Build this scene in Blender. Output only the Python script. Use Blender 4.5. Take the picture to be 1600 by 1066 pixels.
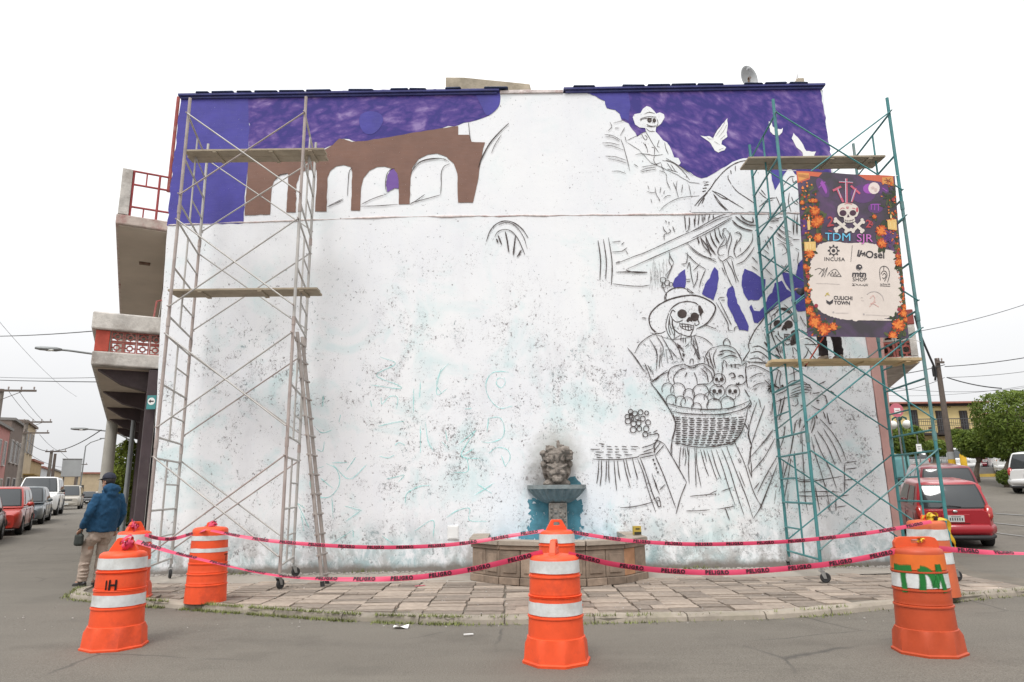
import bpy, bmesh, math, random
from mathutils import Vector, Matrix, noise as mnoise
random.seed(7)
scene = bpy.context.scene
for o in list(bpy.data.objects): bpy.data.objects.remove(o)
COL = scene.collection

# ------------------------------------------------------------------ camera
FPX, PIT, ROL, CAMH = 1076.0, math.radians(12.3), math.radians(0.7), 1.45
cam = bpy.data.cameras.new('camera'); cam_o = bpy.data.objects.new('camera', cam); COL.objects.link(cam_o)
cam.sensor_width = 36.0; cam.lens = 36.0 * FPX / 1600.0; cam.clip_start = 0.05; cam.clip_end = 2000
_F = Vector((0, math.cos(PIT), math.sin(PIT))); _U = Vector((0, -math.sin(PIT), math.cos(PIT))); _X = Vector((1, 0, 0))
_r = _X * math.cos(ROL) - _U * math.sin(ROL); _u = _X * math.sin(ROL) + _U * math.cos(ROL)
_m = Matrix((( _r.x, _u.x, -_F.x, 0), (_r.y, _u.y, -_F.y, 0), (_r.z, _u.z, -_F.z, CAMH), (0, 0, 0, 1)))
cam_o.matrix_world = _m
scene.camera = cam_o

# ------------------------------------------------------------------ sky, sun, exposure
SUN_EL, SUN_AZ = math.radians(58), math.radians(200)       # overcast: the sun is a broad glow behind the photographer
world = bpy.data.worlds.new('World'); scene.world = world; world.use_nodes = True
wn = world.node_tree; wn.nodes.clear()
w_out = wn.nodes.new('ShaderNodeOutputWorld'); w_bg = wn.nodes.new('ShaderNodeBackground')
w_sky = wn.nodes.new('ShaderNodeTexSky'); w_sky.sky_type = 'NISHITA'; w_sky.sun_disc = False
w_sky.sun_elevation = SUN_EL; w_sky.sun_rotation = SUN_AZ; w_sky.dust_density = 6.0; w_sky.air_density = 1.5; w_sky.ozone_density = 0.5
w_hs = wn.nodes.new('ShaderNodeHueSaturation'); w_hs.inputs['Saturation'].default_value = 0.12
w_mx = wn.nodes.new('ShaderNodeMix'); w_mx.data_type = 'RGBA'; w_mx.inputs[0].default_value = 0.8
w_tc = wn.nodes.new('ShaderNodeTexCoord'); w_no = wn.nodes.new('ShaderNodeTexNoise'); w_no.inputs['Scale'].default_value = 1.6; w_no.inputs['Detail'].default_value = 4
w_rp = wn.nodes.new('ShaderNodeValToRGB')
w_rp.color_ramp.elements[0].position = 0.3; w_rp.color_ramp.elements[0].color = (0.90, 0.91, 0.935, 1)
w_rp.color_ramp.elements[1].position = 0.7; w_rp.color_ramp.elements[1].color = (1.06, 1.06, 1.06, 1)
# overcast luminance: the zenith is brighter than the horizon all the way round
w_sx = wn.nodes.new('ShaderNodeSeparateXYZ'); w_gr = wn.nodes.new('ShaderNodeMapRange'); w_gr.inputs[1].default_value = 0.0; w_gr.inputs[2].default_value = 1.0; w_gr.inputs[3].default_value = 6.9; w_gr.inputs[4].default_value = 14.5
w_mul = wn.nodes.new('ShaderNodeVectorMath'); w_mul.operation = 'SCALE'
wn.links.new(w_tc.outputs['Generated'], w_no.inputs['Vector']); wn.links.new(w_no.outputs['Fac'], w_rp.inputs[0])
wn.links.new(w_sky.outputs[0], w_hs.inputs['Color']); wn.links.new(w_hs.outputs[0], w_mx.inputs[6]); wn.links.new(w_tc.outputs['Generated'], w_sx.inputs[0]); wn.links.new(w_sx.outputs[2], w_gr.inputs[0]); wn.links.new(w_rp.outputs[0], w_mul.inputs[0]); wn.links.new(w_gr.outputs[0], w_mul.inputs['Scale']); wn.links.new(w_mul.outputs[0], w_mx.inputs[7])
wn.links.new(w_mx.outputs[2], w_bg.inputs['Color']); w_bg.inputs['Strength'].default_value = 0.10
wn.links.new(w_bg.outputs[0], w_out.inputs[0])
sun = bpy.data.lights.new('sun', 'SUN'); sun.energy = 1.5; sun.angle = math.radians(20); sun.color = (1.0, 0.985, 0.96)
sun_o = bpy.data.objects.new('sun', sun); COL.objects.link(sun_o); sun_o.location = (0, -20, 30)
_sd = Vector((math.sin(SUN_AZ) * math.cos(SUN_EL), math.cos(SUN_AZ) * math.cos(SUN_EL), math.sin(SUN_EL)))
sun_o.rotation_euler = _sd.to_track_quat('Z', 'Y').to_euler()
vs = scene.view_settings; vs.view_transform = 'Standard'; vs.look = 'None'; vs.gamma = 1.0; vs.exposure = 0.47; vs.use_curve_mapping = False
cy = scene.cycles; cy.max_bounces = 6; cy.diffuse_bounces = 3; cy.glossy_bounces = 2; cy.transmission_bounces = 2; cy.transparent_max_bounces = 8

# ------------------------------------------------------------------ survey helpers: photo pixel -> point on a real plane
def ray(x, y):
    a = x - 800.0; b = 533.0 - y; c, s = math.cos(ROL), math.sin(ROL)
    a, b = a * c + b * s, -a * s + b * c
    return (a, FPX * math.cos(PIT) - b * math.sin(PIT), FPX * math.sin(PIT) + b * math.cos(PIT))
def onY(x, y, Y):
    r = ray(x, y); t = Y / r[1]; return Vector((r[0] * t, Y, CAMH + r[2] * t))
def onZ(x, y, Z):
    r = ray(x, y); t = (Z - CAMH) / r[2]; return Vector((r[0] * t, r[1] * t, Z))
WY = 12.75                                     # plane of the painted wall
SW = 0.075                                     # pavement height
DL = Vector((-0.48, 0.877, 0)); NL = Vector((-0.877, -0.48, 0))   # left street direction, outward normal of left facade
DR = Vector((0.342, 0.940, 0)); NR = Vector((0.940, -0.342, 0))   # right street
def sstep(a, b, x):
    t = max(0, min(1, (x - a) / (b - a))); return t * t * (3 - 2 * t)
def gh(x, y):                                  # ground height: both streets climb away from the corner
    sl = -0.48 * x + 0.877 * y; sr = 0.342 * x + 0.94 * y
    hl = 0.02 * max(0, min(sl, 43) - 17); hr = 0.07 * max(0, min(sr, 90) - 19)
    k = sstep(-4, 4, x); return hl * (1 - k) + hr * k

# ------------------------------------------------------------------ materials
MATS = {}
def nn(t, kind, **kw):
    n = t.nodes.new(kind)
    for k, v in kw.items():
        if k in n.inputs: n.inputs[k].default_value = v
        else: setattr(n, k, v)
    return n
def ramp(t, src, stops):
    r = t.nodes.new('ShaderNodeValToRGB'); e = r.color_ramp.elements
    while len(e) < len(stops): e.new(0.5)
    for i, (p, c) in enumerate(stops):
        e[i].position = p; e[i].color = (c, c, c, 1) if not hasattr(c, '__len__') else (*c, 1)
    t.links.new(src, r.inputs[0]); return r.outputs[0]
def mixc(t, fac, a, b, mode='MIX'):
    m = t.nodes.new('ShaderNodeMix'); m.data_type = 'RGBA'; m.blend_type = mode
    for v, i in ((fac, 0), (a, 6), (b, 7)):
        if hasattr(v, 'is_linked') or hasattr(v, 'links'): t.links.new(v, m.inputs[i])
        elif i == 0: m.inputs[0].default_value = v
        else: m.inputs[i].default_value = (*v, 1) if len(v) == 3 else v
    return m.outputs[2]
def mathn(t, op, a, b=None, clamp=False):
    m = t.nodes.new('ShaderNodeMath'); m.operation = op; m.use_clamp = clamp
    for v, i in ((a, 0), (b, 1)):
        if v is None: continue
        if hasattr(v, 'links'): t.links.new(v, m.inputs[i])
        else: m.inputs[i].default_value = v
    return m.outputs[0]
def coords(t, scale=(1, 1, 1), kind='Object'):
    c = t.nodes.new('ShaderNodeTexCoord'); m = t.nodes.new('ShaderNodeMapping'); m.inputs['Scale'].default_value = scale
    t.links.new(c.outputs[kind], m.inputs['Vector']); return m.outputs[0]
def noisef(t, vec, scale, detail=4, rough=0.55, dist=0.0):
    n = nn(t, 'ShaderNodeTexNoise'); n.inputs['Scale'].default_value = scale; n.inputs['Detail'].default_value = detail
    n.inputs['Roughness'].default_value = rough; n.inputs['Distortion'].default_value = dist
    t.links.new(vec, n.inputs['Vector']); return n.outputs['Fac']
def newmat(name):
    m = bpy.data.materials.new(name); m.use_nodes = True; t = m.node_tree; b = t.nodes['Principled BSDF']; return m, t, b
def mat(name, col, rough=0.7, var=0.18, scale=6.0, bump=0.15, bscale=None, metal=0.0, objrand=0.0, spec=0.4, dirt=0.0, dirtcol=(0.12, 0.10, 0.08), coat=0.0, alpha=None):
    if name in MATS: return MATS[name]
    m, t, b = newmat(name); v = coords(t)
    c2 = tuple(min(1, x * (1 + var)) for x in col); c1 = tuple(x * (1 - var) for x in col)
    f = noisef(t, v, scale, 5, 0.6)
    c = ramp(t, f, [(0.3, c1), (0.7, c2)])
    if objrand:
        oi = t.nodes.new('ShaderNodeObjectInfo')
        lo = 1 - objrand; k = ramp(t, oi.outputs['Random'], [(0, (lo, lo, lo)), (1, (1 + objrand * .6, 1 + objrand * .55, 1 + objrand * .5))])
        c = mixc(t, 1.0, c, k, 'MULTIPLY')
    if dirt:
        d = ramp(t, noisef(t, v, scale * 0.45, 6, 0.7), [(0.5, 0.0), (0.72, dirt)])
        c = mixc(t, d, c, dirtcol)
    t.links.new(c, b.inputs['Base Color'])
    b.inputs['Roughness'].default_value = rough; b.inputs['Metallic'].default_value = metal
    b.inputs['Specular IOR Level'].default_value = spec; b.inputs['Coat Weight'].default_value = coat; b.inputs['Coat Roughness'].default_value = 0.08
    if bump:
        bp = nn(t, 'ShaderNodeBump'); bp.inputs['Strength'].default_value = bump; bp.inputs['Distance'].default_value = 0.01
        t.links.new(noisef(t, v, bscale or scale * 6, 4, 0.6), bp.inputs['Height']); t.links.new(bp.outputs[0], b.inputs['Normal'])
    MATS[name] = m; return m
def emat(name, col, strength):
    m, t, b = newmat(name); b.inputs['Base Color'].default_value = (*col, 1); b.inputs['Emission Color'].default_value = (*col, 1); b.inputs['Emission Strength'].default_value = strength; MATS[name] = m; return m
def glassmat(name, col=(0.02, 0.025, 0.03), rough=0.06):
    if name in MATS: return MATS[name]
    m, t, b = newmat(name); b.inputs['Base Color'].default_value = (*col, 1); b.inputs['Roughness'].default_value = rough
    b.inputs['Specular IOR Level'].default_value = 0.7; MATS[name] = m; return m
def strokemat(name, col, cover=0.75, edge=0.35, nscale=26.0, sharp=0.12):
    """dry brush or charcoal line: bare wall shows through where the plaster is rough"""
    m, t, b = newmat(name); b.inputs['Roughness'].default_value = 0.9; b.inputs['Specular IOR Level'].default_value = 0.1
    uv = coords(t, kind='UV'); sx = t.nodes.new('ShaderNodeSeparateXYZ'); t.links.new(uv, sx.inputs[0])
    d = mathn(t, 'ABSOLUTE', mathn(t, 'SUBTRACT', sx.outputs[1], 0.5))          # 0 centre .. 0.5 edge
    prof = ramp(t, d, [(0.5 - edge, 1.0), (0.5, 0.0)])
    n = noisef(t, coords(t), nscale, 5, 0.7)
    k = mathn(t, 'ADD', mathn(t, 'MULTIPLY', prof, 1.0), mathn(t, 'SUBTRACT', n, 1.0 - cover * 0.62))
    a = ramp(t, k, [(0.42, 0.0), (0.42 + sharp * 4, 1.0)])
    cc = ramp(t, noisef(t, coords(t), 5, 3), [(0.3, tuple(c * 0.75 for c in col)), (0.7, tuple(min(1, c * 1.35) for c in col))])
    t.links.new(cc, b.inputs['Base Color']); t.links.new(a, b.inputs['Alpha']); MATS[name] = m; return m
def paintmat(name, col, var=0.12, bare=0.0, scale=2.5, nscale=24):
    """flat mural paint, with tiny misses where the plaster shows"""
    m, t, b = newmat(name); v = coords(t); b.inputs['Roughness'].default_value = 0.75; b.inputs['Specular IOR Level'].default_value = 0.25
    c = ramp(t, noisef(t, v, scale, 5, 0.6), [(0.3, tuple(x * (1 - var) for x in col)), (0.7, tuple(min(1, x * (1 + var)) for x in col))])
    st = noisef(t, coords(t, (1.2, 1, 9)), 3.0, 3, 0.6); c = mixc(t, mathn(t, 'MULTIPLY', st, 0.07), c, (0.6, 0.6, 0.68))
    t.links.new(c, b.inputs['Base Color'])
    n = noisef(t, v, nscale, 6, 0.75)
    if bare:
        t.links.new(ramp(t, n, [(0.68 - bare, 1.0), (0.70 - bare, 0.0)]), b.inputs['Alpha'])
    bp = nn(t, 'ShaderNodeBump'); bp.inputs['Strength'].default_value = 0.12; bp.inputs['Distance'].default_value = 0.01
    t.links.new(n, bp.inputs['Height']); t.links.new(bp.outputs[0], b.inputs['Normal']); MATS[name] = m; return m

# ------------------------------------------------------------------ mesh builder
class G:
    def __init__(s): s.v = []; s.f = []; s.uv = None; s.mi = []; s.cm = 0
    def add(s, vs, fs):
        o = len(s.v); s.v += [tuple(p) for p in vs]; s.f += [tuple(i + o for i in f) for f in fs]; s.mi += [s.cm] * len(fs); return s
    def box(s, c, d, rz=0.0, ax=None):
        hx, hy, hz = d[0] / 2, d[1] / 2, d[2] / 2; cs, sn = math.cos(rz), math.sin(rz); vs = []
        for z in (-hz, hz):
            for x, y in ((-hx, -hy), (hx, -hy), (hx, hy), (-hx, hy)):
                if ax: p = Vector(c) + ax[0] * x + ax[1] * y + ax[2] * z
                else: p = (c[0] + x * cs - y * sn, c[1] + x * sn + y * cs, c[2] + z)
                vs.append(p)
        return s.add(vs, [(3, 2, 1, 0), (4, 5, 6, 7), (0, 1, 5, 4), (1, 2, 6, 5), (2, 3, 7, 6), (3, 0, 4, 7)])
    def prism(s, pts, off):                       # polygon pts extruded by vector off
        n = len(pts); a = [Vector(p) for p in pts]; b = [p + Vector(off) for p in a]
        return s.add(a + b, [tuple(range(n))[::-1], tuple(range(n, 2 * n))] + [(i, (i + 1) % n, n + (i + 1) % n, n + i) for i in range(n)])
    def tube(s, p0, p1, r, n=8, r1=None):
        return s.path([p0, p1], [r, r if r1 is None else r1], n)
    def path(s, pts, rs, n=8, cap=True, ref=None):
        pts = [Vector(p) for p in pts]; k = len(pts)
        if not hasattr(rs, '__len__'): rs = [rs] * k
        vs = []; up = ref
        for i in range(k):
            d = (pts[min(i + 1, k - 1)] - pts[max(i - 1, 0)])
            d = d.normalized() if d.length > 1e-9 else Vector((0, 0, 1))
            if up is None: up = Vector((1, 0, 0)) if abs(d.z) > 0.8 else Vector((0, 0, 1))
            a = (up - d * up.dot(d))
            if a.length < 1e-6: a = d.orthogonal()
            a.normalize(); b = d.cross(a)
            r = rs[i]; ra, rb = r if hasattr(r, '__len__') else (r, r)
            for j in range(n):
                t = 2 * math.pi * j / n; vs.append(pts[i] + a * (ra * math.cos(t)) + b * (rb * math.sin(t)))
            if ref is None: up = a
        fs = [(i * n + j, i * n + (j + 1) % n, (i + 1) * n + (j + 1) % n, (i + 1) * n + j) for i in range(k - 1) for j in range(n)]
        if cap: fs += [tuple(range(n))[::-1], tuple(range((k - 1) * n, k * n))]
        return s.add(vs, fs)
    def lathe(s, prof, n=32, c=(0, 0, 0), cap=True, ang0=0.0, a1=2 * math.pi):
        full = abs(a1 - 2 * math.pi) < 1e-6; m = n if full else n + 1; vs = []
        for r, z in prof:
            for j in range(m):
                t = ang0 + a1 * j / n; vs.append((c[0] + r * math.cos(t), c[1] + r * math.sin(t), c[2] + z))
        k = len(prof)
        fs = [(i * m + j, i * m + (j + 1) % m, (i + 1) * m + (j + 1) % m, (i + 1) * m + j) for i in range(k - 1) for j in range(m if full else m - 1)]
        if cap and full: fs += [tuple(range(m))[::-1], tuple(range((k - 1) * m, k * m))]
        return s.add(vs, fs)
    def ell(s, c, r, nu=12, nv=8, rot=None):
        vs = []; c = Vector(c)
        for i in range(nv + 1):
            ph = math.pi * i / nv
            for j in range(nu):
                th = 2 * math.pi * j / nu
                p = Vector((r[0] * math.sin(ph) * math.cos(th), r[1] * math.sin(ph) * math.sin(th), r[2] * math.cos(ph)))
                if rot: p = rot @ p
                vs.append(c + p)
        fs = [(i * nu + j, (i + 1) * nu + j, (i + 1) * nu + (j + 1) % nu, i * nu + (j + 1) % nu) for i in range(nv) for j in range(nu)]
        return s.add(vs, fs)
    def grid(s, fn, nu, nv):
        vs = [fn(i / nu, j / nv) for j in range(nv + 1) for i in range(nu + 1)]
        return s.add(vs, [(j * (nu + 1) + i, j * (nu + 1) + i + 1, (j + 1) * (nu + 1) + i + 1, (j + 1) * (nu + 1) + i) for j in range(nv) for i in range(nu)])
    def build(s, name, m=None, parent=None, smooth=False, bevel=0.0, seg=2, solid=0.0, auto=False, fixn=True):
        me = bpy.data.meshes.new(name); me.from_pydata(s.v, [], s.f); me.validate(clean_customdata=False)
        if fixn:
            bm = bmesh.new(); bm.from_mesh(me); bmesh.ops.remove_doubles(bm, verts=bm.verts, dist=1e-5); bmesh.ops.recalc_face_normals(bm, faces=bm.faces); bm.to_mesh(me); bm.free()
        if s.uv and not fixn:
            ul = me.uv_layers.new(name='UVMap')
            for l in me.loops: ul.data[l.index].uv = s.uv[l.vertex_index]
        ms = m if isinstance(m, (list, tuple)) else [m]
        for x in ms:
            if x: me.materials.append(x)
        if len(ms) > 1 and not fixn:
            for p, i in zip(me.polygons, s.mi): p.material_index = i
        if smooth:
            me.shade_smooth()
        o = bpy.data.objects.new(name, me); COL.objects.link(o)
        if parent: o.parent = parent
        if bevel:
            b = o.modifiers.new('bevel', 'BEVEL'); b.width = bevel; b.segments = seg; b.limit_method = 'ANGLE'; b.angle_limit = math.radians(35)
        if auto: 
            try: me.set_sharp_from_angle(angle=math.radians(38))
            except Exception: pass
        return o
def tag(o, label=None, cat=None, group=None, kind=None):
    if label: o['label'] = label
    if cat: o['category'] = cat
    if group: o['group'] = group
    if kind: o['kind'] = kind
    return o
def empty(name, loc=(0, 0, 0), rz=0.0, label=None, cat=None, group=None):
    o = bpy.data.objects.new(name, None); COL.objects.link(o); o.location = loc; o.rotation_euler = (0, 0, rz); o.empty_display_size = 0.1
    return tag(o, label, cat, group)
def copy_tree(o, parent=None):
    c = o.copy(); COL.objects.link(c); c.parent = parent
    for ch in list(o.children): copy_tree(ch, c)
    return c
def catmull(pts, n=6):
    if len(pts) < 3: return [Vector(p) for p in pts]
    P = [Vector(p) for p in pts]; P = [P[0] * 2 - P[1]] + P + [P[-1] * 2 - P[-2]]; out = []
    for i in range(1, len(P) - 2):
        for k in range(n):
            t = k / n; a, b, c, d = P[i - 1], P[i], P[i + 1], P[i + 2]
            out.append(0.5 * ((2 * b) + (c - a) * t + (2 * a - 5 * b + 4 * c - d) * t * t + (3 * b - a - 3 * c + d) * t ** 3))
    out.append(P[-2]); return out
def text2d(s, size=1.0, bold=0.0, align='CENTER', space=1.0):
    cu = bpy.data.curves.new('lettering', 'FONT'); cu.body = s; cu.size = size; cu.align_x = align; cu.align_y = 'CENTER'; cu.offset = bold; cu.resolution_u = 3; cu.space_character = space
    ob = bpy.data.objects.new('lettering', cu); COL.objects.link(ob); dg = bpy.context.evaluated_depsgraph_get(); dg.update()
    me = ob.evaluated_get(dg).to_mesh(); vs = [v.co.copy() for v in me.vertices]; fs = [tuple(p.vertices) for p in me.polygons]
    ob.evaluated_get(dg).to_mesh_clear(); bpy.data.objects.remove(ob); bpy.data.curves.remove(cu); return vs, fs
def triangulate2d(pts):
    """2D polygon -> triangles (ear clipping through Blender)"""
    from mathutils.geometry import tessellate_polygon
    return tessellate_polygon([[Vector((p[0], p[1], 0)) for p in pts]])

# ================================================================== THE SETTING: ground, pavements
m_asph = None
def asphalt():
    m, t, b = newmat('asphalt'); v = coords(t)
    c = ramp(t, noisef(t, v, 0.35, 5, 0.6), [(0.3, (0.105, 0.092, 0.075)), (0.7, (0.142, 0.126, 0.104))])
    c = mixc(t, ramp(t, noisef(t, v, 75, 3, 0.8), [(0.42, 0.0), (0.66, 0.8)]), c, (0.235, 0.214, 0.182))
    c = mixc(t, ramp(t, noisef(t, v, 0.9, 7, 0.72), [(0.50, 0.0), (0.64, 0.35)]), c, (0.088, 0.079, 0.066))
    st = noisef(t, coords(t, (0.25, 2.2, 1)), 1.2, 5, 0.65)
    c = mixc(t, ramp(t, st, [(0.5, 0.0), (0.72, 0.35)]), c, (0.20, 0.182, 0.15))
    vo = t.nodes.new('ShaderNodeTexVoronoi'); vo.feature = 'DISTANCE_TO_EDGE'; vo.inputs['Scale'].default_value = 0.42
    wv = t.nodes.new('ShaderNodeMix'); wv.data_type = 'VECTOR'; wv.inputs[0].default_value = 0.12; nz = t.nodes.new('ShaderNodeTexNoise'); nz.inputs['Scale'].default_value = 2.2; nz.inputs['Detail'].default_value = 6
    t.links.new(v, nz.inputs['Vector']); t.links.new(v, wv.inputs[4]); t.links.new(nz.outputs['Color'], wv.inputs[5]); t.links.new(wv.outputs[1], vo.inputs['Vector'])
    c = mixc(t, ramp(t, noisef(t, v, 120, 2, 0.8), [(0.36, 0.75), (0.46, 0.0)]), c, (0.055, 0.05, 0.042))
    ck = mathn(t, 'MULTIPLY', ramp(t, vo.outputs['Distance'], [(0.0, 0.8), (0.008, 0.0)]), ramp(t, noisef(t, v, 0.5, 3), [(0.5, 0.0), (0.6, 1.0)])); c = mixc(t, ck, c, (0.06, 0.055, 0.05))
    t.links.new(c, b.inputs['Base Color']); b.inputs['Roughness'].default_value = 0.82; b.inputs['Specular IOR Level'].default_value = 0.3
    bp = nn(t, 'ShaderNodeBump'); bp.inputs['Strength'].default_value = 0.35; bp.inputs['Distance'].default_value = 0.008
    t.links.new(noisef(t, v, 90, 4, 0.7), bp.inputs['Height']); t.links.new(bp.outputs[0], b.inputs['Normal']); return m
m_asph = asphalt()
xs = [-400, -200, -120, -90] + [-70 + 5 * i for i in range(12)] + [-10 + 2 * i for i in range(11)] + [15 + 5 * i for i in range(12)] + [90, 130, 220, 400]
ys = [-60, -20, -5] + [2 * i for i in range(11)] + [24 + 4 * i for i in range(20)] + [120, 160, 260, 600]
g = G(); g.add([(x, y, gh(x, y) + 0.012 * mnoise.noise(Vector((x * .4, y * .4, 0)))) for y in ys for x in xs],
    [(j * len(xs) + i, j * len(xs) + i + 1, (j + 1) * len(xs) + i + 1, (j + 1) * len(xs) + i) for j in range(len(ys) - 1) for i in range(len(xs) - 1)])
tag(g.build('road', m_asph, smooth=True), kind='structure')

KERB = [(-12.9, 22.0), (-9.6, 16.3), (-7.6, 12.9), (-6.85, 11.5), (-6.49, 10.62), (-5.7, 10.15), (-4.83, 9.74), (-3.2, 9.03), (-1.82, 8.48), (-0.76, 8.25), (0.18, 8.18), (1.04, 8.2), (2.12, 8.24), (3.24, 8.40), (4.65, 8.92), (5.84, 9.43), (6.86, 9.80), (8.2, 10.45)]
FAR = [onZ(1640, 908, SW), onZ(1600, 902, SW), onZ(1516, 889, SW)]
m_mort = mat('pavement mortar', (0.15, 0.13, 0.105), 0.95, 0.25, 1.5, 0.5, 30, dirt=0.6, dirtcol=(0.16, 0.14, 0.11))
m_conc = mat('dusty concrete', (0.335, 0.298, 0.255), 0.9, 0.16, 1.2, 0.4, 25, dirt=0.45, dirtcol=(0.22, 0.19, 0.16))
def kerb_y(x):
    for (x0, y0), (x1, y1) in zip(KERB[4:], KERB[5:]):
        if x0 <= x <= x1: return y0 + (y1 - y0) * (x - x0) / (x1 - x0)
    return 10.6
outline = [(*p, 0) for p in KERB] + [(FAR[0].x, FAR[0].y + .1, 0), (FAR[2].x, FAR[2].y, 0), (8.35, 13.6, 0), (11.0, 20.5, 0), (9.0, 21.3, 0), (6.8, 13.0, 0), (0, 13.2, 0), (-6.7, 13.0, 0), (-11.4, 22.5, 0)]
tr = triangulate2d([(p[0], p[1]) for p in outline])
g = G(); SWZ = SW - 0.028
n = len(outline); vv = []
def swz(x, y): return SWZ + gh(x, y)
g.add([(p[0], p[1], swz(p[0], p[1])) for p in outline] + [(p[0], p[1], -0.2) for p in outline], [tuple(t) for t in tr] + [(i, (i + 1) % n, n + (i + 1) % n, n + i) for i in range(n)])
sidewalk = tag(g.build('sidewalk', m_mort), kind='structure')
# concrete strip against the wall
g = G(); g.add([(-6.6, 11.75, SW - 0.004), (-3.0, 11.35, SW - 0.004), (0, 11.3, SW - 0.004), (3.5, 11.4, SW - 0.004), (7.0, 11.9, SW - 0.004), (6.9, 12.85, SW - 0.004), (-6.7, 12.85, SW - 0.004)], [(0, 1, 2, 3, 4, 5, 6)])
g.build('concrete_strip', m_conc, sidewalk)
# kerb stones
m_kerb = mat('kerb stone', (0.30, 0.262, 0.215), 0.9, 0.2, 3, 0.5, 40, objrand=0.15, dirt=0.6, dirtcol=(0.20, 0.19, 0.12))
kp = [Vector((*p, 0)) for p in KERB]; kp = catmull(kp[3:], 6)
acc = 0; seg = [kp[0]]
for a, b in zip(kp, kp[1:]):
    seg.append(b); acc += (b - a).length
    if acc > 0.75 + random.random() * 0.3 or b == kp[-1]:
        g = G(); pr = []
        for i, p in enumerate(seg):
            d = (seg[min(i + 1, len(seg) - 1)] - seg[max(i - 1, 0)]).normalized(); nrm = Vector((-d.y, d.x, 0))
            if i == 0: p = p + d * 0.008
            if i == len(seg) - 1: p = p - d * 0.008
            q = random.uniform(-0.006, 0.006)
            pr.append([p + nrm * (-0.02 + q) + Vector((0, 0, -0.05)), p + nrm * (0.0 + q) + Vector((0, 0, SW - 0.03)), p + nrm * 0.03 + Vector((0, 0, SW + 0.002 + q)), p + nrm * 0.15 + Vector((0, 0, SW + 0.003 + q)), p + nrm * 0.155 + Vector((0, 0, -0.05))])
        vs = [v for r in pr for v in r]; k = len(pr)
        g.add(vs, [(i * 5 + j, i * 5 + (j + 1) % 5, (i + 1) * 5 + (j + 1) % 5, (i + 1) * 5 + j) for i in range(k - 1) for j in range(5)] + [(0, 1, 2, 3, 4), tuple(range(k * 5 - 5, k * 5))])
        g.build('kerb_stone', m_kerb, sidewalk); seg = [b]; acc = 0
# pavers: bands that run from kerb to wall, each cut into uneven stones
m_pav = mat('worn paving stone', (0.305, 0.252, 0.207), 0.88, 0.24, 4, 0.5, 45, objrand=0.38, dirt=0.6, dirtcol=(0.27, 0.22, 0.18))
unit = []
for q in range(6):
    bm = bmesh.new(); bmesh.ops.create_cube(bm, size=1.0)
    for v in bm.verts:
        if v.co.z > 0: v.co.z += random.uniform(-.06, .06)
        v.co.x += random.uniform(-.015, .015); v.co.y += random.uniform(-.02, .02)
    bmesh.ops.delete(bm, geom=[f for f in bm.faces if f.normal.z < -0.9], context='FACES')
    top = [e for e in bm.edges if all(v.co.z > 0.2 for v in e.verts)]
    bmesh.ops.bevel(bm, geom=top, offset=0.035, segments=1, affect='EDGES')
    me = bpy.data.meshes.new('paver'); bm.to_mesh(me); bm.free(); me.materials.append(m_pav); unit.append(me)
PAV = []
def paver(x0, x1, y0, y1):
    cx, cy = (x0 + x1) / 2, (y0 + y1) / 2
    if cy < kerb_y(cx) + 0.17 + (y1 - y0) / 2: return 0
    if math.hypot((cx - .67) / 1.3, (cy - 12.75) / 2.1) < 0.95: return 0
    PAV.append((cx, cy, x0, x1, y0, y1)); return 1
def lay(cx, cy, x0, x1, y0, y1):
    o = bpy.data.objects.new('paver', random.choice(unit)); COL.objects.link(o); o.parent = sidewalk
    gap = random.uniform(0.012, 0.026); jx = random.uniform(-.016, .016); o.scale = (x1 - x0 - gap, y1 - y0 - gap * 2.0, 0.06)
    o.location = (cx + jx, cy, SW - 0.03 + random.uniform(-.008, .007)); o.rotation_euler = (random.uniform(-.02, .02), random.uniform(-.008, .008), random.uniform(-.015, .015)); return 1
x = -6.2; np_ = 0
while x < 6.8:
    w = random.uniform(0.32, 0.48); y = kerb_y(x + w / 2) + 0.17
    ymax = 11.35 + 0.12 * random.random() + 0.03 * abs(x)
    while y < ymax and np_ < 900:
        h = random.uniform(0.17, 0.30)
        if random.random() < 0.07:
            s = random.uniform(.35, .65); np_ += paver(x, x + w * s, y, y + h); np_ += paver(x + w * s, x + w, y, y + h)
        else: np_ += paver(x, x + w, y, y + h)
        y += h
    x += w
PAV.sort(key=lambda p: math.hypot(p[0], p[1]))
for p in PAV[:299]: lay(*p)
mp2 = mat('far paving stone', (0.305, 0.252, 0.207), 0.88, 0.24, 4, 0.5, 45, dirt=0.6, dirtcol=(0.2, 0.16, 0.13)); t = mp2.node_tree; gi = t.nodes.new('ShaderNodeNewGeometry')
bc = t.nodes['Principled BSDF'].inputs['Base Color']; src = bc.links[0].from_socket; t.links.new(mixc(t, 1.0, src, ramp(t, gi.outputs['Random Per Island'], [(0, (.62, .62, .62)), (1, (1.22, 1.2, 1.19))]), 'MULTIPLY'), bc)
g = G()
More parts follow.
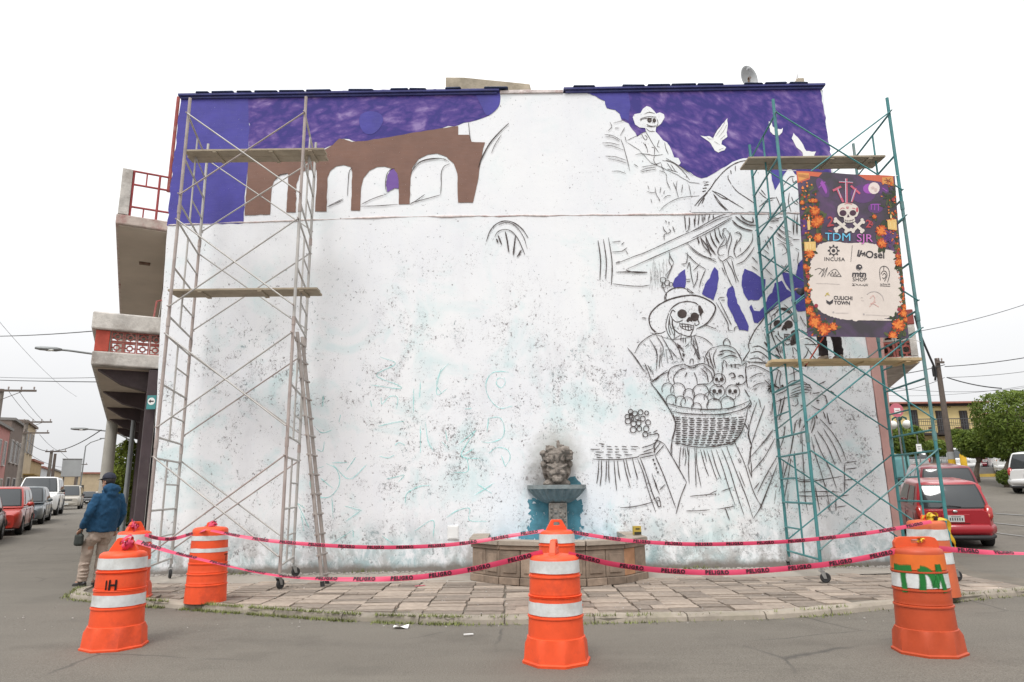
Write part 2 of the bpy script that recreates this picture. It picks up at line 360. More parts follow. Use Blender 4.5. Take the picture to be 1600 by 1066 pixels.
for cx, cy, x0, x1, y0, y1 in PAV[299:]:
    q = random.uniform(.022, .048); z = SW + random.uniform(-.008, .007); e = .012; jx = random.uniform(-.016, .016); a, b_, c, d = x0 + q / 4 + jx, x1 - q / 4 + jx, y0 + q / 2, y1 - q / 2
    g.add([(a, c, z - .05), (b_, c, z - .05), (b_, d, z - .05), (a, d, z - .05), (a + e * .3, c + e * .3, z - .006), (b_ - e * .3, c + e * .3, z - .006), (b_ - e * .3, d - e * .3, z - .006), (a + e * .3, d - e * .3, z - .006), (a + e, c + e, z), (b_ - e, c + e, z), (b_ - e, d - e, z), (a + e, d - e, z)], [(8, 9, 10, 11)] + [(i + k, (i + 1) % 4 + k, (i + 1) % 4 + k + 4, i + k + 4) for i in range(4) for k in (0, 4)])
tag(g.build('far_pavers', mp2, sidewalk), kind='stuff')
# grass and weeds along the kerb joint, moss at the wall foot
m_grass = mat('kerb grass', (0.17, 0.19, 0.06), 0.8, 0.5, 9, 0)
g = G()
def blade(p, h, lean, w):
    a = random.uniform(0, 6.28); d = Vector((math.cos(a), math.sin(a), 0)); s = d.cross(Vector((0, 0, 1))) * w
    p = Vector(p); g.add([p - s, p + s, p + d * lean + Vector((0, 0, h))], [(0, 1, 2)])
for a, b in zip(kp, kp[1:]):
    L = (b - a).length; mx = (a.x + b.x) / 2
    dens = 260 if -5.2 < mx < -0.6 else (90 if mx < 1.6 else (60 if 3.0 < mx < 4.0 or mx > 4.8 else 18))
    dd = (b - a).normalized(); nr = Vector((-dd.y, dd.x, 0))
    for i in range(int(L * dens * 3.4)):
        t = random.random(); 
        if mnoise.noise(Vector((mx * 3, t, 2))) < -0.25: continue
        p = a.lerp(b, t) + nr * random.gauss(-0.03, 0.045); p.z = 0.0 if (p - a).dot(nr) < -.02 else 0.07
        blade(p, random.uniform(.012, .05), random.uniform(.01, .05), random.uniform(.003, .007))
for i in range(500):
    x = random.choice([-4.9, -2.6, 5.6, 5.75, 3.2, 0]) + random.gauss(0, .22)
    blade((x, WY - abs(random.gauss(0, .05)) - .01, SW), random.uniform(.02, .1), .04, .006)
tag(g.build('grass', m_grass, fixn=False), 'short green grass and weeds growing in the kerb joint', 'grass', kind='stuff')
# dirt and plaster crumbs at the wall foot
g = G(); m_crumb = mat('plaster crumbs', (0.42, 0.39, 0.36), 0.95, 0.4, 20, 0)
for i in range(900):
    x = random.uniform(-6.5, 6.8); y = WY - abs(random.gauss(0, .12)) - .01; r = random.uniform(.006, .022)
    g.box((x, y, SW + r * .4), (r * 2, r * 1.6, r), random.random() * 3)
for i in range(260):
    x = random.uniform(-6.5, 6.8); y = random.uniform(8.0, 12); r = random.uniform(.004, .010)
    g.box((x, y, (SW if y > kerb_y(x) + .15 else gh(x, y)) + r * .5), (r * 2, r * 1.6, r), random.random() * 3)
tag(g.build('rubble', m_crumb, fixn=False), 'plaster crumbs and grit along the foot of the painted wall', 'rubble', kind='stuff')

# ================================================================== THE PAINTED BUILDING
bld = empty('mural_building', (0, WY, 0), 0, 'two-storey corner building whose white end wall carries a half-painted skeleton mural', 'building')
def W(px, py, layer=0):
    p = onY(px, py, WY); return Vector((p.x, -0.0035 * layer, p.z))
def wallmat():
    m, t, b = newmat('peeling whitewash'); v = coords(t); sp = t.nodes.new('ShaderNodeSeparateXYZ'); t.links.new(v, sp.inputs[0]); z = sp.outputs[2]; X = sp.outputs[0]
    c = ramp(t, noisef(t, v, 0.45, 5, 0.6), [(0.34, (0.735, 0.745, 0.775)), (0.66, (0.81, 0.815, 0.82))])
    low = ramp(t, z, [(0.0, 1.0), (1.0, 0.0)])
    zr = nn(t, 'ShaderNodeMapRange'); t.links.new(z, zr.inputs[0]); zr.inputs[1].default_value = 7.0; zr.inputs[2].default_value = 3.6; zr.inputs[3].default_value = 0.30; zr.inputs[4].default_value = 1.0
    zw = zr.outputs[0]
    # old aqua coat ghosting through
    aq = mathn(t, 'MULTIPLY', ramp(t, noisef(t, v, 0.9, 4, 0.65, 0.6), [(0.51, 0.0), (0.66, 0.7)]), zw)
    c = mixc(t, aq, c, (0.54, 0.69, 0.70))
    gy = mathn(t, 'MULTIPLY', ramp(t, noisef(t, coords(t, (1, 1, .45)), 1.5, 4, 0.7, 0.4), [(0.55, 0.0), (0.68, 0.22)]), zw)
    c = mixc(t, gy, c, (0.50, 0.485, 0.51))
    # vertical roller streaks
    stv = ramp(t, noisef(t, coords(t, (2.2, 1, 0.18)), 2.0, 4, 0.6), [(0.42, 0.0), (0.62, 0.5)])
    c = mixc(t, mathn(t, 'MULTIPLY', stv, 0.55), c, (0.80, 0.80, 0.805))
    # flaked chips, gathered in patches
    patch = mathn(t, 'MULTIPLY', ramp(t, noisef(t, v, 0.75, 4, 0.6, 0.5), [(0.38, 0.25), (0.60, 1.15)]), zw)
    patch = mathn(t, 'MULTIPLY', patch, ramp(t, noisef(t, v, 3.4, 3, 0.6, 0.5), [(0.40, 0.15), (0.56, 1.0)]))
    n1 = noisef(t, coords(t, (1.0, 1, 0.8)), 19, 4, 0.72, 0.3); th = mathn(t, 'SUBTRACT', 0.66, mathn(t, 'MULTIPLY', patch, 0.102))
    chip = mathn(t, 'MULTIPLY', mathn(t, 'SUBTRACT', n1, th), 34.0, True)
    n2 = noisef(t, coords(t, (1.5, 1, 0.9)), 42, 3, 0.7, 0.2); chip2 = mathn(t, 'MULTIPLY', mathn(t, 'SUBTRACT', n2, mathn(t, 'SUBTRACT', 0.665, mathn(t, 'MULTIPLY', patch, 0.110))), 24.0, True)
    ch = mathn(t, 'MAXIMUM', chip, mathn(t, 'MULTIPLY', chip2, 0.7))
    cc = ramp(t, noisef(t, v, 2.2, 4, 0.6), [(0.35, (0.085, 0.08, 0.085)), (0.5, (0.22, 0.19, 0.19)), (0.66, (0.24, 0.31, 0.33))])
    c = mixc(t, mathn(t, 'MULTIPLY', ch, 0.80), c, cc)
    # foot of the wall: splash dirt and bare render
    fr = nn(t, 'ShaderNodeMapRange'); t.links.new(z, fr.inputs[0]); fr.inputs[1].default_value = 1.1; fr.inputs[2].default_value = 0.1
    ft = mathn(t, 'MULTIPLY', fr.outputs[0], ramp(t, noisef(t, coords(t, (1, 1, .7)), 3.4, 5, 0.75, .4), [(0.40, 0.0), (0.56, 0.95)]))
    c = mixc(t, ft, c, ramp(t, noisef(t, v, 1.4, 4, 0.6), [(0.4, (0.36, 0.345, 0.33)), (0.6, (0.30, 0.43, 0.45))]))
    f2 = nn(t, 'ShaderNodeMapRange'); t.links.new(mathn(t, 'ADD', z, mathn(t, 'MULTIPLY', noisef(t, v, 2.6, 5, .7), -0.22)), f2.inputs[0]); f2.inputs[1].default_value = 0.13; f2.inputs[2].default_value = 0.03
    c = mixc(t, f2.outputs[0], c, (0.22, 0.20, 0.18))
    # mould halo round the carved mask
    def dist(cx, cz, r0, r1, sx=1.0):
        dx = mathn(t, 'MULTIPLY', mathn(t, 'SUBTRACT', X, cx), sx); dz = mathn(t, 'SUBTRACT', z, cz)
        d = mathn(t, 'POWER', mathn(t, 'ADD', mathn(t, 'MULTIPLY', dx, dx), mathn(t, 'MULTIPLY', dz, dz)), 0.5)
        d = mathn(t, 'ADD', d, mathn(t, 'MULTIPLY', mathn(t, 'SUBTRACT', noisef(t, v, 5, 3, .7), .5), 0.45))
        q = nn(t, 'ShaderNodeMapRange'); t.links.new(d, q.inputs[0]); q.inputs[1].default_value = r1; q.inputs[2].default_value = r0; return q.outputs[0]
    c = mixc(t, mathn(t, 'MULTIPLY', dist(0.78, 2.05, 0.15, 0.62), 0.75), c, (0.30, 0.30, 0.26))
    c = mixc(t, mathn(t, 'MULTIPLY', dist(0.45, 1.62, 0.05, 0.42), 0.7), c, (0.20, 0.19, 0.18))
    t.links.new(c, b.inputs['Base Color']); b.inputs['Roughness'].default_value = 0.9; b.inputs['Specular IOR Level'].default_value = 0.2
    bp = nn(t, 'ShaderNodeBump'); bp.inputs['Strength'].default_value = 0.5; bp.inputs['Distance'].default_value = 0.012
    hh = mathn(t, 'SUBTRACT', mathn(t, 'MULTIPLY', noisef(t, v, 9, 3, 0.65), 0.5), ch); t.links.new(hh, bp.inputs['Height']); t.links.new(bp.outputs[0], b.inputs['Normal'])
    return m
m_wall = wallmat()
wl = [(-6.56, 0.0), (-6.60, 2.5), (-6.70, 4.6), (-6.757, 6.68), (-6.72, 9.42)]
wr = [(6.452, 9.45), (6.45, 7.94), (6.56, 6.0), (6.70, 4.18), (6.74, 2.2), (6.77, 0.0)]
g = G(); nr_ = 46; nc_ = 60
def lerp_edge(e, z):
    e = sorted(e, key=lambda p: p[1])
    for a, b in zip(e, e[1:]):
        if z <= b[1]: return a[0] + (b[0] - a[0]) * (z - a[1]) / (b[1] - a[1])
    return e[-1][0]
def wallpt(u, v):
    z = 9.43 * v; x0 = lerp_edge(wl, z); x1 = lerp_edge(wr, z); x = x0 + (x1 - x0) * u
    e = 0.012 * mnoise.noise(Vector((0, z * 2.3, 5))) if u in (0.0, 1.0) else 0
    return (x + e, 0.0, z)
g.grid(wallpt, nc_, nr_)
# returns at both ends and the top
for u in (0.0, 1.0):
    p = [wallpt(u, j / nr_) for j in range(nr_ + 1)]; q = [(a[0] + (DL.x * .45 if u == 0 else DR.x * .45), 0.42, a[2]) for a in p]
    g.add(p + q, [(j, j + 1, nr_ + 2 + j, nr_ + 1 + j) for j in range(nr_)])
g.build('front_wall', m_wall, bld)
m_plas = mat('weathered plaster', (0.52, 0.49, 0.45), 0.9, 0.15, 1.5, 0.4, 14, dirt=0.5, dirtcol=(0.26, 0.23, 0.2))
m_soff = mat('beige soffit paint', (0.47, 0.40, 0.33), 0.85, 0.10, 1.0, 0.2, 12, dirt=0.25, dirtcol=(0.3, 0.25, 0.2))
g = G(); Lb = 26.0
a0 = Vector((-6.64 - .48 * .4, 0.42, 0)); b0 = Vector((6.5, 0.42, 0)); a1 = a0 + DL * Lb; b1 = b0 + DR * 20
for f, zt in (([a0, a1, b1, b0], 9.3),):
    g.prism([p for p in f], (0, 0, zt))
g.build('rear_block', m_plas, bld)
# seam between the storeys
m_seam = mat('broken render seam', (0.62, 0.55, 0.53), 0.95, 0.3, 6, 0.8, 30, dirt=0.9, dirtcol=(0.36, 0.16, 0.14))
g = G(); prev = None; N = 240
zl = [W(258, 352).z, W(700, 338).z, W(1300, 333).z]
for i in range(N):
    u = i / (N - 1); x = -6.74 + u * 13.2
    z = zl[0] + (zl[1] - zl[0]) * min(1, u / .34) if u < .34 else zl[1] + (zl[2] - zl[1]) * (u - .34) / .66
    z += 0.015 * mnoise.noise(Vector((x * 2.1, 0, 0))); k = max(0.0, 0.5 + mnoise.noise(Vector((x * 1.3, 3, 0))) + .5 * mnoise.noise(Vector((x * 7, 3, 0))))
    t = 0.006 + 0.022 * k; d = 0.004 + 0.016 * k
    pr = [Vector((x, 0.002, z - t)), Vector((x, -d, z - t * .4)), Vector((x, -d, z + t * .4)), Vector((x, 0.002, z + t))]
    if prev: g.add(prev + pr, [(0, 1, 5, 4), (1, 2, 6, 5), (2, 3, 7, 6)])
    prev = pr
g.build('plaster_seam', m_seam, bld)
# cornice and its roof tiles
m_corn = mat('blue cornice paint', (0.045, 0.05, 0.17), 0.7, 0.25, 3, 0.4, 30, dirt=0.35, dirtcol=(0.16, 0.15, 0.18))
m_ctile = mat('dark blue tile', (0.028, 0.045, 0.105), 0.6, 0.3, 4, 0.4, 30, objrand=0.35)
m_red = mat('flaking oxide red', (0.30, 0.075, 0.065), 0.8, 0.3, 5, 0.4, 30, dirt=0.5, dirtcol=(0.5, 0.42, 0.38))
def ctop(x): return 9.44 + 0.012 * (x + 6.7) * .35
g = G()
for x0, x1 in ((-6.78, -0.2), (1.12, 6.49)):
    g.prism([(x0, -0.075, ctop(x0)), (x1, -0.075, ctop(x1)), (x1, -0.075, ctop(x1) + .055), (x0, -0.075, ctop(x0) + .055)], (0, 0.44, 0))
    g.prism([(x0 + .04, -0.04, ctop(x0) - .05), (x1 - .04, -0.04, ctop(x1) - .05), (x1 - .04, -0.04, ctop(x1) - .002), (x0 + .04, -0.04, ctop(x0) - .002)], (0, 0.38, 0))
g.build('cornice', m_corn, bld, bevel=0.012)
g = G(); g.prism([(-0.19, -0.03, ctop(0) - .04), (1.11, -0.03, ctop(1) - .04), (1.11, -0.03, ctop(1) + .02), (0.4, -0.03, ctop(0.4) + .04), (-0.19, -0.03, ctop(0) + .03)], (0, 0.4, 0)); g.build('broken_cornice', m_seam, bld, bevel=0.01)
x = -6.42
while x < 6.3:
    w = random.uniform(.28, .55)
    if random.random() < 0.62 and not (-0.5 < x < 1.3):
        g = G(); q = random.uniform(-.01, .01)
        g.prism([(x, -0.095, ctop(x) + .057), (x + w, -0.095, ctop(x + w) + .057 + q * .5), (x + w - .03, -0.095, ctop(x + w) + .083 + q), (x + .02, -0.095, ctop(x) + .085)], (0, .36, .02))
        g.build('cornice_tile', m_ctile, bld, bevel=0.008)
    x += w + random.uniform(0.004, .05)
# concrete slab end and rebar stump on the roof
m_rawc = mat('raw weathered concrete', (0.36, 0.31, 0.235), 0.95, 0.25, 4, 0.8, 25, dirt=0.6, dirtcol=(0.17, 0.15, 0.10))
g = G(); A = onY(696, 136, WY + .6) - Vector((0, WY, 0)); B = onY(696, 121, WY + .6) - Vector((0, WY, 0)); C_ = onY(828, 131, WY + .6) - Vector((0, WY, 0))
g.prism([(A.x, .6, A.z - .3), (C_.x, .6, C_.z - .3), (C_.x, .6, C_.z), (B.x + .4, .6, B.z), (B.x, .6, B.z + .01)], (.2, 1.4, 0)); slab = g.build('roof_slab', m_rawc, bld, bevel=0.02)
g = G()
for q in (.25, .55): g.tube((B.x + q, .9, B.z - .1), (B.x + q + .02, .9, B.z + .07), .012, 6)
m_rebar = mat('rusty rebar', (0.16, 0.10, 0.07), 0.8, 0.3, 10, 0)
g.build('rebar', m_rebar, bld)
S = onY(1248, 132, WY + .5); g = G(); g.prism([(S.x - .16, .45, 9.3), (S.x + .12, .45, 9.3), (S.x + .11, .45, S.z + .13), (S.x - .03, .45, S.z + .13), (S.x - .13, .45, S.z)], (.02, .4, 0)); g.build('column_stump', m_rawc, bld, bevel=0.02)
g = G()
for q, h in ((0, .14), (.05, .2), (.09, .1)): g.tube((S.x + q, .6, S.z), (S.x + q + random.uniform(-.05, .05), .6, S.z + .12 + h), .006, 5)
g.tube((S.x - .1, .55, S.z + .02), (S.x - .3, .55, S.z + .1), .005, 5); g.build('rebar', m_rebar, bld)
# satellite dish, standing on the roof
dpos = onY(1172, 134, WY + .7)
dish = empty('satellite_dish', (dpos.x, WY + .7, 9.30), 0, 'grey satellite dish seen nearly edge-on above the blue cornice', 'satellite dish')
m_dish = mat('dish grey', (0.42, 0.43, 0.43), 0.5, 0.08, 3, 0)
g = G(); zc = dpos.z - 9.30 + .20
def dishpt(u, v):
    r = 0.27 * v; a = u * 2 * math.pi; dx = 0.12 * (v * v - 1)
    p = Vector((dx, r * math.cos(a) * .9, r * math.sin(a) * 1.05)); p.rotate(Matrix.Rotation(math.radians(-65), 3, 'Z')); return p + Vector((0, 0, zc))
g.grid(dishpt, 28, 8); do = g.build('reflector', m_dish, dish, smooth=True); sm = do.modifiers.new('s', 'SOLIDIFY'); sm.thickness = 0.012
g = G(); g.tube((0, .05, 0), (0, .05, zc), .022, 8); g.tube((0, .05, zc), (.02, .0, zc), .03, 8); g.build('mast', m_rebar, dish)
g = G(); g.path([(0, 0, zc - .22), (-.08, -.25, zc - .1), (-.12, -.3, zc)], .009, 6); g.box((-.12, -.3, zc + .02), (.05, .07, .05)); g.build('receiver_arm', m_dish, dish)
g = G(); g.ell((0, 0, .06), (.07, .07, .09)); g.tube((0, 0, -.15), (0, 0, .05), .05); vent = g.build('roof_vent', m_rawc, None, smooth=True); vent.location = (onY(1205, 130, WY + .5).x, WY + .5, 9.62); tag(vent, 'small rounded vent cap between the dish and the concrete stump', 'vent')

# pink corner pilaster and right-hand balcony
m_pink = mat('faded pink paint', (0.52, 0.30, 0.27), 0.85, 0.12, 2, 0.4, 20, dirt=0.45, dirtcol=(0.36, 0.24, 0.21))
g = G(); pl = [(lerp_edge(wr, z) + .004, z) for z in (0.02, 2.2, 3.6, 4.6)]; pr_ = [(6.90, .02), (6.955, 2.2), (7.0, 3.6), (7.03, 4.6)]
pts = pl + pr_[::-1]; g.prism([(x, -0.02, z) for x, z in pts], (0.14, 0.42, 0)); g.build('corner_pilaster', m_pink, bld, bevel=0.015)
m_whp = mat('old white trim', (0.52, 0.49, 0.45), 0.85, 0.28, 4, 0.7, 25, dirt=0.95, dirtcol=(0.24, 0.20, 0.17))
m_block = mat('oxide red breeze block', (0.30, 0.085, 0.07), 0.8, 0.25, 8, 0.4, 40, dirt=0.4, dirtcol=(0.5, 0.42, 0.36))
def breeze(parent, org, ax, w, h, m, nm='breeze_block', dep=0.06):
    """pierced block: frame, ring and four spokes; org = centre, ax = (along, out, up)"""
    g = G(); t = w * .11
    for sx in (-1, 1):
        g.box(org + ax[0] * (sx * (w / 2 - t / 2 - .001)), (t, dep, h - .002), ax=ax); g.box(org + ax[2] * (sx * (h / 2 - t / 2 - .001)), (w - 2 * t - .004, dep - .004, t), ax=ax)
    R = min(w, h) * .27; r2 = R * .62; vs = []; K = 16
    for k in range(K):
        a = 2 * math.pi * (k + .5) / K; sq = 1 / max(abs(math.cos(a)), abs(math.sin(a))); sq = 1 + (sq - 1) * .5
        for rr in (R, r2):
            for o_ in (-dep * .42, dep * .42): vs.append(org + ax[0] * (rr * sq * math.cos(a)) + ax[2] * (rr * sq * math.sin(a)) + ax[1] * o_)
    fs = []
    for k in range(K):
        i, j = k * 4, ((k + 1) % K) * 4; fs += [(i, j, j + 1, i + 1), (i + 2, i + 3, j + 3, j + 2), (i, i + 2, j + 2, j), (i + 1, j + 1, j + 3, i + 3)]
    g.add(vs, fs)
    for a in range(4):
        an = a * math.pi / 2; d = ax[0] * math.cos(an) + ax[2] * math.sin(an); e = (w if a % 2 == 0 else h) / 2 - t; mid = (R + e) / 2
        n2 = ax[1].cross(d); g.box(org + d * mid, (e - R + .02, dep * .8, t * .9), ax=(d, ax[1], n2))
    return g.build(nm, m, parent)
UP = Vector((0, 0, 1))
# right balcony: its end face looks at the street corner
rb0 = Vector((6.98, 0.30, 0)); zb = onY(1400, 572, 13.0).z; zt = onY(1420, 487, 13.0).z
g = G(); out = NR * 1.05
g.prism([rb0 + UP * (zb - .02), rb0 + out * .72 + UP * (zb + .02), rb0 + out * .72 + UP * (zb + .16), rb0 + UP * (zb + .16)], DR * 6); rbal = g.build('right_balcony', m_whp, bld, bevel=0.02)
tag(rbal, 'balcony with red and white pierced blocks beside the banner')
g = G(); g.prism([rb0 + UP * (zt - .30), rb0 + out * .72 + UP * (zt - .30), rb0 + out * .72 + UP * (zt), rb0 + UP * (zt)], DR * 6); g.build('parapet_cap', m_red, rbal, bevel=0.02)
for k in range(2):
    for r in range(2):
        breeze(rbal, rb0 + NR * (.20 + .36 * k) + UP * (zb + .30 + r * .33) + DR * .06, (NR, DR, UP), .35, .325, m_block if r == 0 else m_whp)
g = G(); g.prism([rb0 + out * .66 + DR * .4 + UP * (zb + .165), rb0 + out * .71 + DR * .4 + UP * (zb + .165), rb0 + out * .71 + DR * .4 + UP * (zt - .305), rb0 + out * .66 + DR * .4 + UP * (zt - .305)], DR * 5.4); g.build('parapet_side', m_whp, rbal)
g = G(); g.prism([rb0 + out * .60 + UP * (zb + .165), rb0 + out * .71 + UP * (zb + .165), rb0 + out * .71 + UP * (zt - .305), rb0 + out * .60 + UP * (zt - .305)], DR * .1); g.build('parapet_post', m_whp, rbal)
g = G(); cp = onY(1437, 520, 13.2) - Vector((0, WY, 0)); g.path(catmull([cp + Vector((-.05, 0, .35)), cp, cp + Vector((.12, 0, -.45)), cp + Vector((.2, 0, -.75)), cp + Vector((.17, 0, -.95))], 5), .022, 6); g.build('hanging_cable', mat('black cable', (0.02, 0.02, 0.022), .6, .1, 5, 0), rbal)

# left facade: canopy balcony with pierced parapet, upper balcony with red railing
lb0 = Vector((-6.80, 0.30, 0))                                      # facade line starts at the left corner
def lf(s, o, z): return lb0 + DL * s + NL * o + UP * z               # s along facade, o outwards
m_dark = mat('dark plum paint', (0.060, 0.042, 0.045), 0.7, 0.15, 3, 0.3, 25, dirt=0.3, dirtcol=(0.16, 0.13, 0.12))
g = G(); g.prism([lf(-.18, 0.0, 0.02), lf(-.18, .17, 0.02), lf(.9, .17, .02), lf(.9, .0, .02)], (0, 0, 3.76)); g.build('dark_pier', m_dark, bld, bevel=0.015)
for s_ in (6.0, 11.5):
    g = G(); g.prism([lf(s_, 0.0, 0.1), lf(s_, .2, 0.1), lf(s_ + .5, .2, .1), lf(s_ + .5, .0, .1)], (0, 0, 3.7)); g.build('dark_pier', m_dark, bld)
O1 = 1.12
g = G(); g.prism([lf(-.2, .0, 3.80), lf(-.2, O1, 3.80), lf(-.2, O1, 4.06), lf(-.2, .0, 4.06)], DL * 16.4); canopy = g.build('canopy_balcony', m_whp, bld, bevel=0.025)
tag(canopy, 'lower balcony with dark red pierced-block end above the pavement')
g = G(); g.prism([lf(.05, .03, 3.775), lf(.05, O1 - .07, 3.775), lf(16.0, O1 - .07, 3.775), lf(16.0, .03, 3.775)], (0, 0, .023)); g.build('soffit', m_soff, canopy)
for s_ in (0.1, 3.3, 6.6, 9.9, 13.2):
    g = G(); pts = [lf(s_, .02, 3.774), lf(s_, O1 - .10, 3.774), lf(s_, O1 * .55, 3.52), lf(s_, .02, 3.36)]; g.prism(pts, DL * .28); g.build('beam', m_dark, canopy)
g = G(); g.prism([lf(-.22, .0, 4.47), lf(-.22, O1 + .06, 4.47), lf(-.22, O1 + .06, 4.80), lf(-.22, .0, 4.80)], DL * .9); g.prism([lf(.69, O1 - .2, 4.47), lf(.69, O1 + .06, 4.47), lf(.69, O1 + .06, 4.80), lf(.69, O1 - .2, 4.80)], DL * 15.5); cap = g.build('parapet_cap', m_whp, canopy, bevel=0.03)
for k in range(4):
    for r in range(2):
        breeze(canopy, lf(-.1, .10 + .215 * k, 4.163 + .204 * r), (NL, DL, UP), .213, .2, m_block)
g = G(); g.prism([lf(-.16, .87, 4.065), lf(-.16, O1 - .02, 4.065), lf(-.16, O1 - .02, 4.465), lf(-.16, .87, 4.465)], DL * .14); g.build('end_post', mat('bright oxide red', (0.42, 0.07, 0.045), .75, .2, 5, .3), canopy, bevel=.01)
for s_ in (3.2, 6.4, 9.6, 12.8, 16.0):
    g = G(); g.prism([lf(s_, O1 - .14, 4.064), lf(s_, O1 - .0, 4.064), lf(s_, O1 - .0, 4.466), lf(s_, O1 - .14, 4.466)], DL * .14); g.build('parapet_post', m_block, canopy)
# upper balcony
O2 = 1.0; zu = 6.70
g = G(); g.prism([lf(-.1, .0, zu - .10), lf(-.1, O2, zu - .10), lf(-.1, O2, zu + .10), lf(-.1, .0, zu + .10)], DL * 8.3); ub = g.build('upper_balcony', mat('patchy red and cream paint', (0.50, 0.42, 0.37), .85, .2, 5, .5, 25, dirt=.95, dirtcol=(0.26, 0.06, 0.06)), bld, bevel=.02)
tag(ub, 'upper balcony with red metal railing and beige underside')
g = G(); g.prism([lf(-.05, .02, zu - .125), lf(-.05, O2 - .06, zu - .125), lf(8.1, O2 - .06, zu - .125), lf(8.1, .02, zu - .125)], (0, 0, .022)); g.build('soffit', m_soff, ub)
g = G(); g.box(lf(2.2, .45, zu - .14), (.12, .22, .05), math.radians(-60)); g.build('lamp_mount', m_rebar, ub)
g = G(); g.prism([lf(-.1, O2 - .20, zu + .102), lf(-.1, O2 - .02, zu + .102), lf(-.1, O2 - .02, zu + 1.06), lf(-.1, O2 - .20, zu + 1.06)], DL * .12); g.build('railing_post', m_whp, ub, bevel=.01)
g = G(); r_ = .022
def bar(a, b, r=.022): g.tube(a, b, r, 6)
zt2 = zu + 1.05
bar(lf(-.05, 0, zt2), lf(-.05, O2 - .2, zt2)); bar(lf(-.05, 0, zt2 - .28), lf(-.05, O2 - .2, zt2 - .28)); bar(lf(-.05, 0, zu + .3), lf(-.05, O2 - .2, zu + .3))
for o_ in (.03, .32, O2 - .22): bar(lf(-.05, o_, zu + .1), lf(-.05, o_, zt2), .026)
bar(lf(-.05, .55, zt2), lf(-.05, .55, zt2 - .28), .016); bar(lf(-.05, .55, zu + .1), lf(-.05, .55, zu + .3), .016)
g.build('railing', mat('red railing paint', (0.33, 0.055, 0.055), .6, .2, 6, .2), ub)
g = G(); g.prism([lf(.35, O2 - .10, zu + .102), lf(.35, O2 - .0, zu + .102), lf(.35, O2 - .0, zu + 1.0), lf(.35, O2 - .1, zu + 1.0)], DL * 7.7); g.build('parapet_side', m_plas, ub)
g = G(); g.prism([lf(8.0, .0, zu + .3), lf(8.0, O2 - .1, zu + .3), lf(8.0, O2 - .1, zu + .75), lf(8.0, 0, zu + .75)], DL * .12); g.build('far_panel', m_soff, ub)
# red drain pipe up the left edge of the wall
g = G(); p0 = onY(263, 300, WY + .2) - Vector((0, WY, 0)); p1 = onY(279, 152, WY + .2) - Vector((0, WY, 0)); g.tube(p0, p1, .035, 8); g.build('drain_pipe', m_red, bld)
g = G()
p0 = onY(243, 512, WY + .3) - Vector((0, WY, 0)); g.path([p0 + Vector((.08, 0, .55)), p0 + Vector((.0, -.05, .52)), p0 + Vector((-.04, -.05, .05)), p0 + Vector((.06, 0, 0))], .018, 6); g.build('window_grille', m_red, bld)

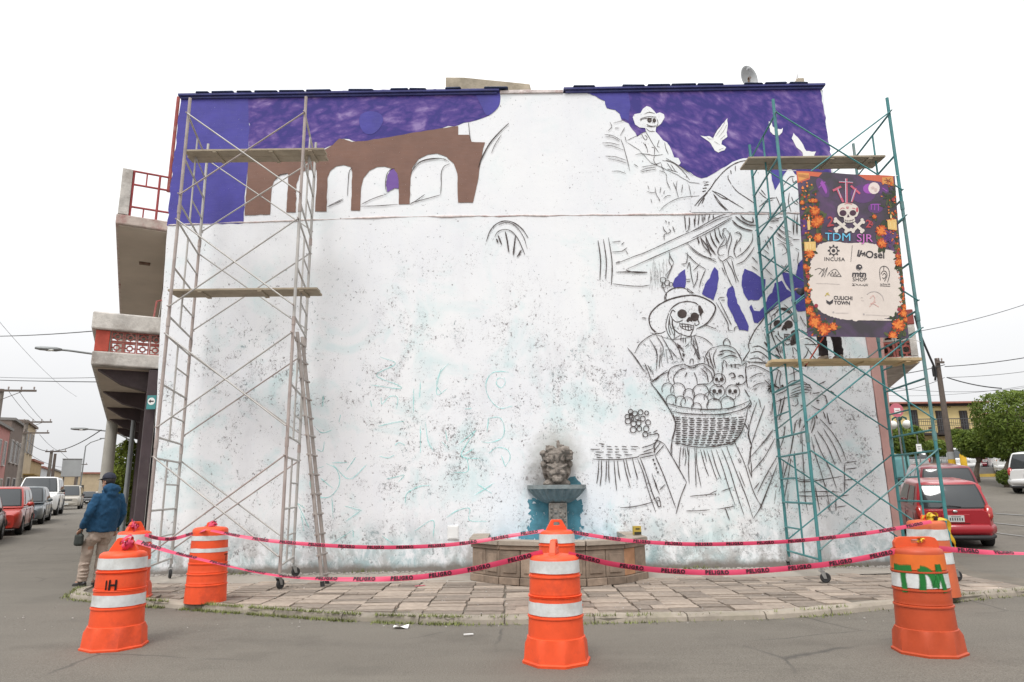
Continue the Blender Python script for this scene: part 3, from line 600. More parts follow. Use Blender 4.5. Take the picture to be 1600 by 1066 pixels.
# ================================================================== THE MURAL (flat paint on the wall)
FILLN = 0
class Ink:
    def __init__(s, layer): s.g = G(); s.g.uv = []; s.layer = layer; s.parts = []; s.lines = False
    def sheet(s, x0, y0, k): s.o = (x0, y0, k); return s
    def px(s, p): return (s.o[0] + p[0] * s.o[2], s.o[1] + p[1] * s.o[2])
    def l(s, pts, w=1.7, n=5, taper=0.55, closed=False):
        if isinstance(pts[0], (int, float)): pts = list(zip(pts[0::2], pts[1::2]))
        if closed: pts = list(pts) + [pts[0]]
        P = catmull([Vector(s.px(p)) for p in pts], n) if len(pts) > 2 else [Vector(s.px(pts[0])).lerp(Vector(s.px(pts[1])), i / 5) for i in range(6)]
        s.ln = (getattr(s, 'ln', 0) + 1) % 9; Q = [W(p.x, p.y, s.layer + .09 * s.ln) for p in P]; k = len(Q); base = len(s.g.v); wm = w * 0.0117; acc = 0.0
        sd = random.random() * 9
        for i, q in enumerate(Q):
            d = Q[min(i + 1, k - 1)] - Q[max(i - 1, 0)]; d = d.normalized() if d.length > 1e-7 else Vector((1, 0, 0)); nrm = Vector((-d.z, 0, d.x))
            t = i / (k - 1); h = wm * .75 * (1 - taper * (abs(2 * t - 1) ** 4 if not closed else 0)) * (0.9 + .35 * mnoise.noise(Vector((sd, i * .35, 0))))
            if i: acc += (q - Q[i - 1]).length
            s.g.v += [tuple(q + nrm * h), tuple(q - nrm * h)]; s.g.uv += [(acc, 0), (acc, 1)]
        for i in range(k - 1): s.g.f.append((base + 2 * i, base + 2 * i + 1, base + 2 * i + 3, base + 2 * i + 2)); s.g.mi.append(0)
        s.lines = True; return s
    def ls(s, txt, w=1.7, **kw):
        for ln in txt.strip().split(';'):
            v = [float(q) for q in ln.replace(',', ' ').split()]
            if len(v) >= 4: s.l(v, w, **kw)
        return s
    def circ(s, cx, cy, r, w=1.4, ry=None, a0=0, a1=360, n=10):
        ry = ry or r; pts = []
        for i in range(n + 1):
            a = math.radians(a0 + (a1 - a0) * i / n); pts += [cx + r * math.cos(a), cy + ry * math.sin(a)]
        return s.l(pts, w, 3, .2)
    def fill(s, pts, jit=0.0, sub=6, smooth=False):
        if isinstance(pts, str): v = [float(q) for q in pts.replace(',', ' ').split()]; pts = list(zip(v[0::2], v[1::2]))
        pp = [Vector(s.px(p)) for p in pts]; out = []; m = len(pp)
        if smooth: out = catmull(pp + [pp[0]], 5)[:-1]
        else:
            for i in range(m):
                a, b = pp[i], pp[(i + 1) % m]; k = max(1, int((b - a).length / sub)) if jit else 1
                for j in range(k): out.append(a.lerp(b, j / k) + (Vector((random.gauss(0, jit), random.gauss(0, jit))) if j else Vector((0, 0))))
        base = len(s.g.v)
        global FILLN; FILLN = (FILLN + 1) % 6
        for p in out: s.g.v.append(tuple(W(p.x, p.y, s.layer + .14 * FILLN))); s.g.uv.append((0.5, 0.5))
        for t in triangulate2d(out): s.g.f.append(tuple(base + i for i in t)); s.g.mi.append(0)
        s.nxt(); return s
    def nxt(s): s.parts.append(s.g); s.g = G(); s.g.uv = []
    def done(s, name, m, label=None):
        o = None
        for g_ in s.parts + [s.g]:
            if not g_.f: continue
            o = g_.build(name, m, bld, fixn=False)
            if label: o['label'] = label
            if s.lines: o['kind'] = 'stuff'
        return o
m_ink = strokemat('charcoal line', (0.075, 0.060, 0.057), 0.86, 0.34, 24.0, 0.14)
m_inkl = strokemat('thin charcoal line', (0.075, 0.062, 0.060), 0.72, 0.40, 30.0, 0.12)
m_fade = strokemat('smeared charcoal', (0.13, 0.115, 0.11), 0.50, 0.49, 18.0, 0.22)
m_aqua = strokemat('pale aqua spray line', (0.32, 0.70, 0.67), 0.60, 0.48, 14.0, 0.25)
m_blue = paintmat('flat indigo paint', (0.058, 0.050, 0.285), 0.16, 0.03)
m_brown = paintmat('aqueduct brown paint', (0.188, 0.100, 0.070), 0.12, 0.02)
m_white = paintmat('mural white ground', (0.79, 0.79, 0.785), 0.03, 0.0)
m_purple = paintmat('flat purple paint', (0.155, 0.075, 0.30), 0.10, 0.0)
def skymat(name, dirx):
    m, t, b = newmat(name); v = coords(t); b.inputs['Roughness'].default_value = 0.75; b.inputs['Specular IOR Level'].default_value = 0.25
    mp = t.nodes.new('ShaderNodeMapping'); mp.inputs['Rotation'].default_value = (0, math.radians(dirx), 0); t.links.new(v, mp.inputs[0])
    m2 = t.nodes.new('ShaderNodeMapping'); m2.inputs['Scale'].default_value = (0.72, 1, 1.35); t.links.new(mp.outputs[0], m2.inputs[0])
    n1 = noisef(t, m2.outputs[0], 2.1, 8, 0.60, 0.5); n2 = noisef(t, m2.outputs[0], 6.5, 6, 0.6, 0.4)
    n3 = noisef(t, m2.outputs[0], 2.7, 6, 0.55, 0.25); bl = mathn(t, 'MULTIPLY', mathn(t, 'ABSOLUTE', mathn(t, 'SUBTRACT', n3, 0.5)), 2.0)
    k = mathn(t, 'ADD', mathn(t, 'ADD', mathn(t, 'MULTIPLY', n1, 0.55), mathn(t, 'MULTIPLY', n2, 0.15)), mathn(t, 'MULTIPLY', bl, 0.75))
    c = ramp(t, k, [(0.35, (0.048, 0.040, 0.200)), (0.41, (0.072, 0.048, 0.230)), (0.485, (0.100, 0.062, 0.250)), (0.56, (0.148, 0.096, 0.30)), (0.68, (0.27, 0.195, 0.41))])
    t.links.new(c, b.inputs['Base Color']); MATS[name] = m; return m
m_sky1 = skymat('painted cloud sky', 10); m_sky2 = skymat('painted cloud sky right', -38)

# --- left sky, plain blue panel, moon
k = Ink(1).sheet(0, 0, 1); k.fill('388 146 520 143 640 140 760 139 783 141 780 150 776 162 768 170 764 181 745 188 734 191 716 196 660 206 600 217 560 222 535 217 524 226 500 236 480 252 440 252 388 252', .8, 8); k.done('painted_cloud_sky', m_sky1, 'purple clouded night sky over the painted aqueduct')
k = Ink(1).sheet(0, 0, 1); k.fill('283 151 330 149 388.5 146.5 388.5 255 383 300 380.5 349 330 351 261 353 268 280', .7, 8); k.done('painted_blue_panel', m_blue, 'plain indigo panel at the left end of the painted sky')
k = Ink(2).sheet(500, 110, .2346); k.fill('260 330 275 295 320 275 370 278 410 300 420 340 395 390 350 425 300 420 270 380', .5, 5, True); k.fill('1040 170 1090 145 1190 142 1195 230 1150 285 1110 300 1080 250', .9, 4, True); k.done('painted_moon', m_blue)
# --- aqueduct
k = Ink(2).sheet(0, 0, 1); k.fill('388 253 420 246 470 244 500 238 520 227 530 217 538 218 550 222 568 221 600 216 650 207 716 197.5 716 211 733 211 737 222 758 223 755 232 752 250 748 276 743 300 739 317 715.8 316.9 714.7 271.9 708.8 255.5 697.1 244.9 683.0 240.2 668.9 241.8 654.8 248.4 644.3 262.5 641.5 278.9 640.3 319.3 623.2 319.7 623.2 283.6 620.8 271.9 612.6 263.7 600.9 260.6 589.1 261.3 577.4 267.2 568.0 278.9 564.5 293.0 562.9 329.4 548.3 329.4 549.7 297.7 550.4 269.5 548.1 261.3 537.5 258.3 525.8 260.1 516.4 267.2 511.7 278.9 510.6 331.0 492.6 330.8 495.0 288.2 495.0 265.9 478.6 265.2 468.0 274.1 463.3 288.2 462.2 332.2 447.4 332.2 450.4 288.2 450.4 271.3 437.6 274.1 428.2 283.5 424.7 295.2 422.3 335.5 382.5 336.9', .3, 7); k.done('painted_aqueduct', m_brown, 'brown aqueduct with white arches')
k = Ink(4).sheet(500, 110, .2346); k.fill('490 655 515 690 524 740 524 790 500 785 470 800 450 815 440 770 450 700 465 670', .3, 3); k.done('painted_doorway', m_purple)
k = Ink(5).sheet(500, 110, .2346)
k.ls('215 650 195 680 188 760 183 840; 60 905 110 880 155 858; 445 815 437 770 445 700 470 665 500 655; 275 895 360 855 450 825; 270 908 380 905 520 895; 610 680 640 630 700 598 780 588 840 595; 605 690 640 640 690 605 800 590 860 610; 865 625 825 645 808 690 808 760 803 830; 605 885 700 860 803 832; 600 895 640 870 700 828; 990 350 995 410 1003 470', 1.5)
k.ls('1055 650 1080 580 1130 490 1200 410 1258 355', 2.6); k.ls('1075 600 1120 510 1180 430 1235 375; 1140 555 1170 490 1210 430', 1.3); k.sheet(250, 110, .23444); k.ls('1115 912 1160 895 1225 865; 770 730 800 700 850 690', 1.5)
k.done('painted_arch_outline', m_ink)
# --- right sky with rider
k = Ink(1).sheet(0, 0, 1); k.fill('912 142 1000 140 1100 139 1200 138 1281 137 1287 170 1292 205 1299 252 1299 290 1262 290 1232 262 1224 274 1213 302 1206 282 1203 250 1176 246 1150 254 1128 263 1112 273 1096 279 1084 274 1060 258 1040 248 1000 220 993 208 982 193 971 187 968 178 961 172 948 169 945 158', .9, 6); k.done('painted_cloud_sky', m_sky2, 'purple clouded night sky behind the painted rider')
k = Ink(2).sheet(0, 0, 1); k.fill('916 143 980 141 985 165 982 190 971 186 968 178 961 172 948 169 945 158', .8, 5); k.fill('1205 252 1231 262 1224 274 1213 302 1206 282', .5, 5); k.done('painted_blue_patch', m_blue)
k = Ink(3).sheet(920, 150, .1876)
k.fill('365 180 380 155 430 145 450 110 480 88 510 95 545 130 560 150 590 140 625 155 630 185 600 235 560 265 555 300 600 350 650 390 690 460 710 515 745 520 765 560 740 590 800 640 870 690 930 730 840 720 700 640 520 560 420 450 340 400 320 385 400 345 445 310 475 300 470 270 420 265 385 240', .5, 6)
k.sheet(1080, 230, .1594); k.fill('100 400 150 350 200 300 250 260 330 200 400 150 480 120 560 110 640 110 720 140 740 230 745 330 800 460 870 340 930 285 1000 280 1040 330 1050 640 0 640 0 440', .6, 5)
k.done('painted_white_ground', m_wall)
k = Ink(5).sheet(920, 150, .1876)
k.ls('425 205 440 190 500 175 560 178; 430 215 450 195 560 185; 460 155 500 140 550 150; 470 300 490 330 530 400 580 475; 480 300 440 320 470 370 485 350 465 330; 318 375 370 350 440 320; 265 360 290 430 320 540 340 630; 300 340 312 390; 260 335 300 265; 175 220 190 260 160 295; 200 230 260 215 300 205; 215 270 255 273; 130 325 200 335 260 370; 135 345 200 350 255 380; 110 395 180 395 260 415; 125 420 190 420 290 455; 135 505 220 510 310 540; 160 525 240 540 320 565; 190 630 250 630 310 650; 450 390 480 430 490 480; 470 400 478 440; 520 430 545 440 545 500; 585 370 570 420 590 430; 630 390 640 440 660 490; 385 495 430 485 490 490 545 500 620 490; 545 505 540 540 560 570 600 555; 440 595 500 585 555 575 590 560; 430 625 490 605 560 598; 430 635 520 620 560 612; 375 570 410 595; 600 560 610 600 630 630; 585 625 640 650 650 720 680 785; 610 540 700 560 790 640 840 705; 640 520 740 580 870 670; 640 535 760 590 830 640; 650 560 690 620; 680 570 720 630; 650 610 740 640; 735 710 725 770 745 850; 700 720 730 790; 780 740 770 810; 830 740 850 835; 490 750 500 780; 550 760 560 820 590 870; 600 760 590 810; 630 790 620 820; 480 795 520 808 555 805; 620 860 650 835 685 832; 515 860 525 895; 585 965 640 910 720 865 800 845 920 835; 885 915 940 850 1000 785 1060 690; 945 720 1000 720; 960 735 1000 742; 945 770 985 775; 950 800 975 795; 580 860 590 880', 1.25)
k.ls('565 190 575 230 560 265; 475 270 500 295 550 300; 480 255 520 262 560 258; 490 245 480 240', 1.2)
for c in ((505, 205, 16), (545, 207, 12)):
    for q in (1, .5): k.circ(c[0], c[1], c[2] * q, 2.2, n=8)
k.l([530, 230, 540, 215, 548, 232], 1.8); k.ls('480 240 500 250 520 255 560 250', 1.6)
k.done('painted_rider', m_ink, 'charcoal skeleton rider in a wide hat against the purple sky')
k = Ink(3)
k.sheet(1080, 90, .23453)
k.fill('60 522 90 528 120 525 145 540 165 500 205 445 240 405 243 445 235 500 240 530 205 555 200 580 232 600 220 620 180 635 155 620 130 575 100 550', .35, 4); k.fill('515 430 535 425 540 460 560 475 600 480 610 470 605 500 585 520 545 515 525 495', .3, 4); k.fill('668 540 680 505 710 535 745 585 765 625 800 630 830 628 815 665 780 675 745 668 740 635 700 600', .4, 4)
k.done('painted_dove', m_white)
k = Ink(5).sheet(1080, 90, .23453)
k.ls('140 535 165 490 190 460; 160 530 195 480 225 430; 180 535 215 490 236 450; 190 550 225 520; 100 530 120 545 150 545; 150 560 190 585; 180 620 215 605', .8); k.done('painted_dove', m_inkl, 'white dove carrying a sprig in the purple sky')

# --- horse
k = Ink(2).sheet(1030, 330, .18755)
for p in ('215 485 190 500 130 560 110 610 120 637 215 637 222 600', '460 465 440 500 420 560 380 610 355 690 450 745 475 670 495 560 490 500', '610 620 570 650 558 700 570 790 620 890 665 990 740 1000 745 960 715 890 650 770 630 680', '710 480 690 540 685 620 700 680 740 745 830 740 870 700 885 570 800 520', '750 800 770 850 790 930 820 935 900 860 960 800 1010 760 1120 690 1060 650 1020 580 960 600 940 680 900 720 880 780 835 835 790 830 765 780', '1020 510 1050 600 1110 680 1190 720 1195 560 1100 520'): k.fill(p, .5, 5)
k.sheet(0, 0, 1); k.fill('1246 415 1256 400 1263 430 1264 485 1246 487 1236 470', .5, 5); k.done('painted_blue_patch', m_blue, 'indigo patches painted between the bones of the horse')
k = Ink(5).sheet(1080, 230, .1594)
k.ls('180 420 240 330 320 240 400 180 480 145 560 132; 30 580 90 510 150 450 200 390; 60 585 110 510 160 445; 100 560 130 500', 2.2)
k.ls('200 430 290 470 400 540 510 605; 215 440 300 500 370 520; 215 460 260 540 340 625; 225 470 300 570 360 625; 395 375 450 440 530 495 610 550 640 590', 1.9)
k.ls('430 185 430 240; 385 230 390 270; 360 280 360 310 390 370; 140 350 160 345; 120 380 170 372; 110 410 150 400; 105 440 140 430; 40 660 30 790; 75 660 70 760; 105 660 105 740; 135 660 130 720; 180 660 175 700; 215 660 210 690', 1.8)
k.ls('0 830 120 765 250 690 340 660; 0 900 140 830 280 755 400 690', 1.9); k.ls('60 880 70 950; 90 890 120 970 200 1060; 140 880 160 960 240 1060; 185 850 200 910 240 980; 230 820 240 890 275 945; 265 790 280 860 305 905', 2.2)
k.ls('430 680 480 720 560 765 640 770; 400 720 450 770 520 805 600 825; 480 670 530 720 600 740 600 690', 3.4); k.ls('300 830 320 800 345 810; 305 840 340 900 330 960 270 990 260 1040; 345 815 375 860 350 940 345 1000; 420 850 460 835 490 870 470 905; 450 905 430 960 415 1020 430 1060; 600 845 595 920 550 990 490 1060; 480 990 475 1020', 1.6)
k.ls('660 440 700 480 740 510; 680 420 730 480; 830 490 860 560 880 640; 690 560 760 510 830 500; 660 590 720 550 800 520; 960 450 950 540 975 640; 900 430 890 520 910 570; 980 490 1000 540 1040 570; 760 680 790 720 860 730; 790 665 830 700 900 690; 830 770 880 820 960 860; 830 830 900 890 980 930; 830 890 900 940 1000 970; 990 910 1060 910; 1010 660 1000 860; 1040 660 1035 860; 700 1000 760 1050; 720 910 750 990; 750 880 780 960; 900 380 960 300 1010 290; 985 300 1000 350 1030 330; 1020 520 1050 560; 760 780 800 800', 1.7)
k.sheet(1030, 330, .18755)
k.ls('230 270 310 340 390 385 470 405; 245 300 330 365 420 400 480 430; 640 445 700 420 760 350 790 300; 640 390 720 330 770 260; 540 155 525 200 540 240 500 300 485 340 500 370 540 365; 590 180 600 240 580 310 570 380; 640 185 680 200 670 240 640 280 620 340 640 390; 485 380 520 420 560 400 590 380 620 400; 525 420 560 530 610 640; 560 410 610 500 640 600; 600 400 630 520 660 590; 520 470 550 540; 215 350 240 370 300 430 390 490; 235 345 225 430 180 445; 80 340 90 380 120 430; 230 480 250 430 260 500 270 560 290 640; 330 450 280 500; 320 500 310 580 280 640; 385 490 350 570 330 640; 220 570 260 570; 225 590 260 585; 225 640 290 690; 470 760 540 880 570 940 575 990 610 1000; 500 750 560 870 590 930 600 950; 490 745 500 725 545 720; 515 745 545 745; 620 1000 630 970 655 965; 770 380 820 440; 770 460 820 500; 870 470 940 540; 920 560 950 575', 1.7)
k.ls('110 130 130 180; 50 80 60 100; 30 130 40 160 70 190; 40 240 40 200 65 190; 70 190 95 170 80 150; 80 110 80 90; 90 360 80 420 100 470 50 540; 120 430 90 500 60 570; 20 590 40 660 60 690; 240 120 240 160 220 180; 290 60 290 120; 330 45 320 120; 370 40 365 100; 410 45 405 90; 450 40 450 70', 1.6); k.ls('210 40 215 100 220 160; 250 50 250 150; 315 220 330 260 325 270; 340 220 400 300 430 380; 380 200 420 290 460 350; 420 180 440 240 480 310; 460 150 470 210 500 270', 2.4)
for c in ((30, 575, 22), (65, 600, 22), (35, 625, 18), (95, 612, 16)): k.circ(*c, 1.5)
k.ls('900 60 930 90 990 80; 910 30 920 60 980 70 1010 50; 1000 110 1060 160 1100 180; 980 140 1050 200 1110 230; 970 180 1040 240 1110 280; 980 280 1030 280 1060 340 1020 370; 900 210 930 290; 880 240 910 320; 880 370 920 430; 1010 450 1040 470 1060 440; 1110 60 1115 200; 1140 60 1140 190; 1130 310 1165 330; 1160 340 1150 420 1165 460; 1010 520 1060 500 1100 450', 1.6)
k.done('painted_horse', m_ink, 'charcoal skeleton horse behind the teal scaffold')
k = Ink(5).sheet(910, 320, .2251)
k.ls('108 250 125 380 120 525; 145 240 165 390 160 520; 180 230 205 400 200 560', 2.2); k.ls('205 262 265 255; 270 280 290 262; 205 330 270 325 310 300; 300 320 315 345; 230 405 260 395; 230 412 360 360 430 335 540 285 690 215 850 150; 300 452 440 390 600 320 760 250 900 180 1040 95; 850 150 950 100 1040 75; 210 550 300 562 400 568 465 560', 1.6); k.ls('230 470 330 468 450 470; 300 455 350 470 450 473', 2.6)
k.done('painted_cart', m_ink, 'charcoal cart wheel and long shaft')
k = Ink(4).sheet(910, 320, .2251)
for i in range(22):
    x = random.uniform(465, 590); y = random.uniform(370, 470); k.l([x, y, x + random.uniform(-4, 8), y + 60, x + random.uniform(-8, 12), y + random.uniform(90, 160)], 1.4)
k.done('painted_horse_tail', m_fade)

# --- woman with hat and basket
k = Ink(3).sheet(980, 440, .1501); k.fill('240 530 215 420 240 330 330 250 390 205 400 130 470 75 600 70 640 120 660 140 780 155 880 200 915 260 890 380 800 460 720 490 700 560 480 600 330 560', .2, 6, True); k.done('painted_white_ground', m_wall)
k = Ink(5).sheet(980, 440, .1501)
k.ls('290 535 245 480 225 400 245 330 310 260 400 205 500 170 620 148 720 150 820 185 900 240 915 290 880 370 820 440 730 490', 3.0, n=6); k.ls('230 380 230 430 250 480 300 530; 390 205 390 150 430 100 490 72 570 68 620 85; 410 130 400 170 405 200; 620 85 640 110 690 125; 430 320 470 270 540 225 620 210 700 222 740 250', 2.2)
k.ls('430 330 410 400 400 470 420 540 450 590 490 640; 440 340 465 390 465 450 490 530 480 620; 470 390 500 420 540 420 580 400; 470 400 480 480 520 530 600 565 650 570 670 530 690 490 690 450; 745 340 735 400 745 440 710 460 700 430; 740 255 745 330; 540 430 560 480 640 510 690 490; 545 440 600 445 690 460; 570 440 575 490; 600 447 605 500; 630 450 635 508; 660 455 662 505; 560 465 690 478', 1.8)
for c, rx, ry in (((570, 338), 46, 42), ((700, 370), 40, 42)):
    for q in (1.0, .78, .55, .3): k.circ(c[0], c[1], rx * q, 1.7 if q == 1 else 2.1, ry * q)
k.ls('640 375 620 410 640 420; 645 370 670 400 665 420; 630 400 650 385 660 415; 640 390 648 415', 2.8); k.ls('740 255 770 300 780 330; 745 260 775 310; 750 250 785 320', 4.0); k.ls('445 345 470 300 500 320; 440 360 430 480 450 560', 2.0)
k.ls('400 515 350 540 290 545 200 590 130 650 100 700 80 745; 80 745 75 740; 230 600 280 680 310 760 300 850; 300 560 370 680 360 780; 350 560 430 700 480 830; 300 700 310 800 300 930; 340 760 330 900; 180 850 220 950 250 1040; 210 870 250 940; 250 1045 310 1000 420 920; 440 700 520 800; 490 630 560 700 590 740; 520 640 540 680 590 710; 495 640 540 720 570 820; 690 560 720 640 740 740 760 800; 680 600 700 700 740 810; 660 640 720 720 740 790; 580 580 580 640; 605 585 605 640; 560 560 555 620; 670 560 660 640; 600 680 640 650; 690 560 790 590 860 640 890 670; 730 700 690 770; 150 380 200 385; 800 450 930 500', 1.7); k.ls('530 660 550 680 520 690; 570 750 590 765 575 780; 570 800 585 825; 740 790 755 815', 3.2)
k.ls('0 690 80 790 180 940', 2.4)
k.done('painted_hat_woman', m_ink, 'charcoal grinning skeleton in a broad hat and shawl')
k = Ink(4).sheet(980, 440, .1501)
k.ls('440 380 450 480 500 600; 290 660 310 780; 350 680 350 850; 400 700 420 850; 520 660 560 780; 760 270 800 340; 690 600 740 700; 250 900 270 980; 760 330 770 400; 480 600 560 560', 4.5); k.done('painted_shading', m_fade)
k = Ink(6).sheet(980, 440, .1501)
for p in ('528 335 545 305 575 298 605 312 614 345 595 372 565 380 540 368', '662 365 672 338 700 330 728 342 740 372 728 400 700 408 674 398', '615 415 632 385 648 372 668 398 672 420 648 408', '740 255 775 300 778 335 755 360 748 310'): k.fill(p, .15, 3, True)
k.done('painted_eye_socket', m_ink)
# basket, fruit, pumpkin, cat, small skulls
k = Ink(5).sheet(900, 440, .2627)
k.ls('555 600 545 560 560 520 600 500 640 495; 585 610 580 570 610 530 650 515; 640 495 680 505 720 495 760 490 800 510 820 540 815 580 790 610; 640 490 690 515 735 490; 675 490 680 465 695 465 695 490; 700 540 715 575 720 610; 740 515 775 550 785 600; 660 540 645 570; 755 500 800 540 810 580; 720 612 790 610; 450 600 500 560 545 540', 2.0)
for cx, cy, r in ((545, 640, 36), (605, 648, 44), (670, 672, 34), (740, 660, 48), (565, 705, 30), (620, 712, 30), (660, 725, 38), (740, 715, 46), (820, 740, 44), (900, 725, 40), (790, 690, 30), (715, 752, 30)): k.circ(cx, cy, r, 1.5, a0=150, a1=400)
for cx, cy, r in ((850, 585, 38), (838, 655, 44), (930, 655, 42)):
    k.circ(cx, cy, r, 1.5, r * .95, 120, 420)
    for dx in (-.38, .38):
        for q in (.22, .1): k.circ(cx + dx * r, cy - r * .05, r * q, 2.0, n=6)
    k.ls(f'{cx-4} {cy+r*.4} {cx} {cy+r*.2} {cx+5} {cy+r*.4}; {cx-r*.4} {cy+r*.75} {cx-r*.3} {cy+r*1.05} {cx+r*.3} {cy+r*1.05} {cx+r*.45} {cy+r*.7}', 1.8)
k.ls('540 725 620 745 740 760 880 758 960 740 1030 710; 560 770 640 785 780 792 900 785 1000 755 1035 720; 1030 700 1040 730 1020 755; 575 780 590 850 575 940; 1020 755 1000 850 960 930 900 965 780 985 680 980 575 950; 440 600 520 700 560 770; 1000 640 1030 690', 2.1)
for r in range(13):
    for c in range(10):
        u0 = c / 10 + (0.05 if r % 2 else 0); yy = 805 + r * 13
        wl0 = 585 + (r / 13) * 5; wr0 = 1005 - (r / 13) ** 2 * 70
        xa = wl0 + (wr0 - wl0) * (c / 10.0 + (.012 if r % 2 else 0)); xb = xa + (wr0 - wl0) * .078
        sag = lambda x: 10 * math.sin((x - 585) / 420 * math.pi); k.l([xa, yy + sag(xa), (xa + xb) / 2, yy + sag((xa + xb) / 2) + random.uniform(0, 4), xb, yy + sag(xb)], 2.3, 3)
k.ls('760 480 770 440 800 400 830 390; 830 390 880 380 940 400 980 460 985 490; 880 385 875 360 895 340 915 365 910 390; 835 400 815 450 830 520; 865 480 870 520 865 545; 870 490 880 470 905 500; 985 500 1010 485 1005 530 1015 580; 905 500 960 495 985 500; 860 550 880 590; 1015 580 990 610 940 615', 1.8)
k.ls('850 420 900 410 950 430; 840 440 880 430; 860 460 920 440 960 455; 790 420 800 470 820 520; 775 450 790 500; 890 490 895 510; 920 490 925 510; 945 490 945 512; 960 565 985 560 995 575; 905 555 930 545 945 565 920 575; 950 605 960 612 970 600', 2.6)
k.ls('445 600 500 680 560 770 590 850 570 940 570 1020; 1000 840 1025 885; 1020 890 1035 960; 470 590 500 560', 1.8)
k.done('painted_basket', m_ink, 'charcoal woven basket with pumpkin, fruit, small skulls and a striped cat')
# grapes, low table, skirt
k = Ink(5).sheet(910, 620, .19695)
for cx, cy, r in ((382, 120, 18), (415, 135, 20), (460, 125, 20), (508, 130, 16), (355, 160, 18), (385, 155, 16), (432, 165, 18), (360, 195, 22), (405, 215, 22), (445, 208, 20), (478, 175, 20), (520, 205, 20), (402, 262, 24), (450, 255, 20), (505, 255, 22), (498, 300, 20), (385, 140, 10), (395, 178, 10)): k.circ(cx, cy, r, 2.0, n=8)
k.ls('520 305 560 300 590 292 605 310 590 345; 560 285 595 265; 520 290 545 285; 570 350 590 345 650 375; 590 345 555 410; 620 360 560 440; 650 380 575 465; 570 380 570 450; 470 405 550 380 600 345; 480 440 560 410; 445 465 560 440; 80 495 200 500 320 495 430 480 450 470; 455 485 575 462', 2.0)
for r, row in enumerate(((130, 175), (150, 170, 190, 230, 255, 280, 310, 350, 380, 440), (60, 140, 190, 240, 260, 290, 310, 360, 380, 430), (100, 170, 195, 240, 255, 290, 325, 360), (100, 145, 185, 225, 260, 310, 330, 395), (110, 160, 200, 245, 265, 300))):
    for a, b in zip(row[0::2], row[1::2]): k.l([a, 372 + r * 22, (a + b) / 2, 374 + r * 22, b, 376 + r * 22 + random.uniform(-4, 4)], 1.7, 3)
k.ls('130 500 125 600 112 690; 150 505 150 610 138 710; 190 505 188 600 183 680; 208 505 208 610 212 685; 250 500 258 620 270 745; 278 505 285 590 298 665; 325 498 345 600 378 720; 345 495 360 570 380 640; 395 490 420 590 440 655; 435 490 480 600 520 740 580 915; 455 480 500 600 560 780 600 870; 575 465 650 640 740 885; 650 375 730 510 825 680; 825 680 780 790 740 930; 550 610 580 700 610 775; 560 640 590 710; 610 740 655 695; 300 880 420 870 560 835; 585 800 605 800 620 860 600 870 585 800; 590 825 612 825', 1.9)
for q in range(4): k.circ(562 + q * 12, 500 + q * 33, 4, 2.4, n=5)
k.ls('705 370 700 430 712 465; 780 390 770 480 765 580; 800 400 795 480; 810 400 820 480 810 550; 830 400 840 470; 845 410 840 560 845 690; 890 400 895 560 900 720; 905 410 905 530 940 720; 935 420 970 550 1000 630; 960 420 985 520; 985 420 1030 560 1065 660; 1020 420 1060 560 1100 660; 1060 420 1110 560 1160 720 1210 860; 1100 410 1160 560 1220 760 1280 940; 1140 390 1220 600 1300 800 1350 960; 1200 350 1280 520 1350 740 1415 870; 1350 970 1420 860 1480 700; 850 790 900 785 960 780 1060 770; 820 905 900 905 1010 897; 1070 892 1210 868; 1130 880 1165 980; 1010 770 1065 745; 1100 750 1190 720; 1310 210 1325 270; 1315 290 1330 380; 1335 390 1325 470 1310 545; 1330 400 1330 500; 1310 545 1340 640; 1060 770 1050 780; 1230 490 1245 520 1255 515 1240 485; 1240 590 1290 720', 1.6)
k.done('painted_table_and_skirt', m_ink, 'charcoal table edge, grapes in a hand and pleated skirt')
# --- hooded figure
k = Ink(3).sheet(1160, 460, .16888); k.fill('60 510 60 450 130 300 220 190 270 150 350 100 400 95 470 160 520 260 590 310 600 400 680 470 690 620 40 620', .2, 6, True); k.done('painted_white_ground', m_wall)
k = Ink(5).sheet(1160, 460, .16888)
k.ls('65 520 55 460 110 340 170 260 220 190 250 160 350 100; 65 520 20 590 0 620; 270 200 300 180 340 140 390 130 430 160 455 230 500 290; 380 95 440 150 490 240 505 290; 270 200 265 260 255 330 290 430 330 540 380 620; 265 330 270 370 290 440; 300 380 330 420 390 475', 2.2)
for c, rx, ry in (((322, 275), 34, 32), ((425, 280), 36, 34)):
    for q in (1.0, .75, .5, .25): k.circ(c[0], c[1], rx * q, 2.0, ry * q)
k.ls('385 285 365 325 380 330; 385 285 405 325 392 332; 380 300 385 325; 375 315 400 318', 3.0); k.ls('340 130 380 145 430 175; 350 135 400 150; 360 125 420 160; 330 140 380 135', 3.6); k.ls('325 340 340 390 380 420; 330 345 325 380; 380 370 440 375; 380 395 440 395; 380 420 440 420; 385 370 388 440; 400 370 402 440; 418 372 418 440; 435 372 435 440; 385 445 410 470 440 455; 260 340 300 350', 1.8)
for i in range(16): k.l([450 + random.uniform(0, 45), 350 + random.uniform(0, 40), 455 + random.uniform(0, 40), 400, 450 + random.uniform(0, 40), 440 + random.uniform(0, 35)], 2.6)
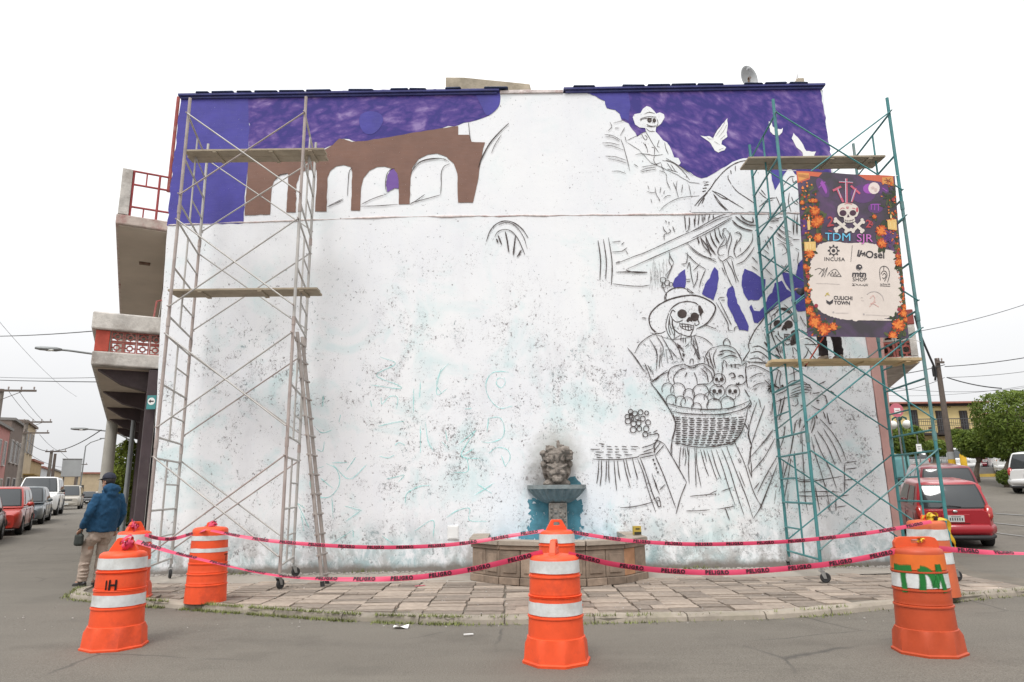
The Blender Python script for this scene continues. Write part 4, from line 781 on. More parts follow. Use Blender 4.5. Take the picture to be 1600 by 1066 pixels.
k.ls('300 450 310 520; 320 460 330 540; 340 470 350 550; 360 480 365 550; 470 490 510 540 530 600; 460 490 470 560; 530 200 560 260 590 300; 540 330 590 360 600 320; 560 400 620 420 680 470; 570 465 640 465 710 470; 580 480 640 560 690 620; 610 500 590 560 560 600; 90 490 150 480 220 520 250 540; 70 545 140 530 200 560 260 620; 60 600 140 590 200 630; 70 630 160 630 260 660; 30 680 90 660 170 680 280 740; 60 780 130 740 190 730; 90 860 140 830 190 820; 30 690 30 780 50 870; 200 790 250 840 290 870; 220 850 270 860; 230 870 260 880 240 920; 300 690 350 720 340 800 350 870; 330 700 310 780 300 840 350 880; 350 870 370 840 380 880; 380 880 430 820 480 800 560 810 620 850; 440 850 520 830 630 840; 450 890 540 855 640 870; 440 920 540 885 635 890; 440 940 520 915 610 910; 300 1000 400 960 520 945; 310 930 400 890 420 850; 470 680 480 820; 420 750 530 700; 500 960 510 1010 480 1040; 610 830 640 880', 1.8)
k.ls('300 560 350 590; 200 440 250 510; 250 820 300 850 340 870; 280 830 320 860', 3.5)
for p in ('292 275 305 248 330 243 352 255 356 280 345 300 318 308 298 298', '392 285 398 258 425 248 452 258 460 282 448 305 420 312 400 304', '365 328 374 300 385 285 398 302 406 330 385 322', '445 350 480 330 500 360 500 430 480 465 445 475 440 440 450 400'): k.fill(p, .15, 3, True)
k.sheet(1160, 600, .1877)
k.ls('120 150 80 260 50 370; 185 180 130 330 70 510; 250 150 240 260; 250 380 170 490 65 610; 270 450 180 610 70 740; 290 600 200 750 120 910; 290 660 230 820 130 1060; 20 340 50 390 45 430 75 510 60 570 65 630 40 680; 70 640 75 780; 90 880 140 820; 310 170 320 130 290 280; 335 170 310 280; 350 350 340 450 300 560; 435 320 420 450 390 600 350 740 300 900; 460 300 440 330 400 540; 490 370 495 520 510 760 520 950 540 1060; 540 420 530 480; 570 440 600 580 650 730 700 910; 595 420 640 540 720 700 780 870; 620 390 700 510 770 680; 670 370 760 520 820 660; 640 290 740 400 820 530 860 640; 400 620 380 760 340 980; 340 640 330 760; 430 560 440 700; 310 790 420 780 510 800 620 790; 440 800 520 815 700 790 820 770; 460 900 620 895 800 900; 450 930 600 935 760 930; 600 840 640 1060; 700 900 730 1060; 850 660 845 740 850 830 845 900; 850 660 900 650 950 645; 855 710 950 700; 840 800 950 795; 775 940 775 1060; 780 935 880 925; 780 1025 860 1015; 430 100 470 90; 480 180 500 180', 1.7)
k.ls('350 100 330 200 300 300; 570 180 620 210 660 215 700 170 690 110 660 90; 580 80 640 75; 610 140 640 140; 590 260 600 320 570 410; 480 280 470 370; 520 340 500 370; 670 230 690 290; 700 240 720 330 740 320; 730 60 760 80; 600 240 620 290; 300 40 280 70; 620 10 690 -20', 2.2)
k.ls('205 60 240 20; 230 70 250 50; 320 10 350 40; 210 15 240 25', 3)
k.done('painted_hooded_figure', m_ink, 'charcoal hooded skeleton in a long robe behind the teal scaffold')
k = Ink(4).sheet(1160, 600, .1877)
k.ls('260 380 190 480; 360 340 330 460; 480 380 480 500; 280 880 260 1000; 380 880 370 1040; 330 180 310 280; 590 260 560 380; 610 900 640 1060; 700 960 720 1060; 90 60 140 20', 4.2); k.sheet(1160, 460, .16888); k.ls('200 360 240 480; 210 320 240 400; 380 480 400 600; 230 780 280 820; 240 830 290 860; 150 960 170 1060', 5)
k.done('painted_shading', m_fade)
# --- half wheel and aqua tag lines
k = Ink(5).sheet(450, 330, .2909)
k.ls('1065 165 1085 110 1120 70 1165 55 1215 65 1260 100 1290 145', 2.3); k.ls('1130 75 1180 62 1225 85 1265 140 1285 205', 1.5); k.ls('1110 140 1125 115 1160 100 1200 110 1235 150 1260 205 1272 235', 1.8); k.ls('1128 130 1148 182; 1168 112 1178 165 1186 222; 1222 135 1215 190 1210 240; 1255 210 1230 248; 1120 150 1128 172', 3.0)
k.done('painted_half_wheel', m_ink)
k = Ink(2).sheet(450, 540, .3002)
k.ls('480 60 560 95 460 155 570 205 580 225 430 205; 430 285 435 320; 485 270 490 305 525 268 570 270 565 330; 470 420 560 400 605 395; 475 575 520 585 555 570; 555 520 580 505 610 520; 510 695 560 685 605 675 575 710; 835 95 790 150 775 255 830 225; 655 225 652 350; 690 190 685 270; 1170 315 1100 325 1045 270 1030 200 1060 145 1110 135 1150 140; 1125 175 1095 170 1085 200 1110 220 1130 195 1125 165; 920 330 955 328; 1045 375 1035 450; 1045 378 1100 375 1125 420 1115 480 1050 505 1005 500; 890 510 980 440; 980 440 925 520 905 578 1000 590; 905 578 930 590 935 655 860 660; 905 575 970 535; 1045 560 1090 530 1145 545 1155 590 1130 630; 1130 630 1110 570; 985 720 1060 770; 970 780 1075 715; 825 895 880 860 945 848 945 910 1040 915; 755 1000 755 910 660 965; 610 820 620 770 680 735 740 728; 275 360 265 400; 145 430 180 455 230 440; 150 540 180 550 190 500; 185 630 140 650 115 720 150 780 210 790 255 750 270 700 250 640 200 615; 355 580 300 655; 230 610 310 610; 235 620 320 695 410 620; 170 690 235 745; 230 790 235 900; 50 820 110 950; 50 820 90 850; 295 835 385 860; 300 915 380 860; 340 960 225 1035; 340 960 340 1000; 490 990 550 1035; 715 400 730 500 755 545; 690 420 690 560; 185 260 180 320; 820 440 830 500', 2.6)
k.sheet(0, 0, 1); k.ls('690 575 682 600 690 615; 470 800 475 830; 690 690 700 700', 2)
k.done('aqua_tag_lines', m_aqua, 'faint aqua spray lines on the white lower wall')
# blue paint behind the fountain
k = Ink(1).sheet(800, 670, .1783); k.fill('150 620 300 600 480 620 610 620 618 700 600 800 625 880 600 960 500 985 300 975 150 985 60 970 60 930 140 890 155 800 148 700', 1.8, 2.5); k.fill('470 470 500 430 550 415 600 470 612 500 470 500', .8, 3)
k.done('painted_blue_niche', paintmat('old turquoise blue paint', (0.070, 0.215, 0.265), 0.45, 0.08, 4, 7), 'turquoise paint left behind the fountain')
# --- small street sign plate at the left edge, meter lid on the lower wall
sg = onY(238, 629, WY); arrow_sign = empty('arrow_sign', (sg.x - .01, WY - .012, sg.z), 0, 'small teal one-way arrow plate on the left edge of the white wall', 'sign')
g = G(); g.box((0, 0, 0), (.17, .012, .26)); g.build('plate', mat('teal sign enamel', (0.05, 0.22, 0.22), .5, .15, 5, 0), arrow_sign, bevel=.004)
g = G(); g.lathe([(0, 0), (.068, 0), (.068, .002), (0, .002)], 20); o = g.build('disc', mat('sign white', (0.75, 0.75, 0.73), .5, .05, 5, 0), arrow_sign); o.rotation_euler = (math.radians(90), 0, 0); o.location = (0, -.0065, .02)
g = G(); g.prism([(-.05, -.0115, .02), (-.012, -.0115, .055), (-.012, -.0115, .032), (.045, -.0115, .032), (.045, -.0115, .008), (-.012, -.0115, .008), (-.012, -.0115, -.015)], (0, .002, 0)); g.build('arrow', mat('sign black', (0.02, 0.02, 0.02), .5, .05, 5, 0), arrow_sign)
mp_ = onY(708, 832, WY); meter = empty('meter_cover', (mp_.x, WY - .012, mp_.z), 0, 'square white utility cover on the wall left of the fountain', 'cover')
g = G(); g.box((0, 0, 0), (.20, .02, .24)); g.build('frame', mat('cover white', (0.72, 0.72, 0.71), .7, .06, 5, .1), meter, bevel=.004)
g = G(); g.box((0, -.012, 0), (.16, .012, .20)); g.build('lid', mat('cover white'  , (0.72, 0.72, 0.71)), meter, bevel=.004)

# ================================================================== FOUNTAIN
FX = 0.72
fo = empty('wall_fountain', (FX, WY, SW), 0, 'old stone wall fountain with carved mask, shell bowl and panelled basin', 'fountain')
m_stone = mat('fountain stone', (0.255, 0.195, 0.148), 0.9, 0.3, 5, 0.6, 40, objrand=0.25, dirt=0.85, dirtcol=(0.17, 0.13, 0.10))
m_rim = mat('fountain rim stone', (0.33, 0.28, 0.23), 0.88, 0.2, 5, 0.6, 40, objrand=0.12, dirt=0.5, dirtcol=(0.2, 0.16, 0.13))
m_orange_st = mat('rust stained stone', (0.42, 0.22, 0.12), 0.9, 0.2, 5, 0.6, 40, dirt=0.4, dirtcol=(0.2, 0.14, 0.1))
m_carve = mat('carved grey stone', (0.235, 0.205, 0.178), 0.92, 0.3, 9, 0.9, 60, dirt=0.75, dirtcol=(0.11, 0.09, 0.08))
bp_ = [Vector(p) for p in ((-1.40, -.005, 0), (-1.40, -1.22, 0), (-.95, -1.78, 0), (-.33, -2.10, 0), (.33, -2.12, 0), (.95, -1.85, 0), (1.36, -1.30, 0), (1.36, -.005, 0))]
m_mortf = mat('fountain core', (0.17, 0.14, 0.12), 0.95, 0.2, 6, 0.4)
g = G(); cen = Vector((0, -.6, 0))
inn = [Vector((p.x * .86, p.y * .88, 0)) for p in bp_]; outr = [Vector((p.x * .985, p.y * .985, 0)) for p in bp_]
nb = len(bp_); vs = [p + UP * 0 for p in outr] + [p + UP * .60 for p in outr] + [p + UP * .60 for p in inn] + [p + UP * .40 for p in inn]
fs = [(r * nb + i, r * nb + i + 1, (r + 1) * nb + i + 1, (r + 1) * nb + i) for r in range(3) for i in range(nb - 1)]
g.add(vs, fs); basin = g.build('basin', m_mortf, fo)
g = G(); g.add([p + UP * .41 for p in inn], [tuple(range(nb))]); g.build('basin_floor', mat('turquoise basin paint', (0.09, 0.30, 0.42), .6, .3, 4, .2, dirt=.3, dirtcol=(0.3, 0.35, 0.33)), fo)
def fblock(a, b, z0, z1, proud, dep, m, nm):
    d = (b - a).normalized(); n_ = Vector((d.y, -d.x, 0)); 
    if n_.dot((a + b) / 2 - cen) < 0: n_ = -n_
    a = a + d * .006; b = b - d * .006; g = G()
    g.prism([a + n_ * proud + UP * z0, b + n_ * proud + UP * z0, b + n_ * (proud - dep) + UP * z0, a + n_ * (proud - dep) + UP * z0], (0, 0, z1 - z0)); return g.build(nm, m, basin, bevel=.008)
for i in range(nb - 1):
    a, b = bp_[i], bp_[i + 1]; L = (b - a).length; k = max(1, round(L / .42))
    for j in range(k):
        p, q = a.lerp(b, j / k), a.lerp(b, (j + 1) / k); e = random.uniform(-.006, .006)
        fblock(p, q, 0, .105, .035 + e, .06, m_stone, 'plinth_stone')
        fblock(p, q, .11, .50, .0 + e, .05, m_orange_st if (i == 5 and j == 0) else m_stone, 'panel_stone')
        if i in (3, 4, 2, 1): 
            d = (q - p).normalized(); s_ = .16 * (q - p).length; fblock(p + d * s_, q - d * s_, .17, .44, .014 + e, .012, m_stone, 'raised_panel')
    k = max(1, round(L / .62))
    for j in range(k):
        p, q = a.lerp(b, j / k), a.lerp(b, (j + 1) / k); fblock(p, q, .505, .565, .02, .26, m_stone, 'moulding_stone'); fblock(p, q, .57, .645 + random.uniform(-.006, .004), .05, .30, m_rim, 'rim_stone')
mx_ = 0.055
g = G(); g.prism([(mx_ - .165, -.005, .40), (mx_ + .165, -.005, .40), (mx_ + .155, -.005, 1.16), (mx_ - .155, -.005, 1.16)], (0, -.26, 0)); ped = g.build('pedestal', m_carve, fo, bevel=.012)
g = G()
for r in range(9):
    for c in range(4):
        if random.random() < .82:
            w = random.choice((.03, .045, .06)); h = random.choice((.03, .05, .065)); g.box((mx_ - .12 + c * .08 + random.uniform(-.01, .01), -.272, .50 + r * .075), (w, .03, h))
for s_ in (-1, 1): g.box((mx_ + s_ * .145, -.275, .78), (.022, .035, .74))
g.build('carved_relief', m_carve, ped, bevel=.005)
g = G()
def shell(u, v):
    a = math.pi * (1 + u); r = .15 + (.50 - .15) * (v ** .75); fl = 1 + .085 * math.cos(u * math.pi * 22) * (v * (1.25 - v)) * 2
    return (mx_ + r * fl * math.cos(a), -.005 + r * fl * math.sin(a) * .85, 1.14 + .27 * v ** 1.3)
g.grid(shell, 90, 8); g.grid(lambda u, v: (mx_ + (.53 - .1 * v) * math.cos(math.pi * (1 + u)), -.005 + (.53 - .1 * v) * math.sin(math.pi * (1 + u)) * .85, 1.475), 40, 1)
g.grid(lambda u, v: (mx_ + .53 * math.cos(math.pi * (1 + u)), -.005 + .53 * math.sin(math.pi * (1 + u)) * .85, 1.405 + .07 * v), 40, 1)
g.grid(lambda u, v: (mx_ + (.53 - .04 * v) * math.cos(math.pi * (1 + u)), -.005 + (.53 - .04 * v) * math.sin(math.pi * (1 + u)) * .85, 1.405), 40, 1)
g.build('shell_bowl', mat('bowl stone', (0.21, 0.235, 0.235), .9, .3, 6, .7, 45, dirt=.5, dirtcol=(0.09, 0.13, 0.14)), fo, smooth=True, auto=True)
g = G(); z0 = 1.48; fy = -.20
g.ell((mx_, fy, z0 + .25), (.185, .17, .235), 18, 14); g.ell((mx_, fy - .12, z0 + .10), (.11, .08, .075)); g.ell((mx_, fy + .08, z0 + .02), (.25, .14, .10)); g.ell((mx_, -.04, z0 + .3), (.26, .12, .34))
g.ell((mx_, fy - .175, z0 + .235), (.035, .06, .055)); 
for s_ in (-1, 1):
    g.ell((mx_ + s_ * .10, fy - .12, z0 + .31), (.10, .05, .028), rot=Matrix.Rotation(s_ * -.45, 3, 'Y')); g.ell((mx_ + s_ * .085, fy - .125, z0 + .20), (.07, .055, .05)); g.ell((mx_ + s_ * .21, fy + .05, z0 + .25), (.045, .05, .10)); g.ell((mx_ + s_ * .23, fy + .03, z0 + .36), (.06, .09, .07))
    g.ell((mx_ + s_ * .18, fy + .02, z0 + .50), (.09, .12, .10)); g.ell((mx_ + s_ * .24, fy - .02, z0 + .55), (.06, .10, .06)); g.ell((mx_ + s_ * .09, fy - .10, z0 + .46), (.05, .07, .09))
g.ell((mx_, fy - .16, z0 + .115), (.075, .04, .018)); g.ell((mx_, fy - .155, z0 + .07), (.055, .045, .025)); g.ell((mx_ + .02, fy - .06, z0 + .54), (.20, .13, .10)); g.ell((mx_ + .14, fy - .12, z0 + .60), (.10, .10, .075)); g.ell((mx_ - .09, fy - .06, z0 + .63), (.07, .09, .06)); g.ell((mx_ + .0, fy - .13, z0 + .47), (.04, .06, .10)); [g.box((mx_ + random.uniform(-.22, .24), fy + random.uniform(-.12, .05), z0 + random.uniform(.42, .68)), (random.uniform(.05, .12), .09, random.uniform(.05, .12)), random.uniform(-.4, .4)) for q in range(16)]; g.box((mx_ + .03, fy - .02, z0 + .70), (.05, .06, .16)); g.box((mx_ + .07, fy - .03, z0 + .69), (.13, .05, .035))
mk = g.build('carved_mask', m_carve, fo, smooth=True)
r = mk.modifiers.new('r', 'REMESH'); r.mode = 'VOXEL'; r.voxel_size = .011; r.use_smooth_shade = True
tx = bpy.data.textures.new('stone_pits', 'CLOUDS'); tx.noise_scale = .035; tx.noise_depth = 3; d_ = mk.modifiers.new('d', 'DISPLACE'); d_.texture = tx; d_.strength = .032; d_.mid_level = .5
# things left on the basin
bx = onY(995, 826, 11.75); box = empty('yellow_packet', (bx.x, 11.75, SW + .645), .2, 'small yellow and black packet standing on the right rim of the fountain', 'packet')
g = G(); g.box((0, 0, .075), (.13, .07, .14)); g.build('carton', mat('packet yellow', (0.42, 0.30, 0.05), .7, .15, 8, .1), box, bevel=.005); g = G(); g.box((0, -.036, .03), (.12, .004, .045)); g.box((.0, -.036, .10), (.07, .004, .02)); g.build('printed_band', mat('packet black', (0.03, 0.03, 0.02), .7, .1, 8, 0), box)
bx = onY(840, 832, 11.9); cup = empty('plastic_cup', (bx.x, 11.6, SW + .415), 0, 'small white cup inside the basin at the foot of the niche', 'cup')
g = G(); g.lathe([(.03, 0), (.042, .16), (.045, .16), (.045, .165), (.039, .165), (.028, .004)], 18); g.build('cup_body', mat('cup white', (.7, .7, .68), .5, .05, 5, 0), cup, smooth=True, auto=True)

# ================================================================== SCAFFOLDS
def scaffold(name, label, FL, FR, BL, BR, mtube, mworn, ztop, z0=.30, lift=1.93, lifts=4, short=False):
    root = empty(name, ((FL[0] + BR[0]) / 2, (FL[1] + BR[1]) / 2, SW), 0, label, 'scaffold'); o = root.location
    def P(c, z): return Vector((c[0], c[1], z)) - Vector(o)
    def T(nm, a, b, r, m=None): g = G(); g.tube(a, b, r, 10); return g.build(nm, m or mtube, root, smooth=True, auto=True)
    R = .026
    for c in (FL, FR, BL, BR):
        dx = random.uniform(-.02, .02)
        for i in range(lifts):
            a = P(c, z0 + lift * i) + Vector((dx * (1 - i / lifts), 0, 0)); b = P(c, min(z0 + lift * (i + 1) - .006, ztop)) + Vector((dx * (1 - (i + 1) / lifts), 0, 0))
            if i == lifts - 1: b.z = ztop - o[2]
            T('post', a, b, R, mworn if random.random() < .35 else mtube)
            if i: T('coupling', a - UP * .07, a + UP * .07, R + .006, mworn)
    def L2(c, d, t): return Vector((c[0] + (d[0] - c[0]) * t, c[1] + (d[1] - c[1]) * t))
    for (f, b_) in ((FL, BL), (FR, BR)):
        for i in range(lifts):
            zb, zt = z0 + lift * i + .10, z0 + lift * (i + 1) - .22; mid = L2(f, b_, .46)
            for z in (zb, (zb + zt) / 2 + .02, zt): T('rung', P(f, z), P(b_, z), .017)
            T('inner_post', P(mid, zb + .0), P(mid, zt), .016)
            for z in (zb + (zt - zb) * .25, zb + (zt - zb) * .76): T('rung', P(mid, z), P(b_, z), .014)
    for (l, r_) in ((FL, FR), (BL, BR)):
        for i in range(lifts):
            za, zb = z0 + lift * i + .25, z0 + lift * (i + 1) - .20; k = .04 if l is BL else -.04
            def off(p, q): return P(p, q) + Vector((0, k, 0))
            T('cross_brace', off(l, za), off(r_, zb), .0125, mworn if random.random() < .3 else mtube); T('cross_brace', off(l, zb) + Vector((0, k * .7, 0)), off(r_, za) + Vector((0, k * .7, 0)), .0125)
            for q, z in ((l, za), (l, zb), (r_, za), (r_, zb)): T('brace_pin', P(q, z), P(q, z) + Vector((0, k * 2.4, 0)), .010, mworn)
    m_rub = mat('caster rubber', (.025, .025, .025), .7, .2, 8, .2); m_cst = mat('caster steel', (.30, .30, .29), .5, .2, 8, .2, metal=.7)
    for c in (FL, FR, BL, BR):
        a = random.uniform(-1.2, 1.2); ax = Vector((math.cos(a), math.sin(a), 0)); sd = Vector((-ax.y, ax.x, 0)); h = P(c, SW) + ax * .045
        g = G(); prof = [(.02, -.020), (.062, -.022), (.074, -.012), (.074, .012), (.062, .022), (.02, .020)]; vs = []
        for rr, w in prof:
            for j in range(20): t = 2 * math.pi * j / 20; vs.append(h + UP * .074 + ax * (rr * math.cos(t)) + UP * (rr * math.sin(t)) + sd * w)
        g.add(vs, [(i * 20 + j, i * 20 + (j + 1) % 20, (i + 1) * 20 + (j + 1) % 20, (i + 1) * 20 + j) for i in range(5) for j in range(20)]); wh = g.build('caster_wheel', m_rub, root, smooth=True, auto=True)
        g = G()
        for s_ in (-1, 1): g.prism([h + sd * (.03 * s_) + UP * .06 + ax * .02, h + sd * (.03 * s_) + UP * .06 - ax * .02, h + sd * (.03 * s_) + UP * .165 - ax * .07, h + sd * (.03 * s_) + UP * .165 - ax * .0], sd * .005)
        g.box(h - ax * .045 + UP * .168, (.08, .07, .012), a); g.tube(h - ax * .045 + UP * .17, h - ax * .045 + UP * .26, .018, 10); g.build('fork', m_cst, wh)
    return root
m_galv = mat('grey scaffold tube', (0.42, 0.40, 0.375), 0.5, 0.18, 3, 0.2, 60, metal=.25, dirt=.55, dirtcol=(0.52, 0.5, 0.47))
m_galw = mat('rusty scaffold tube', (0.36, 0.30, 0.275), 0.65, 0.2, 4, 0.3, 60, dirt=.6, dirtcol=(0.5, 0.47, 0.44))
m_teal = mat('teal scaffold tube', (0.050, 0.200, 0.205), 0.5, 0.2, 3, 0.2, 60, dirt=.40, dirtcol=(0.20, 0.30, 0.30))
m_tealw = mat('scuffed teal tube', (0.10, 0.21, 0.21), 0.6, 0.25, 4, 0.3, 60, dirt=.6, dirtcol=(0.27, 0.25, 0.22))
SL = [(-5.50, 10.7), (-3.50, 10.7), (-5.88, 12.3), (-3.78, 12.3)]; SR = [(4.54, 10.7), (6.50, 10.7), (4.67, 12.3), (6.69, 12.3)]
scaffold('rolling_scaffold', 'tall grey tube scaffold with two plank levels in front of the white left half', *SL, m_galv, m_galw, 8.14)
scaffold('rolling_scaffold', 'tall teal tube scaffold carrying the banner at the right end of the mural', *SR, m_teal, m_tealw, 7.98, lift=1.90)
m_plank = mat('weathered plank', (0.34, 0.285, 0.21), 0.85, 0.2, 3, 0.5, 30, dirt=.4, dirtcol=(0.24, 0.19, 0.14)); m_plankn = mat('new pine plank', (0.56, 0.42, 0.24), 0.8, 0.14, 3, 0.3, 30)
def plank(x0, x1, y, z, w, m, label, t=.038):
    r = empty('plank', ((x0 + x1) / 2, y, z), 0, label, 'plank', 'scaffold planks'); L = x1 - x0; n_ = max(1, round(w / .24)); bw = w / n_
    for i in range(n_):
        g = G(); e = random.uniform(-.05, .05); g.box((e, -w / 2 + bw * (i + .5), random.uniform(-.004, .004)), (L, bw - .008, t)); g.build('board', m, r, bevel=.006)
    for s_ in (-.28, .12, .40): g = G(); g.box((L * s_, 0, -t / 2 - .014), (.07, w * .96, .022)); g.build('batten', m, r, bevel=.004)
zP = 7.42
plank(-5.80, -3.30, 11.45, 7.44, .46, m_plank, 'weathered plank on the upper level of the grey scaffold'); plank(-5.86, -3.32, 11.45, 4.86, .44, m_plank, 'weathered plank on the middle level of the grey scaffold')
plank(4.22, 6.66, 11.5, 7.19, .46, m_plank, 'weathered plank on the top level of the teal scaffold'); plank(4.33, 6.84, 11.5, 3.52, .46, m_plankn, 'pale new plank on the lower level of the teal scaffold', .05)

# ladder leaning on the grey scaffold, seen nearly edge-on
def V_(x): return Vector((x, 0, 0))
lad = empty('ladder', (-2.90, 11.1, SW), 0, 'worn metal ladder leaning against the right end of the grey scaffold', 'ladder')
m_lad = mat('ladder metal', (0.33, 0.29, 0.265), 0.55, 0.25, 5, 0.3, 50, metal=.3, dirt=.5, dirtcol=(0.45, 0.42, 0.4))
A0 = Vector((.0, -.17, .0)); A1 = Vector((-.03, .20, .0)); top = Vector((-.60, 0, 3.95))
for a in (A0, A1): g = G(); g.tube(a, a + top, .030, 10); g.build('rail', m_lad, lad, smooth=True, auto=True)
for i in range(13):
    t = (i + .5) / 13; g = G(); p, q = A0 + top * t, A1 + top * t; d = (q - p).normalized(); g.tube(p - d * .06 + V_(-.02), q + d * .06 + V_(.03), .019, 8); g.build('rung', m_lad, lad, smooth=True, auto=True)
for a in (A0, A1): g = G(); g.tube(a, a + top * .02, .034, 10); g.build('rubber_foot', mat('caster rubber', (0, 0, 0)), lad)

# ================================================================== TRAFFIC DRUMS AND TAPE
def orange(name, col, dirt=.35, dc=(0.35, 0.06, 0.02)): return mat(name, col, 0.5, 0.10, 6, 0.15, 20, spec=.4, dirt=dirt, dirtcol=dc)
m_or1 = orange('safety orange', (0.74, 0.080, 0.020), .85, (0.42, 0.050, 0.02)); m_or2 = orange('faded orange', (0.44, 0.062, 0.018), .4, (0.36, .06, .02)); m_or3 = orange('light orange', (0.68, 0.14, 0.018), .2)
m_or4 = orange('chalky orange', (0.55, 0.12, 0.045), .3)
def refl(name='reflective white'):
    return mat('reflective white', (0.58, 0.59, 0.58), 0.35, 0.14, 9, 0.25, 40, dirt=.6, dirtcol=(0.38, 0.35, 0.31))
def drum(loc, rz, label, mo, bands, ribs, h=.885, r0=.245, r1=.215, base=True, handle='trap', hm=None, lean=(0, 0)):
    root = empty('traffic_drum', loc, rz, label, 'traffic drum', 'orange traffic drums round the work area'); root.rotation_euler = (lean[0], lean[1], rz)
    def rad(z): return r0 + (r1 - r0) * (z - .2) / (h - .2) if base else r0 + (r1 - r0) * z / h
    prof = [(0.0, .19 if base else .0)]; zs = [.19 if base else 0.0]; z = zs[0]
    pts = []
    for rb in ribs: pts += [(rb - .012, 0), (rb - .006, .009), (rb + .006, .009), (rb + .012, -.004), (rb + .03, -.002)]
    n_ = 26
    for i in range(n_ + 1): pts.append((zs[0] + (h - .035 - zs[0]) * i / n_, 0))
    pts = sorted(set(pts)); prof = [(rad(zs[0]), zs[0])] + [(rad(z) + d, z) for z, d in pts if z > zs[0] + .001] + [(rad(h) - .006, h - .015), (rad(h) - .03, h), (.10, h + .012), (0.001, h + .014)]
    g = G(); g.lathe(prof, 44); body = g.build('body', mo, root, smooth=True, auto=True)
    if base:
        g = G(); vs = []; N = 48
        for (rr, zz, oc) in ((.292, 0, 1.0), (.294, .020, 1.0), (.279, .030, 1.0), (.266, .165, 1.25), (.254, .212, 0), (.238, .220, 0)):
            for j in range(N):
                a = 2 * math.pi * j / N; k = math.pi / 4; q = (a + math.pi / 8) % k - k / 2; o8 = math.cos(k / 2) / math.cos(q) * 1.04
                vs.append((rr * (1 + (o8 - 1) * oc) * math.cos(a), rr * (1 + (o8 - 1) * oc) * math.sin(a), zz))
        g.add(vs, [(i * N + j, i * N + (j + 1) % N, (i + 1) * N + (j + 1) % N, (i + 1) * N + j) for i in range(5) for j in range(N)] + [tuple(range(N))[::-1]]); g.build('base', mo, root, smooth=True, auto=True)
    for z0_, z1_ in bands:
        g = G(); N = 64
        sd = random.random() * 50
        g.grid(lambda u, v: ((rad(z0_ + (z1_ - z0_) * v) + .0035) * math.cos(2 * math.pi * u), (rad(z0_ + (z1_ - z0_) * v) + .0035) * math.sin(2 * math.pi * u), z0_ + (z1_ - z0_) * v + .010 * max(0, mnoise.noise(Vector((u * 9, v * 3, sd))) - .15) * (1 if v in (0, 1) else 0)), N, 2)
        g.build('reflective_band', refl(), root, smooth=True)
    if handle:
        g = G()
        if handle == 'trap': out = [(-.135, .0), (.135, .0), (.125, .03), (.07, .125), (.055, .135), (-.055, .135), (-.07, .125), (-.125, .03)]; inn_ = [(-.035, .065), (.035, .065), (.042, .072), (.038, .098), (.03, .105), (-.03, .105), (-.038, .098), (-.042, .072)]
        elif handle == 'wide': out = [(-.19, .0), (.19, .0), (.19, .05), (.165, .085), (.13, .095), (-.13, .095), (-.165, .085), (-.19, .05)]; inn_ = [(-.04, .04), (.04, .04), (.045, .045), (.045, .065), (.04, .07), (-.04, .07), (-.045, .065), (-.045, .045)]
        else: out = [(-.05, .0), (.05, .0), (.05, .03), (.045, .06), (.03, .07), (-.03, .07), (-.045, .06), (-.05, .03)]; inn_ = [(-.02, .02), (.02, .02), (.024, .024), (.024, .04), (.02, .044), (-.02, .044), (-.024, .04), (-.024, .024)]
        K = len(out); vs = []
        for y in (-.03, .03):
            sc = 1.0
            vs += [(p[0], y * (1 - p[1] * 1.5), h + p[1]) for p in out] + [(p[0], y * (1 - p[1] * 1.5), h + p[1]) for p in inn_]
        fs = []
        for i in range(K):
            j = (i + 1) % K; fs += [(i, j, K + j, K + i), (2 * K + i, 3 * K + i, 3 * K + j, 2 * K + j), (i, 2 * K + i, 2 * K + j, j), (K + i, K + j, 3 * K + j, 3 * K + i)]
        g.add(vs, fs); g.build('handle', hm or mo, root, bevel=.006)
    root['h'] = h
    return root, rad
def drum_marks(root, rad, strokes, m, name):
    """strokes: (width, [(angle in degrees, z), ...]) laid on the drum skin"""
    g = G(); g.uv = []
    for w, pts in strokes:
        P = catmull([Vector(p) for p in pts], 4) if len(pts) > 2 else [Vector(pts[0]).lerp(Vector(pts[1]), i / 6) for i in range(7)]
        b0 = len(g.v); k = len(P); acc = 0
        for i, p in enumerate(P):
            d = P[min(i + 1, k - 1)] - P[max(i - 1, 0)]; d = Vector((math.radians(d.x) * .23, d.y)); d = d.normalized(); n2 = Vector((-d.y, d.x)) * w / 2
            for s_, uvv in ((1, 0), (-1, 1)):
                z = p.y + n2.y * s_; a = math.radians(p.x) + n2.x * s_ / .23; r = rad(z) + .007; g.v.append((r * math.cos(a), r * math.sin(a), z)); g.uv.append((i * .05, uvv))
        for i in range(k - 1): g.f.append((b0 + 2 * i, b0 + 2 * i + 1, b0 + 2 * i + 3, b0 + 2 * i + 2)); g.mi.append(0)
    return g.build(name, m, root, fixn=False)
BA = [(.745, .850), (.400, .505)]; RB_ = [.715, .550, .380]
def face(loc): return math.degrees(math.atan2(-loc[1], -loc[0]))          # direction from a drum to the street side
FLp = Vector((-3.95, 7.25, 0)); Cp = Vector((.355, 6.45, 0)); Rp = Vector((3.70, 6.62, 0)); MLp = Vector((-4.10, 9.62, SW)); RBp = Vector((5.44, 9.42, SW)); CBp = Vector((.53, 8.95, SW)); LBp = Vector((-5.35, 10.05, SW))
dFL, rdF = drum(FLp, math.radians(12), 'orange drum with a black letter at the front left of the road', m_or1, BA, RB_, h=.90)
dC, rdC = drum(Cp, math.radians(78), 'orange drum with two white bands alone at the front centre of the road', m_or1, BA, RB_, h=.885)
